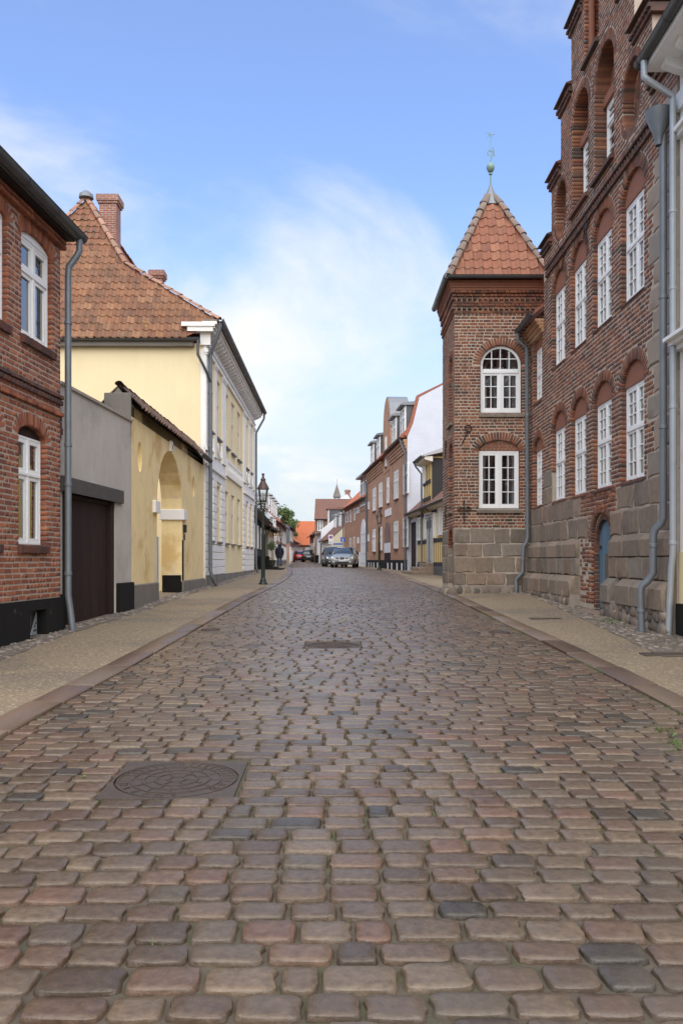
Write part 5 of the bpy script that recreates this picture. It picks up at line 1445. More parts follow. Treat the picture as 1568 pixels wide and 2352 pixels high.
MB().box(-.03, YL+.02, -.07, .1, .35, zpl).build('plinth', 'plinth_grey', yh)
# rusticated white bays: one block between grooves at a time
blk = []
ra = random.Random(4)
RUS = block_variants(4, .045, .008, 8, .35)
for (x0, x1, wins) in ((-.03, yu(30.26), gb), (yu(36.4), YL, gf)):
    z = zpl; h = (z_g0-.12-zpl)/4
    rowz = []
    for k in range(4): rowz.append((zpl+h*k, zpl+h*(k+1)))
    n = 8; hh = (zst-.25-(z_g0-.12))/n
    for k in range(n): rowz.append((z_g0-.12+hh*k, z_g0-.12+hh*(k+1)))
    for a, b in rowz:
        segs = [(x0, x1)]
        if a > z_g0-.13 and a < z_g1-.1:
            segs = []; x = x0
            for p, q in wins: segs.append((x, p-.01)); x = q+.01
            segs.append((x, x1))
        for p, q in segs: blk.append((TRS((p+q)/2, -.055, (a+b)/2, q-p-.004, .06, b-a-.012), ra.randrange(4), ra.random()))
    for (p, q) in ((x0, x1),):
        MB().box(p, q, -.04, .0, zst-.25, zst+.45).build('white_band', 'white_plaster', yh)
        MB().box(p-.02, q+.02, -.10, .0, zst, zst+.07).build('string_course', 'white_plaster', yh)
emit(yh, 'rustic_block', RUS, blk, 'white_plaster', smooth=SHARP)
pil = [(-.03,.42),(yu(27.62),yu(28.0)),(yu(29.5),yu(30.3)),(yu(36.4),yu(37.2)),(yu(38.62),yu(39.2)),(YL-.55,YL)]
for a, b in pil:
    p_ = MB(); p_.box(a, b, -.07, 0, zst+.45, zar-.16); p_.box(a-.03, b+.03, -.10, 0, zar-.16, zar-.10); p_.box(a-.05, b+.05, -.12, 0, zar-.10, zar); p_.box(a-.02, b+.02, -.085, 0, zst+.45, zst+.55); p_.build('pilaster', 'white_plaster', yh)
MB().box(-.05, -.004, -.04, .10, .95, zar).build('corner_pilaster', 'white_plaster', yh)
for i, (a, b) in enumerate(gb + gc + gf):
    blind = (a, b) in gf
    window(yh, a, b, z_g0, z_g1, .06, 2, (2, 1), z_g0+1.12, frame='cream_paint', fw=.06, sash=.05, mull=.07, curtain=None if not blind else [(0,1,0,1)])
    window(yh, a, b, z_u0, z_u1, .06, 2, (2, 1), z_u0+1.15, frame='cream_paint', fw=.06, sash=.05, mull=.07)
    for z in (z_g0, z_u0): MB().box(a-.06, b+.06, -.09, .06, z-.06, z-.005).build('sill', 'plinth_grey' if z == z_g0 else 'gutter_dark', yh)
for (a, b) in gb + gf:
    sw = MB(); c = (a+b)/2; sw.tube([(c + .42*math.sin(t), -.05-.02*math.cos(t), z_u0-.2-.48*(1-(t/1.5)**2)) for t in [-1.5+.2*k for k in range(16)]], [.03+.025*math.cos((-1.5+.2*k)) for k in range(16)], 8); sw.build('garland', 'white_plaster', yh, smooth=True)
pf = MB(); x0, x1, z0_, z1_ = yu(30.7), yu(35.8), zk(4.6), zk(5.2)
pf.box(x0, x1, -.07, 0, z0_, z0_+.09); pf.box(x0, x1, -.07, 0, z1_-.09, z1_); pf.box(x0, x0+.12, -.07, 0, z0_+.09, z1_-.09); pf.box(x1-.12, x1, -.07, 0, z0_+.09, z1_-.09)
pf = pf.build('relief_panel', 'white_plaster', yh)
for k in range(16):
    x = x0+.28+k*(x1-x0-.56)/15; MB().lathe([(.03,0),(.065,.08),(.05,.2),(.03,.26),(.06,.34)], (x, -.03, z0_+.12), 8).build('baluster', 'white_plaster', pf, smooth=SHARP)
# cornice
cz = MB(); cz.box(-.05, YL+.02, -.08, .02, zar, zar+.14); cz.box(-.07, YL+.02, -.12, .02, zar+.14, zar+.19); cz.box(-.05, YL+.02, -.06, .02, zar+.19, zar+.44)
cz.build('architrave', 'white_plaster', yh)
c2 = MB(); c2.box(-.28, YL+.2, -.36, .02, zar+.56, zar+.66); c2.box(-.32, YL+.24, -.42, .02, zar+.66, zar+.74); c2.build('corona', 'white_plaster', yh)
for k in range(34):
    x = .1 + k*(YL-.3)/33
    mo = MB(); mo.prismx([(-.30,zar+.46),(-.33,zar+.50),(-.33,zar+.555),(-.03,zar+.555),(-.03,zar+.36),(-.12,zar+.39)], x-.08, x+.08); mo.build('modillion', 'white_plaster', yh)
MB().prismx([(-.42,zar+.74),(-.46,zar+.80),(0,zar+.80),(0,zar+.72)], -.3, YL+.25).build('eave_board', 'plinth_grey', yh)
rt_ = MB(); rt_.box(-.34, .0, -.36, .62, zar+.60, zar+.72); rt_.box(-.3, .0, -.3, .45, zar+.46, zar+.60); rt_.box(-.12,.0,-.2,.1,zar+.1,zar+.46); rt_.build('cornice_return', 'white_plaster', yh)
gutter(MB(), (-.35, -.52, zgut-.0), (YL+.3, -.52, zgut), .085).build('gutter', 'gutter_dark', yh, smooth=SHARP)
EZe = zk(8.25); 
gutter(MB(), (-.30, YD+.2, EZe-.02), (-.30, .10, EZe-.02), .075).build('gutter', 'gutter_dark', yh, smooth=SHARP)
MB().box(-.22, -.0, .3, YD, zk(8.02), EZe).build('end_eave', 'plinth_grey', yh)
pipe(yh, [(-.22, -.5, zgut-.08), (-.2, -.48, zgut-.3), (.2, -.18, zgut-.85), (.22, -.15, zgut-.95), (.22, -.15, 1.2), (.2, -.2, 1.0), (.45, -.3, .72)], .055, 'zinc', collars=[(.22,-.15,6.5),(.22,-.15,4.9),(.22,-.15,1.4)])
pipe(yh, [(-.30, .14, EZe-.08), (-.30, .14, EZe-.5), (-.05, -.1, EZe-1.0), (.2, -.15, EZe-1.2)], .04, 'gutter_dark', name='branch_pipe')
pipe(yh, [(YL+.2, -.5, zgut-.08), (YL+.2, -.48, zgut-.3), (YL+.1, -.14, zgut-.95), (YL+.1, -.12, zgut-1.05), (YL+.1, -.12, 1.3), (YL+.1, -.15, 1.05), (YL+.25, -.2, .9)], .05, 'zinc')
# roof: front slope bends outward at the foot, hip towards the camera
apY, apX, apZ = 2.65, 4.25, PZ(458, Y0+2.65)
hx = lambda z: -.34 + (apY+.34)*(z-EZe)/(apZ-EZe)
brk = (hx(EZe + (apZ-EZe)*.5), 2.62, EZe + (apZ-EZe)*.5)      # survey point on the hip
pe = (hx(zgut+.04), -.45, zgut+.04)
rm_ = MB()
hipb = brk
pfe, pfb, pfa = (YL+.3, -.45, zgut+.04), (YL+.3-1.3, hipb[1], hipb[2]), (YL-2.4, apX, apZ)
A_ = (apY, apX, apZ)
rm_.face([pe, pfe, pfb, hipb]); rm_.face([hipb, pfb, pfa, A_])
bk = lambda p: (p[0], 2*apX - p[1], p[2])
rm_.face([bk(pfe), bk(pe), bk(hipb), bk(pfb)]); rm_.face([bk(pfb), bk(hipb), A_, pfa])
hp0 = (-.34, .5, EZe); hp1 = (-.34, YD+.1, EZe)
rm_.face([hp0, pe, hipb, A_, bk(hipb), bk(pe), hp1]); rm_.face([pfe, bk(pfe), bk(pfb), pfa, pfb])
rm_.build('roof', 'roof_far_tile', yh, fix=True)
upv = Vector((apY+.34, 0, apZ-EZe)); SLh = upv.length
def hspan(h):
    z = EZe + (apZ-EZe)*h/SLh
    def edge(z):
        if z < zgut+.04: return .5 - (.5+.45)*max(0,(z-EZe))/(zgut+.04-EZe)*0
        if z < hipb[2]: t = (z-zgut-.04)/(hipb[2]-zgut-.04); return pe[1] + (hipb[1]-pe[1])*t
        t = (z-hipb[2])/(apZ-hipb[2]); return hipb[1] + (apX-hipb[1])*t
    e = edge(z); return (e, 2*apX - e)
ht = tile_field((-.34, 0, EZe), (0,1,0), tuple(upv), 23, lambda h: hspan(h), .225, SLh/21.6, r=rl)
# the wall axes run away from the camera, so mirror the tiles' left-right order
emit(yh, 'roof_tile', TILE, ht, 'pantile', stuff='roof_tiles', smooth=SHARP)
emit(yh, 'hip_tile', HIP, hip_line([pe, hipb, A_], .2, .40, rl) + hip_line([bk(pe), bk(hipb), A_], .2, .40, rl) + hip_line([A_, pfa], .2, .40, rl), 'hiptile', smooth=SHARP)
lc = MB(); lc.lathe([(.24,-.02),(.22,.1),(.1,.2),(.02,.22)], (apY-.05, apX, apZ+.02), 12); lc.build('lead_cap', 'lead', yh, smooth=SHARP)
def chimney(parent, x, y, w, d, z0, z1, name='chimney'):
    c = MB(); c.box(x-w/2, x+w/2, y-d/2, y+d/2, z0, z1-.28); c.box(x-w/2-.05, x+w/2+.05, y-d/2-.05, y+d/2+.05, z1-.28, z1-.2); c.box(x-w/2-.09, x+w/2+.09, y-d/2-.09, y+d/2+.09, z1-.2, z1); c.box(x-w/2+.1, x+w/2-.1, y-d/2+.1, y+d/2-.1, z1, z1+.06)
    return c.build(name, 'brick_chimney', parent)
chY = apY + 1.5
chimney(yh, chY, YX - PX(256, Y0+chY), .6, .58, apZ-2.6, PZ(457, Y0+chY))
chimney(yh, 7.0, YX - PX(366, Y0+7.0), .42, .42, zgut+1, PZ(626, Y0+7.0))
# ------------------------------------------------------------------ houses further along the street
def hit(p0, p1, ud):
    """where the sight line ud meets the facade line: distance along it and depth"""
    k = (ud - CU) / F; L = math.hypot(p1[0]-p0[0], p1[1]-p0[1]); dx, dy = (p1[0]-p0[0])/L, (p1[1]-p0[1])/L
    s = -(p0[0] - k*p0[1]) / (dx - k*dy); return s, p0[1] + s*dy
def hroot(name, label, p0, p1, cat='house', group=None):
    return thing(name, label, cat, (p0[0], p0[1], gz(p0[1])), math.atan2(p1[1]-p0[1], p1[0]-p0[0]), group), math.hypot(p1[0]-p0[0], p1[1]-p0[1])
def gabled(t, L, D, zb, ze, zr, wall, roof, over=.25, plinth=None, gut=True, ridge=.5, y0=0):
    MB().prismx([(y0,zb),(D,zb),(D,ze),(y0+(D-y0)*ridge,zr),(y0,ze)], 0, L).build('wall', wall, t)
    ry = y0+(D-y0)*ridge; s = (zr-ze)/(ry-y0); e = over
    pts = [(y0-e, ze-e*s+.02), (y0-e, ze-e*s+.12), (ry, zr+.13), (D+e, ze-e*s+.12), (D+e, ze-e*s+.02), (ry, zr+.02)]
    MB().prismx(pts, -.06, L+.06).build('roof', roof, t)
    if plinth: MB().box(-.02, L+.02, y0-.05, D, zb, plinth[1]).build('plinth', plinth[0], t)
    if gut: gutter(MB(), (-.1, y0-e-.06, ze-e*s+.06), (L+.1, y0-e-.06, ze-e*s+.06), .07).build('gutter', 'gutter_dark', t, smooth=SHARP)
def fwin(t, x0, x1, z0, z1, cols=2, rows=(2, 1), split=.62, frame='white_paint', sill='plinth_grey', y=-.046, fw=.05, room=False, curt=False):
    w = window(t, x0, x1, z0, z1, y, cols, rows, z0+(z1-z0)*split if split else None, frame=frame, fw=fw, sash=.04, bar=.025, room=False, glass='far_glass', mull=.06)
    if sill: MB().box(x0-.05, x1+.05, y-.05, .0, z0-.07, z0-.004).build('sill', sill, t)
    return w
def dormer(t, xc, y0, z0, w, h, depth=1.6, side='slate', roofm='zinc_pale', front='white_paint', cols=4):
    d = MB(); d.box(xc-w/2, xc+w/2, y0, y0+depth, z0, z0+h); d = d.build('dormer', side, t)
    r = MB(); r.prismx([(y0-.28, z0+h-.02), (y0-.28, z0+h+.07), (y0-.1, z0+h+.13), (y0+depth, z0+h+.28), (y0+depth, z0+h)], xc-w/2-.12, xc+w/2+.12); r.build('dormer_roof', roofm, d)
    MB().box(xc-w/2-.02, xc+w/2+.02, y0-.03, y0-.001, z0, z0+h-.04).build('dormer_front', front, d)
    ww = window(t, xc-w/2+.06, xc+w/2-.06, z0+.08, z0+h-.1, y0-.078, cols, (2, 1), z0+h*.62, room=False, glass='far_glass', fw=.05, sash=.04, name='dormer_window')
    return d

# --- half-timbered house beyond the tower
p0, p1 = (3.70, 44.0), (4.42, 30.6)
th, TLn = hroot('timbered_house', 'yellow half timbered house with black posts and stone steps behind the tower', p0, p1)
H = lambda ud: hit(p0, p1, ud)
gabled(th, TLn, 6.5, .4, 4.1, 7.0, 'ochre_plaster', 'roof_brown', .3, ('tar', 1.28))
sx0, _ = H(974); sx1, Yb = H(991)
# tall bay
MB().box(sx0, sx1, -.03, 3.2, 3.3, 6.15).build('bay_wall', 'ochre_plaster', th)
MB().box(sx1, sx1+.03, -.0, 1.0, 4.2, 6.1).build('bay_side', 'timber', th)
MB().prismx([(-.42,6.12),(-.42,6.2),(1.6,6.95),(3.4,6.8),(3.4,6.5),(1.6,6.6)], sx0-.25, sx1+.35).build('bay_roof', 'grey_door', th)
MB().prismx([(-.36,6.0),(-.38,6.12),(0.0,6.14),(0,5.9)], sx0-.2, sx1+.3).build('bay_soffit', 'cream_paint', th)
gutter(MB(), (sx0-.25, -.46, 6.17), (sx1+.35, -.46, 6.17), .07).build('gutter', 'gutter_dark', th, smooth=SHARP)
for (a, b) in ((0, sx0-.04), (sx1+.06, TLn)):
    MB().prismx([(-.28,3.82),(-.3,3.98),(0,4.02),(0,3.72)], a, b).build('eave_soffit', 'cream_paint', th)
for z in (1.28, 2.28, 3.55):
    for (a, b) in ((2.0, 4.6), (4.6, sx1), (sx1, TLn)):
        MB().box(a, b-.002, -.02, .01, z, z+(.17 if z > 1.3 else .14)).build('rail_beam', 'timber', th)
for z in (4.25, 5.0): MB().box(sx0, sx1, -.07, -.02, z, z+.16).build('rail_beam', 'timber', th)
x = 2.1
WN = [(685,737,1600,1860),(765,806,1580,1845),(868,892,1540,1830),(922,975,1490,1800),(985,1010,1470,1775)]
zz = lambda c: c*.2 + 823.1
wl2 = []
for (a, b, t_, bt) in WN:
    s0, Y0_ = H(zz(a)); s1, _ = H(zz(b)); wl2.append((s0, s1)); fwin(th, s0, s1, PZ(870.1+.2*bt, Y0_), PZ(870.1+.2*t_, Y0_), 4, (3,), None, sill=None, y=-.075)
ds0, dY = H(zz(803)); ds1, _ = H(zz(864))
while x < TLn:
    for (z0_, z1_) in ((1.42, 2.28), (2.45, 3.55)):
        if any(a-.06 < x < b+.06 and z0_ > 2 for a, b in wl2) or ds0-.08 < x < ds1+.08: continue
        MB().box(x-.035, x+.035, -.006, .01, z0_, z1_).build('timber_post', 'timber', th)
    x += .5
for k in range(5):
    x = sx0+.05+k*(sx1-sx0-.1)/4
    for z0_, z1_ in ((3.72,4.25),(4.41,5.0),(5.16,5.95)): MB().box(x-.035, x+.035, -.038, -.02, z0_, z1_).build('timber_post', 'timber', th)
fwin(th, sx0+.1, sx0+.75, 5.1, 5.92, 2, (2,), None, sill=None, y=-.12)
sw_ = MB(); sw_.box(sx1+.03, sx1+.08, 1.0, 1.95, 4.45, 6.0); sw_ = sw_.build('side_window', 'white_paint', th)
for q in range(2):
    for k in range(3): MB().box(sx1+.08, sx1+.086, 1.07+q*.43, 1.43+q*.43, 4.54+k*.48, 4.95+k*.48).build('pane', 'far_glass', sw_)
MB().box(sx1+.004, sx1+.03, 1.0, 3.1, 4.2, 6.1).build('bay_side_board', 'grey_door', th)
dd = MB(); dd.box(ds0, ds1, -.10, .02, 1.36, 3.42); dd.box(ds0-.08, ds1+.08, -.14, .02, 3.42, 3.55); dd.box(ds0-.12, ds1+.12, -.2, .02, 3.55, 3.62); dd = dd.build('door', 'grey_door', th)
MB().box(ds0+.12, ds1-.12, -.125, -.10, 2.95, 3.3).build('pane', 'far_glass', dd); MB().box(ds0+.1, ds1-.1, -.118, -.10, 1.5, 2.8).build('door_panel', 'grey_door', dd)
gs0, gY = H(zz(600)); gs1, _ = H(zz(683))
gd = MB(); gd.box(gs0, gs0+.16, -.09, .02, .7, 3.45); gd.box(gs1-.16, gs1, -.09, .02, .7, 3.45); gd.box(gs0, gs1, -.1, .02, 3.45, 3.62); gd = gd.build('gate_frame', 'grey_door', th)
MB().box(gs0+.16, gs1-.16, -.03, .02, .7, 3.45).build('gate_leaf', 'wood_black', gd)
st0, stY = H(zz(610)); st1, _ = H(zz(862))
for i, (a, b, yy, z0_, z1_) in enumerate(((ds0-1.5, ds1+.35, -1.05, .6, 1.02), (ds0-.9, ds1+.3, -.72, .6, 1.2), (ds0-.3, ds1+.25, -.4, .6, 1.38))):
    MB().bbox(a, b, yy, -.04, z0_, z1_, .02).build('stone_step', 'granite', th)
for xx in (sx0-.08, sx1+.12): pipe(th, [(xx, -.46, 6.1 if xx < sx1 else 4.0), (xx, -.4, 5.95 if xx < sx1 else 3.9), (xx, -.12, 5.6 if xx < sx1 else 3.6), (xx, -.12, 1.1), (xx+.05, -.2, .8)], .045, 'zinc')
MB().box(sx1+.6, TLn, -.07, .1, .5, 1.26).build('base_board', 'slate', th)

# --- brick house with the round gable and white end wall
p0, p1 = (1.97, 63.2), (3.47, 44.2)
mh, ML = hroot('round_gable_house', 'brown brick house with round central gable, dormers and white end wall', p0, p1)
H = lambda ud: hit(p0, p1, ud)
D = 8.0
MB().prismx([(0,.5),(D,.5),(D,8.0),(0,8.0)], 0, ML).build('wall', 'brick_mid', mh)
endp = [(-.02,.5),(D,.5),(D,8.0),(D-.7,10.1),(D/2,11.9),(.62,10.1),(.28,8.7),(-.02,8.0)]
MB().prismx(endp, ML-.02, ML+.12).build('end_wall', 'brick_white', mh)
MB().prismx([(y, z) for y, z in [(-.35,7.98),(-.35,8.05),(.2,8.75),(.56,10.1),(D/2,11.85),(D-.6,10.1),(D+.1,8.0)]], 0, ML-.03).build('roof', 'roof_red', mh)
MB().prismx([(-.02,8.02),(.28,8.72),(.62,10.14),(D/2,11.92),(D/2,11.94),(.5,10.2),(.12,8.75),(-.2,8.1)], ML-.3, ML+.06).build('verge_tiles', 'roof_red', mh)
g0, _ = hit(p0, p1, 288*.2+823.1); g1, _ = hit(p0, p1, 362*.2+823.1)
for k, pr in enumerate((.06,.11,.16,.22)):
    for a, b in ((-.02, g0-.05), (g1+.05, ML+.02)): MB().box(a, b, -pr, .05, 7.25+.16*k, 7.25+.16*k+.155).build('cornice_course', 'brick_mid', mh)
for a, b in ((-.1, g0-.1), (g1+.1, ML+.1)): gutter(MB(), (a, -.38, 8.0), (b, -.38, 8.0), .075).build('gutter', 'gutter_dark', mh, smooth=SHARP)
MB().box(-.03, ML+.03, -.05, .1, .5, 1.52).build('plinth', 'tar', mh)
zz2 = lambda c: c*.2 + 823.1
for (a, b, t_, bt) in ((168,200,1270,1525),(240,274,1210,1485),(330,354,1145,1435),(415,458,1075,1390),(522,573,990,1335),(165,196,1735,1985),(250,272,1705,1970),(412,455,1645,1950),(520,570,1600,1935)):
    s0, Ya = H(zz2(a)); s1, _ = H(zz2(b)); fwin(mh, s0, s1, PZ(870.1+.2*bt, Ya), PZ(870.1+.2*t_, Ya), 2 if b-a < 26 else 4, (2, 1), .64, sill='brick_brown')
s0, Ya = H(zz2(300)); s1, _ = H(zz2(370)); c = (s0+s1)/2; zt = PZ(870.1+.2*1660, Ya+.4)
dp = Op(s0, s1, .9, zt-.75, .75)
MB().prism(dp.outline(), -.02, .02).build('door_recess', 'brick_brown', mh)
MB().box(s0+.05, s1-.05, -.04, -.02, .95, zt-1.9).build('door', 'wood_black', mh); MB().box(s0+.03, s1-.03, -.045, -.02, zt-1.9, zt-1.3).build('fanlight', 'white_paint', mh)
s0, Ya = H(zz2(308)); s1, _ = H(zz2(377)); MB().box(s0, s1, -.04, 0, PZ(870.1+.2*1590, Ya), PZ(870.1+.2*1510, Ya)).build('stone_plaque', 'white_plaster', mh)
s0, Ya = H(zz2(288)); s1, _ = H(zz2(362)); dg = Op(s0, s1, 7.0, PZ(870.1+.2*590, Ya), (s1-s0)/2*1.15)
MB().prism(dg.outline(), -.03, .3).build('round_gable', 'brick_mid', mh)
MB().prism([p for p in Op(s0-.08, s1+.08, dg.zs-.2, dg.zs, dg.rise+.1).outline()], 0.0, 1.2).build('gable_cap', 'lead', mh)
fwin(mh, dg.c-.3, dg.c+.3, 7.35, 9.2, 2, (2, 1), .64, y=-.08, sill='brick_brown')
for (a, b) in ((468,590),(372,482),(203,285),(135,212)):
    s0, Ya = H(zz2(a)); s1, _ = H(zz2(b)); w = (s1-s0)*.72
    dormer(mh, (s0+s1)/2, -.05, 8.08, min(w, 1.7), 1.65, 1.5, 'slate', 'lead')
for xx in (ML-.15, .1): pipe(mh, [(xx, -.38, 7.9), (xx, -.3, 7.6), (xx, -.1, 7.2), (xx, -.1, .95)], .05, 'zinc')
for (a) in (1,2.6,4.2,6.3,11.5,13.2,15.4,17.2): MB().box(a, a+.45, -.062, -.04, .95, 1.35).build('cellar_light', 'white_plaster', mh)

# --- brick house with the white carriage door
p0, p1 = (.25, 80.0), (1.97, 63.2)
bh2, BL = hroot('gateway_house', 'brown brick house with white arched carriage door and orange roof', p0, p1)
H = lambda ud: hit(p0, p1, ud)
gabled(bh2, BL, 9, .6, 6.5, 11.0, 'brick_mid2', 'roof_orange', .3)
Z2 = lambda v: 1087.7 + .1312*v
for (a, b, t_, bt, c_) in ((905,940,680,865,1),(975,997,650,855,1),(1040,1062,615,825,1),(1090,1133,605,710,2),(1290,1322,505,630,2),(970,992,1130,1330,1),(1035,1058,1110,1325,1),(1102,1130,1120,1225,2),(1287,1317,1070,1190,2)):
    s0, Ya = H(676.1+.1312*a); s1, _ = H(676.1+.1312*b); fwin(bh2, s0, s1, PZ(Z2(bt), Ya), PZ(Z2(t_), Ya), c_, (2,), None, sill=None)
s0, Ya = H(676.1+.1312*1165); s1, _ = H(676.1+.1312*1258); ad = Op(s0, s1, .9, PZ(Z2(1170), Ya), (s1-s0)/2)
cd = MB(); cd.prism(ad.outline(), -.05, .02); cd = cd.build('carriage_door', 'white_paint', bh2)
for k in range(4): MB().box(s0+.1, s1-.1, -.075, -.05, 1.3+k*.75, 1.36+k*.75).build('door_batten', 'white_paint', cd)
MB().box(0, BL+.02, -.04, .05, .6, 2.15).build('white_dado', 'white_plaster', bh2)
s0, Ya = H(676.1+.1312*1165); s1, _ = H(676.1+.1312*1265); MB().box(s0-.1, s1+1.2, -.03, 2.6, 5.4, 8.0).build('wall_dormer', 'brick_mid2', bh2)
fwin(bh2, s0, s1+.3, 5.75, 7.6, 6, (2,), None, sill=None, y=-.08)
MB().prismx([(-.4,7.95),(-.4,8.1),(2.6,9.2),(2.6,8.0)], s0-.3, s1+1.4).build('dormer_roof', 'lead', bh2)
pipe(bh2, [(.1, -.3, 6.3), (.1, -.1, 6.0), (.1, -.1, 1)], .05, 'zinc'); pipe(bh2, [(BL-.1, -.3, 6.3), (BL-.1, -.1, 6.0), (BL-.1, -.1, 1)], .05, 'zinc')

# --- cream house, gable towards us
p0, p1 = (-2.2, 92.5), (-.96, 84.0)
ch, CL = hroot('cream_house', 'low cream plastered house with brown tile roof behind the parked cars', p0, p1)
gabled(ch, CL, 10, .8, 3.75, 8.6, 'cream_plaster', 'roof_brown', .25)
for k in range(4): fwin(ch, .9+k*1.9, 1.75+k*1.9, 2.0, 3.4, 2, (2,), None, sill=None)
MB().box(-.02, CL+.02, -.03, .1, .8, 1.5).build('plinth', 'plinth_grey', ch)
for xx in (2.5, 6.0): dormer(ch, xx, 1.2, 5.0, 1.4, 1.3, 1.5, 'zinc', 'zinc_pale')
pipe(ch, [(.1,-.3,3.6),(.1,-.1,3.4),(.1,-.1,1.1)], .05, 'gutter_dark')
# --- white gable house
p0, p1 = (-3.0, 103.0), (-2.25, 93.0)
wh, WL2 = hroot('white_gable_house', 'white house with tall plain gable and grey dormer beyond the cream house', p0, p1)
gabled(wh, WL2, 11.5, .8, 4.6, 8.4, 'white_plaster', 'slate', .25)
MB().prismx([(-.02,.8),(12,.8),(12,4.9),(5.9,9.6),(-.02,4.9)], WL2, WL2+.08).build('gable_wall', 'white_wall', wh)
dormer(wh, WL2-1.2, .9, 5.2, 1.8, 2.0, 2.5, 'slate', 'roof_brown')
for k in range(3): fwin(wh, 1.0+k*2.6, 1.9+k*2.6, 2.2, 3.7, 2, (2,), None, sill=None)
# --- dark brick house crossing behind
p0, p1 = (-3.35, 105.5), (3.2, 105.5)
dh, DL = hroot('dark_brick_house', 'dark brown brick house with weathered ridge roof closing the right side', p0, p1)
gabled(dh, DL, 8, .8, 6.8, 9.4, 'brick_brown', 'roof_brown', .3)
fwin(dh, .35, 1.0, 5.2, 6.5, 2, (2,), None, sill=None)
p0, p1 = (-4.5, 119.5), (-3.36, 105.6)
dh2, DL2 = hroot('dark_brick_wing', 'dark brown brick street wing with small white windows at the bend', p0, p1)
gabled(dh2, DL2, 6, .8, 5.0, 8.2, 'brick_brown', 'roof_brown', .3)
for k in range(4): fwin(dh2, 1.2+k*3.2, 2.2+k*3.2, 2.4, 3.8, 2, (2,), None, sill=None)
fwin(dh2, DL2-1.6, DL2-.6, 3.2, 4.3, 2, (2,), None, sill=None)
# --- tall white gable and church
tw_, _ = hroot('tall_white_house', 'tall white gable with brick chimney rising over the roofs', (-1.35, 118), (2.9, 118))
MB().prism([(-.2,.8),(6.2,.8),(6.2,6),(2.15,PZ(1134,118)),(-.2,PZ(1165,118))], 0, 9).build('gable_wall', 'white_wall', tw_)
MB().prism([(2.1,PZ(1133,118)),(2.15,PZ(1133,118)+.12),(6.4,5.95),(6.2,5.95)], -.1, 9).build('roof', 'roof_red', tw_)
chimney(tw_, PX(798,118)+1.35, 1.2, .7, .7, 8, PZ(1124,118))
cx_ = PX(773.5, 150)
chu = thing('church', 'slate church roof with open lantern and pointed grey spire', 'church', (cx_, 150, 1.3))
MB().prism([(-4,0),(4,0),(4,6.5),(0,PZ(1150,150)),(-4,6.5)], -1, 14).build('nave', 'slate', chu)
zt0, zt1, zt2 = PZ(1152,150), PZ(1141,150), PZ(1112,150)
MB().box(-.62,.62,-.62,.62,zt0-2.5,zt0+.1).build('lantern_base', 'slate', chu)
for a in range(8): MB().tube([(.5*math.cos(a*.785+.39), .5*math.sin(a*.785+.39), zt0), (.5*math.cos(a*.785+.39), .5*math.sin(a*.785+.39), zt1)], .08, 6).build('lantern_post', 'slate', chu)
MB().lathe([(.5,zt1-.15),(.72,zt1-.05),(.68,zt1+.1),(.04,zt2)], (0,0,0), 8).build('spire', 'plinth_grey', chu)
MB().tube([(0,0,zt2-.1),(0,0,zt2+.9)], .02, 6).build('cross_staff', 'iron', chu)

# --- left row
p0, p1 = (-4.72, 41.2), (-5.5, 61.0)
ha, HAL = hroot('white_timbered_house', 'low white half timbered house behind the street lamp', p0, p1)
gabled(ha, HAL, 7, .6, 4.45, 7.6, 'white_plaster', 'roof_brown', .4, ('tar', 1.75))
for k in range(22): MB().box(.4+k*.9, .52+k*.9, -.045, .01, 1.75, 4.3).build('timber_post', 'timber', ha)
for k in range(5):
    fwin(ha, 2.0+k*3.6, 2.75+k*3.6, 2.2, 3.6, 2, (3,), None, sill=None, y=-.08)
MB().prismx([(-.38,4.12),(-.4,4.28),(0,4.4),(0,4.0)], 0, HAL).build('eave_soffit', 'plinth_grey', ha)
pipe(ha, [(HAL-.2,-.46,4.2),(HAL-.2,-.42,3.9),(HAL-.2,-.12,3.4),(HAL-.2,-.12,1.2)], .05, 'gutter_dark')
for i, (a, y_, z_) in enumerate(((8.4,-.9,1.25),(7.9,-1.25,1.10),(7.4,-1.6,1.02))): MB().bbox(a, 11.0+i*.6, y_, -.02, .8, z_, .02).build('stone_step', 'tar', ha)
MB().bbox(8.2, 8.5, -.8, -.05, .9, 1.75, .03).build('stair_wall', 'tar', ha)
p0, p1 = (-5.5, 61.2), (-5.6, 70.0)
hb_, HBL = hroot('yellow_shop', 'small yellow shop house with carved eave next to the walking person', p0, p1)
gabled(hb_, HBL, 7, .7, 4.2, 7.4, 'yellow_plaster', 'roof_brown', .45)
for k in range(3): fwin(hb_, 1.0+k*2.6, 2.2+k*2.6, 1.7, 3.3, 2, (2,), None, sill=None)
for k in range(14): MB().box(.2+k*.62, .3+k*.62, -.5, .0, 3.75, 3.95).build('eave_bracket', 'timber', hb_)
p0, p1 = (-5.62, 72.0), (-6.05, 92.0)
hc, HCL = hroot('dormer_row_house', 'brick and white house with a row of zinc dormers on the left', p0, p1)
gabled(hc, HCL, 8, .7, 5.0, 8.6, 'brick_pink', 'roof_red', .25, ('plinth_grey', 1.5))
MB().prismx([(0,.7),(8,.7),(8,5.0),(4,8.75),(0,5.05)], -.08, 0).build('gable_wall', 'white_wall', hc)
MB().box(-.02, HCL, -.03, .02, 1.5, 2.9).build('white_dado', 'white_plaster', hc)
for k in range(7):
    fwin(hc, .9+k*2.7, 1.9+k*2.7, 3.2, 4.5, 2, (2,), None, sill=None); fwin(hc, .9+k*2.7, 1.9+k*2.7, 1.6, 2.8, 2, (2,), None, sill=None, y=-.08)
for k in range(4): dormer(hc, 2.2+k*3.6, .7, 5.75, 1.5, 1.5, 2.0, 'zinc_pale', 'zinc_pale')
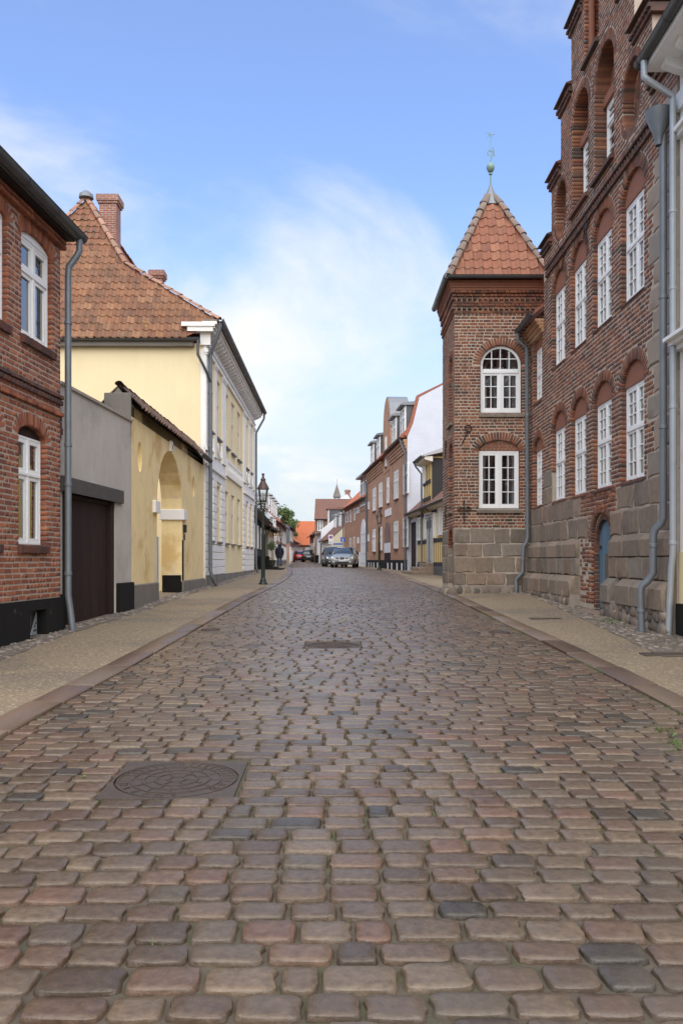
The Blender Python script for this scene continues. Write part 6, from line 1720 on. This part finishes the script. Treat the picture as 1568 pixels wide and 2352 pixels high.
p0, p1 = (-6.35, 103.0), (-6.6, 116.0)
hd_, HDL = hroot('slate_dormer_cottage', 'small brick cottage with slate faced upper storey and white shopfront', p0, p1)
gabled(hd_, HDL, 6, .9, 5.6, 6.6, 'brick_pink', 'slate', .2)
MB().box(-.06, 0, .0, 3.2, 3.6, 5.6).build('slate_side', 'slate', hd_)
MB().box(0, HDL, -.05, .02, .9, 3.2).build('white_shopfront', 'white_plaster', hd_)
for k in range(4): fwin(hd_, 1.0+k*3, 2.0+k*3, 3.9, 5.3, 1, (2,), None, sill=None); fwin(hd_, 1.0+k*3, 2.4+k*3, 1.4, 2.9, 2, (2,), None, sill=None, y=-.1)
# closing houses with orange roofs
p0, p1 = (-7.0, 141.0), (-4.4, 141.0)
he, HEL = hroot('orange_roof_house', 'brick house with broad orange tile roof closing the street view', (-7.6, 138.0), (-3.9, 138.0))
gabled(he, HEL, 8, .9, 4.2, 8.0, 'brick_pink', 'roof_orange', .3)
for k in range(3): fwin(he, .5+k*1.2, 1.1+k*1.2, 2.2, 3.6, 2, (2,), None, sill=None)
hf, HFL = hroot('orange_roof_wing', 'long orange tile roof running along the left side of the bend', (-6.7, 117.0), (-6.9, 137.0))
gabled(hf, HFL, 8, .9, 4.4, 9.0, 'brick_pink', 'roof_orange', .3)
chimney(hf, 9.0, 4, .8, .7, 7.5, 10.3)
for k in range(5): fwin(hf, 2+k*3.5, 3+k*3.5, 2.0, 3.4, 2, (2,), None, sill=None)

# ------------------------------------------------------------------ trees
def leaf_vars(): return [([(-.5,0,-.12),(.1,0,-.5),(.5,.1,.12),(-.1,.15,.5)], [(0,1,2,3)]), ([(-.4,.2,-.3),(.4,0,-.4),(.3,-.2,.4),(-.35,0,.35)], [(0,1,2,3)]), ([(-.5,.1,0),(.2,-.1,-.45),(.45,.1,.3)], [(0,1,2)])]
LEAF = leaf_vars()
def tree(name, label, x, y, z0, crown_z, rad, hgt, n, matn, leaf, sd, clumps=26, sparse=1.0, group=None):
    r_ = random.Random(sd); t = thing(name, label, 'tree', (x, y, z0), 0, group); ZOFF[t.name] = 0
    tr = MB(); h0 = crown_z - z0
    tr.tube([(0,0,0),(.05,0,h0*.5),(-.05,.05,h0),(0,0,h0+hgt*.6)], [rad*.11,rad*.085,rad*.06,rad*.02], 8)
    cl = []
    for k in range(clumps):
        a = r_.uniform(0, 6.28); e = r_.uniform(-.5, 1); rr = rad*r_.uniform(.45,1)*math.sqrt(max(.05, 1-max(0,e)**2*.8))
        c = (rr*math.cos(a), rr*math.sin(a), h0 + hgt*(.35+.55*e)); cl.append((c, rad*r_.uniform(.2,.38)))
        tr.tube([(0,0,h0*.8+hgt*.1*r_.random()), (c[0]*.5, c[1]*.5, (h0+c[2])/2), c], [rad*.035,rad*.022,rad*.008], 5)
    tr.build('trunk', 'bark', t, smooth=True)
    ps = []
    for k in range(n):
        c, s = cl[r_.randrange(clumps)]; v = Vector((r_.gauss(0,1), r_.gauss(0,1), r_.gauss(0,.8))).normalized() * s * r_.random()**.4
        ps.append((TRS(c[0]+v.x, c[1]+v.y, c[2]+v.z, leaf*r_.uniform(.6,1.4), leaf*r_.uniform(.6,1.4), leaf*r_.uniform(.6,1.4), r_.uniform(0,6), r_.uniform(0,6), r_.uniform(0,6)), r_.randrange(3), r_.random()))
    o = emit(t, 'crown', LEAF, ps, matn, limit=0, stuff='crown')
tree('leafy_tree', 'bright green leafy tree rising behind the left row of roofs', PX(640,135), 135, 1.3, 5.2, 2.9, 4.8, 4200, 'foliage', .26, 3)
tree('leafy_tree', 'small green tree top just right of the brick chimney', PX(679,150), 150, 1.3, 5.5, 1.6, 3.0, 1600, 'foliage', .24, 4)
tree('bare_tree', 'dark thinly leaved tree behind the street lamp', PX(604,72)-.2, 71, 1.0, 4.6, 1.25, 2.2, 380, 'foliage_dark', .14, 6, 30)
# ------------------------------------------------------------------ street lamps
def street_lamp(x, y, z, h, label):
    t = thing('street_lamp', label, 'street lamp', (x, y, z), 0, 'cast iron street lamps'); ZOFF[t.name] = 0; k = h/3.6
    MB().lathe([(.14,0),(.14,.04),(.115,.07),(.10,.10),(.105,.13),(.08,.17),(.066,.24)], n=16).build('base', 'lamp_green', t, smooth=SHARP)
    MB().lathe([(.066,.22),(.060,1.5*k),(.062,1.55*k),(.066,1.6*k),(.046,1.66*k),(.044,1.8*k),(.055,1.84*k),(.044,1.88*k),(.046,2.05*k),(.055,2.3*k),(.05,2.45*k),(.05,2.47*k)], n=14).build('pole', 'lamp_green', t, smooth=SHARP)
    br = MB()
    for a in range(4):
        t_ = a*math.pi/2+math.pi/4; c_, s_ = math.cos(t_), math.sin(t_)
        br.tube([(.05*c_,.05*s_,2.42*k),(.075*c_,.075*s_,2.52*k),(.115*c_,.115*s_,2.70*k)], .013, 6)
        br.tube([(.118*c_,.118*s_,2.70*k),(.172*c_,.172*s_,3.10*k)], .010, 6)
    br.lathe([(.115,2.68*k),(.14,2.68*k),(.14,2.71*k),(.115,2.71*k)], n=16, cap=False)
    br.build('lantern_frame', 'lamp_green', t, smooth=SHARP)
    for a in range(4):
        t0, t1 = a*math.pi/2+math.pi/4+.05, (a+1)*math.pi/2+math.pi/4-.05; g = MB()
        pts = [[(r_*math.cos(t0+(t1-t0)*j/4), r_*math.sin(t0+(t1-t0)*j/4), zz_) for j in range(5)] for r_, zz_ in ((.12,2.72*k),(.169,3.08*k))]
        A, B = g.vs(pts[0]), g.vs(pts[1])
        for j in range(4): g.idx([A[j],A[j+1],B[j+1],B[j]])
        g.build('pane', 'lamp_glass', t, smooth=True, fix=False)
    MB().lathe([(.03,2.72*k),(.035,2.85*k),(.02,2.95*k),(.002,2.97*k)], n=10).build('lamp_bulb', 'plate_white', t, smooth=True)
    MB().lathe([(.15,3.08*k),(.20,3.08*k),(.195,3.11*k),(.15,3.20*k),(.10,3.29*k),(.07,3.36*k),(.09,3.38*k),(.085,3.40*k),(.048,3.44*k),(.035,3.49*k),(.03,3.53*k),(.05,3.55*k),(.045,3.585*k),(.01,3.6*k)], n=18).build('hood', 'copper_brown', t, smooth=SHARP)
street_lamp(-2.52, 27.0, pav_z(-1,-2.52,27), 3.58, 'nearest street lamp, dark green with copper hood, on the left pavement')
street_lamp(2.16, 48.0, pav_z(1,2.3,48), 3.58, 'street lamp in front of the round gabled brick house')
street_lamp(PX(645.5,74), 74, pav_z(-1,-5.3,74), 3.55, 'street lamp seen above the walking person')
street_lamp(PX(749.5,95), 95, gz(95)+.08, 3.55, 'farthest street lamp, beside the cream house')

# ------------------------------------------------------------------ cars
def car(label, x, y, rz, paintm, tall=1.45, L=4.1, W=1.7, front_detail=True, group='parked cars'):
    """x across, y along the car with the nose at -y; z up from the road"""
    t = thing('parked_car', label, 'car', (x, y, gz(y)+.045), rz, group); ZOFF[t.name] = 0; h = L/2
    def ring(yy, w, zb, zt, wt, n=4):
        """rounded section: sill, belly, shoulder, top"""
        return [(-w*.86,yy,zb),(-w*.97,yy,zb+.10),(-w,yy,zb+(zt-zb)*.5),(-w*.985,yy,zb+(zt-zb)*.78),(-wt,yy,zt-.02),(-wt*.7,yy,zt+.02),(0,yy,zt+.035),(wt*.7,yy,zt+.02),(wt,yy,zt-.02),(w*.985,yy,zb+(zt-zb)*.78),(w,yy,zb+(zt-zb)*.5),(w*.97,yy,zb+.10),(w*.86,yy,zb)]
    w = W/2
    secs = [(-h,.60*w,.30,.56,.5*w),(-h+.06,.80*w,.22,.64,.68*w),(-h+.22,.93*w,.19,.72,.78*w),(-h+.55,.99*w,.18,.82,.84*w),(-h+1.05,1.0*w,.18,.93,.88*w),(-.3,1.0*w,.18,.97,.90*w),(.6,1.0*w,.18,.99,.90*w),(h-.75,1.0*w,.19,1.01,.89*w),(h-.3,.97*w,.20,1.00,.84*w),(h-.08,.88*w,.26,.92,.76*w),(h,.74*w,.32,.80,.62*w)]
    body = MB(); body.loft([ring(*s) for s in secs]); body.build('body', paintm, t, smooth=math.radians(50))
    zr = tall - .03
    cab = [(-h+1.0,.93,.86),(-h+1.75,zr-.05,.70),(-h+2.1,zr,.68),(.75,zr,.67),(h-.75,zr-.09,.64),(h-.28,1.0,.80)]
    gl = MB(); rings = []
    for yy, zt, wt in cab:
        zb = .92; ww = .885*w
        f = (zt-zb)/(zr-zb) if zt > zb else 0
        wt_ = ww + (w*.70-ww)*f
        rings.append([(-ww,yy,zb),(-wt_,yy,max(zt-.05,zb+.005)),(-wt_*.85,yy,max(zt,zb+.01)),(0,yy,max(zt+.015,zb+.015)),(wt_*.85,yy,max(zt,zb+.01)),(wt_,yy,max(zt-.05,zb+.005)),(ww,yy,zb)])
    gl.loft(rings); gl.build('glazing', 'car_glass', t, smooth=math.radians(50))
    rf = MB(); rr_ = [[(q[0]*1.012, q[1], q[2]+.012) for q in r_[1:6]] for r_ in rings[1:5]]
    ids = [rf.vs(r_) for r_ in rr_]
    for A, B in zip(ids, ids[1:]):
        for j in range(4): rf.idx([A[j],A[j+1],B[j+1],B[j]])
    rf.build('roof', paintm, t, smooth=math.radians(50), fix=True)
    pi_ = MB()
    for s in (1, 5):
        sg = -1 if s == 1 else 1; idx = 1 if s == 1 else 5
        P = lambda i: Vector((rings[i][idx][0]*1.02, rings[i][idx][1], rings[i][idx][2]+.01)); B0 = Vector((sg*.9*w, -h+1.0, .93)); B1 = Vector((sg*.9*w, h-.28, .98))
        pi_.tube([B0, P(1)], .035, 6); pi_.tube([Vector((sg*.9*w, .25, .95)), P(2)+Vector((0,.9,0))], .03, 6); pi_.tube([P(4), B1], .06, 6)
    pi_.build('pillars', paintm, t, smooth=True)
    for sx in (-1, 1):
        for yy in (-h+.78, h-.78):
            wh_ = MB(); 
            def disc(mb, prof):
                n = 20; rs = [mb.vs([(sx*(w-.02)+sx*xx, yy+r_*math.cos(2*math.pi*k/n), .30+r_*math.sin(2*math.pi*k/n)) for k in range(n)]) for r_, xx in prof]
                for A, B in zip(rs, rs[1:]):
                    for k in range(n): mb.idx([A[k],A[(k+1)%n],B[(k+1)%n],B[k]])
                mb.idx(rs[-1]); mb.idx(rs[0][::-1])
            disc(wh_, [(.30,-.18),(.315,-.14),(.315,-.02),(.29,.02),(.20,.02)]); wh_ = wh_.build('tyre', 'tyre', t, smooth=SHARP)
            rm2 = MB(); disc(rm2, [(.20,0),(.20,.024),(.17,.012),(.05,.03)]); rm2.build('rim', 'rim', wh_, smooth=SHARP)
        mr = MB(); mr.bbox(sx*(w+.02)-(.0 if sx > 0 else .17), sx*(w+.02)+(.17 if sx > 0 else 0), -h+1.28, -h+1.40, .93, 1.06, .03); mr.build('wing_mirror', 'black_plastic', t)
        hl = MB(); hl.loft([[(sx*(.50*w), -h+.10, .56),(sx*(.86*w), -h+.20, .58),(sx*(.88*w), -h+.30, .73),(sx*(.55*w), -h+.15, .67)], [(sx*(.50*w), -h+.04, .57),(sx*(.84*w), -h+.13, .59),(sx*(.90*w), -h+.26, .745),(sx*(.55*w), -h+.09, .685)]]); hl.build('headlight', 'head_lamp', t)
        tl_ = MB(); tl_.loft([[(sx*.62*w, h-.02, .72),(sx*.95*w, h-.12, .74),(sx*.97*w, h-.22, .96),(sx*.70*w, h-.06, .90)], [(sx*.60*w, h+.03, .72),(sx*.95*w, h-.05, .74),(sx*.97*w, h-.13, .97),(sx*.70*w, h-.01, .91)]]); tl_.build('tail_light', 'tail_lamp', t)
        fg = MB(); fg.bbox(sx*.66*w-.06, sx*.66*w+.06, -h-.01, -h+.1, .34, .42, .015); fg.build('fog_light', 'head_lamp', t)
    gr_ = MB(); gr_.prism([(-.12,.56),(.12,.56),(.16,.66),(.08,.70),(-.08,.70),(-.16,.66)], -h-.025, -h+.1); gr_ = gr_.build('grille', 'black_plastic', t)
    MB().prism([(.05*math.cos(k*.785), .63+.045*math.sin(k*.785)) for k in range(8)], -h-.035, -h-.025).build('badge', 'chrome', gr_)
    for sx in (-1, 1): MB().prism([(sx*.2,.60),(sx*.42,.60),(sx*.44,.66),(sx*.22,.67)], -h-.005, -h+.12).build('side_grille', 'black_plastic', t)
    MB().box(-.55*w, .55*w, -h-.012, -h+.1, .27, .38).build('air_intake', 'black_plastic', t)
    MB().bbox(-.26, .26, -h-.03, -h+.02, .42, .53, .004).build('number_plate', 'plate_white', t)
    MB().box(-.26, -.21, -h-.034, -h-.03, .425, .525).build('plate_band', 'sign_blue', t)
    MB().bbox(-.26, .26, h-.01, h+.025, .62, .73, .004).build('number_plate', 'plate_white', t)
    MB().box(-.7*w, .7*w, h-.1, h+.012, .30, .46).build('rear_bumper_trim', 'black_plastic', t)
    return t
car('silver grey hatchback facing the camera, front car of the parked row', .24, 59.2, math.radians(-6), 'car_grey', 1.44)
car('dark grey car parked behind the silver grey hatchback', -.55, 64.6, math.radians(6), 'car_dark', 1.55)
car('black hatchback seen from behind at the far bend', -4.25, 110.0, math.radians(180), 'car_black', 1.6, 4.3, 1.85)
car('small red car half hidden beside the black hatchback', -5.75, 113.5, math.radians(184), 'car_red', 1.5, 3.8, 1.6)

# ------------------------------------------------------------------ person walking away
def person(x, y, z):
    t = thing('person', 'person in dark navy hooded coat and blue jeans walking away on the left pavement', 'person', (x, y, z), 0); ZOFF[t.name] = 0
    me = bpy.data.meshes.new('body')
    J = [(0,0,.93),(0,-.01,1.15),(0,0,1.38),(0,.01,1.50),(0,.02,1.62), (-.19,0,1.42),(-.25,-.04,1.15),(-.25,.05,.92),(-.24,.09,.83), (.19,0,1.42),(.26,.03,1.15),(.25,.12,.92),(.24,.15,.83), (-.09,0,.88),(-.10,.08,.48),(-.10,.0,.08),(-.10,.13,.03), (.09,0,.88),(.10,-.04,.48),(.10,-.22,.12),(.10,-.16,.02)]
    E = [(0,1),(1,2),(2,3),(3,4),(2,5),(5,6),(6,7),(7,8),(2,9),(9,10),(10,11),(11,12),(0,13),(13,14),(14,15),(15,16),(0,17),(17,18),(18,19),(19,20)]
    rad = [.14,.14,.14,.06,.10,.075,.06,.045,.04,.075,.06,.045,.04,.10,.075,.05,.045,.10,.075,.05,.045]
    me.from_pydata(J, E, []); me.materials.append(MATS['jeans'])
    o = bpy.data.objects.new('body', me); COL.objects.link(o); o.parent = t
    m = o.modifiers.new('skin', 'SKIN'); 
    if not me.skin_vertices: me.skin_vertices.new()
    for i, r_ in enumerate(rad): me.skin_vertices[0].data[i].radius = (r_, r_)
    me.skin_vertices[0].data[0].use_root = True
    s = o.modifiers.new('sub', 'SUBSURF'); s.levels = 2; s.render_levels = 2
    ct = MB(); n = 16
    def el(cx, cy, cz, a, b): return [(cx+a*math.cos(2*math.pi*k/n), cy+b*math.sin(2*math.pi*k/n), cz) for k in range(n)]
    ct.loft([el(0,-.01,.62,.24,.19), el(0,-.01,.66,.25,.20), el(0,0,.95,.245,.185), el(0,0,1.15,.24,.17), el(0,0,1.34,.245,.165), el(0,0,1.45,.19,.14), el(0,.01,1.53,.10,.10)])
    ct.build('coat', 'coat_navy', t, smooth=math.radians(60))
    for s_, pts in ((-1, [(-.20,0,1.44),(-.275,-.04,1.15),(-.27,.04,.90)]), (1, [(.20,0,1.44),(.285,.03,1.15),(.27,.11,.90)])):
        sl = MB(); sl.tube(pts, [.095,.09,.07], 12); sl.build('sleeve', 'coat_navy', t, smooth=math.radians(60))
        hd = MB(); e = pts[2]; hd.loft([[(e[0]+a*math.cos(k*.785), e[1]+b*math.sin(k*.785), e[2]-zz_) for k in range(8)] for zz_, a, b in ((-.02,.035,.035),(.05,.042,.03),(.10,.04,.025),(.12,.03,.02))])
        for f_ in range(4): hd.tube([(e[0]-.03+.02*f_, e[1]+.01, e[2]-.10), (e[0]-.03+.02*f_, e[1]+.02, e[2]-.15), (e[0]-.028+.019*f_, e[1]+.04, e[2]-.18+.01*abs(f_-1.5))], [.010,.009,.007], 6)
        hd.tube([(e[0]-s_*.035, e[1]+.02, e[2]-.05), (e[0]-s_*.05, e[1]+.045, e[2]-.09), (e[0]-s_*.045, e[1]+.06, e[2]-.12)], [.012,.010,.008], 6)
        hd.build('hand', 'skin', t, smooth=math.radians(60))
    hood = MB(); hood.loft([el(0,.0,1.46,.12,.12), el(0,-.01,1.53,.135,.135), el(0,-.01,1.62,.135,.145), el(0,.0,1.70,.115,.13), el(0,.02,1.755,.07,.085), el(0,.03,1.77,.02,.03)]); hood.build('hood', 'coat_navy', t, smooth=math.radians(60))
    fc = MB(); fc.loft([el(0,.10,1.53,.05,.05), el(0,.11,1.58,.075,.06), el(0,.11,1.65,.08,.06), el(0,.10,1.70,.06,.05)]); fc.build('face', 'skin', t, smooth=True)
    MB().prism([(-.012,1.60),(.012,1.60),(0,1.645)], .165, .19).build('nose', 'skin', t)
    for (cx, cy, tilt, cz) in ((-.10,.06,0,.0),(.10,-.19,.5,.06)):
        sh = MB(); sh.bbox(-.05,.05,-.12,.15,0,.085,.02); sh = sh.build('shoe', 'shoe', t); sh.location = (cx, cy, cz); sh.rotation_euler = (-tilt, 0, 0)
person(PX(641.5,67.5), 67.5, gz(67.5)+.06)

# ------------------------------------------------------------------ signs and small things
def pole(t, h, r=.03): MB().tube([(0,0,0),(0,0,h)], r, 10).build('pole', 'steel', t, smooth=True)
sy = 79.0; sxp = PX(759.5, sy); zb = gz(sy)+.06
s1 = thing('no_parking_sign', 'white plate with round blue and red no parking sign on grey pole', 'sign', (sxp, sy, zb)); ZOFF[s1.name] = 0
pole(s1, 2.85); MB().box(-.21,.21,-.05,-.03,2.22,2.83).build('plate', 'sign_white', s1)
MB().prism([(.15*math.cos(k*.314), 2.60+.15*math.sin(k*.314)) for k in range(20)], -.056, -.05).build('red_ring', 'sign_red', s1)
MB().prism([(.115*math.cos(k*.314), 2.60+.115*math.sin(k*.314)) for k in range(20)], -.062, -.056).build('blue_disc', 'sign_blue', s1)
b_ = MB(); b_.prism([(-.10,2.68),(-.08,2.70),(.10,2.52),(.08,2.50)], -.068, -.062); b_.build('slash', 'sign_red', s1)
MB().box(-.21,.21,-.05,-.03,1.98,2.19).build('lower_plate', 'sign_white', s1); MB().box(-.12,-.02,-.055,-.05,2.04,2.12).build('symbol', 'sign_blue', s1); MB().box(.04,.13,-.055,-.05,2.06,2.10).build('symbol', 'ink', s1)
sy = 77.0; s2 = thing('dead_end_sign', 'square blue dead end sign with red bar on a pole', 'sign', (PX(787,sy), sy, gz(sy)+.06)); ZOFF[s2.name] = 0
pole(s2, 2.5); MB().bbox(-.21,.21,-.05,-.03,2.12,2.56,.01).build('plate', 'sign_blue', s2); MB().box(-.035,.035,-.056,-.05,2.13,2.42).build('white_stem', 'sign_white', s2); MB().box(-.10,.10,-.058,-.05,2.42,2.49).build('red_bar', 'sign_red', s2)
s3 = thing('street_name_sign', 'narrow dark blue street name plate on the cream gable', 'sign', (PX(775.5,83), 83.0, PZ(1250,83))); ZOFF[s3.name] = 0
MB().box(-.45,.45,-.03,0,-.06,.10).build('plate', 'sign_blue', s3)
for xx in (-.4,.4): MB().box(xx-.02,xx+.02,0,1.2,-.02,.02).build('bracket', 'steel', s3)
s4 = thing('pretzel_sign', 'gilded pretzel baker sign hanging from an iron bracket', 'sign', (PX(634,66), 66.0, 3.45)); ZOFF[s4.name] = 0
pz4 = MB()
for sg in (-1, 1): pz4.tube([(sg*.13+.11*math.cos(k*.45)*1, 0, .10+.11*math.sin(k*.45)) for k in range(15)], .03, 8)
pz4.tube([(-.12,0,.25),(-.1,0,.38),(0,0,.34),(.1,0,.38),(.12,0,.25)], .03, 8); pz4.build('pretzel', 'sign_gold', s4, smooth=True)
MB().tube([(-.75,0,.55),(.2,0,.55)], .02, 6).build('bracket', 'iron', s4); MB().tube([(0,0,.55),(0,0,.36)], .008, 6).build('chain', 'iron', s4)
pt = thing('potted_tree', 'small green standard tree in dark pot beside the shop steps', 'potted plant', (PX(625,60), 60, gz(60)+.1)); ZOFF[pt.name] = 0
MB().lathe([(.20,0),(.27,.42),(.29,.45),(.26,.45)], n=14).build('pot', 'pot', pt, smooth=SHARP); MB().tube([(0,0,.4),(.02,0,.9),(0,0,1.25)], .02, 6).build('trunk', 'bark', pt)
emit(pt, 'crown', LEAF, [(TRS(*(Vector((R.gauss(0,1),R.gauss(0,1),R.gauss(0,1))).normalized()*.36*R.random()**.5 + Vector((0,0,1.45))), .09,.09,.09, R.uniform(0,6),R.uniform(0,6),R.uniform(0,6)), R.randrange(3), R.random()) for _ in range(420)], 'foliage', limit=0, stuff='crown')
for i, (xx, yy) in enumerate(((PX(738,99),99),)):
    bn = thing('litter_bin', 'dark box planters standing by the far white house', 'bin', (xx-.3, yy, gz(yy)+.06)); ZOFF[bn.name] = 0
    MB().bbox(-.5,.3,-.3,.3,0,.85,.02).build('box', 'tar', bn); MB().bbox(-.52,.32,-.32,.32,.85,.9,.01).build('lid', 'car_dark', bn)
hr_ = thing('hand_rail', 'low grey steel rail by the white carriage door', 'railing', (.75, 66.5, gz(66.5)+.06)); ZOFF[hr_.name] = 0
MB().tube([(-.6,0,.5),(.4,0,.5)], .025, 8).build('rail', 'steel', hr_)
for xx in (-.6,.35): MB().tube([(xx,0,0),(xx,0,.5)], .025, 8).build('post', 'steel', hr_)
for i, (xx, yy, lab) in enumerate(((1.42,3.18,'small curled yellow leaf on the cobbles at lower right'),(-1.55,5.05,'small pale green leaf on the road left of the manhole cover'))):
    lf = MB(); lf.face([(-.02,0,.0),(0,-.012,.006),(.024,0,.002),(0,.013,.007)]); lf = lf.build('fallen_leaf', 'dry_leaf', None, fix=False); lf.location = (xx, yy, crown(xx,yy)+.008); tag(lf, lab, 'leaf', 'fallen leaves')
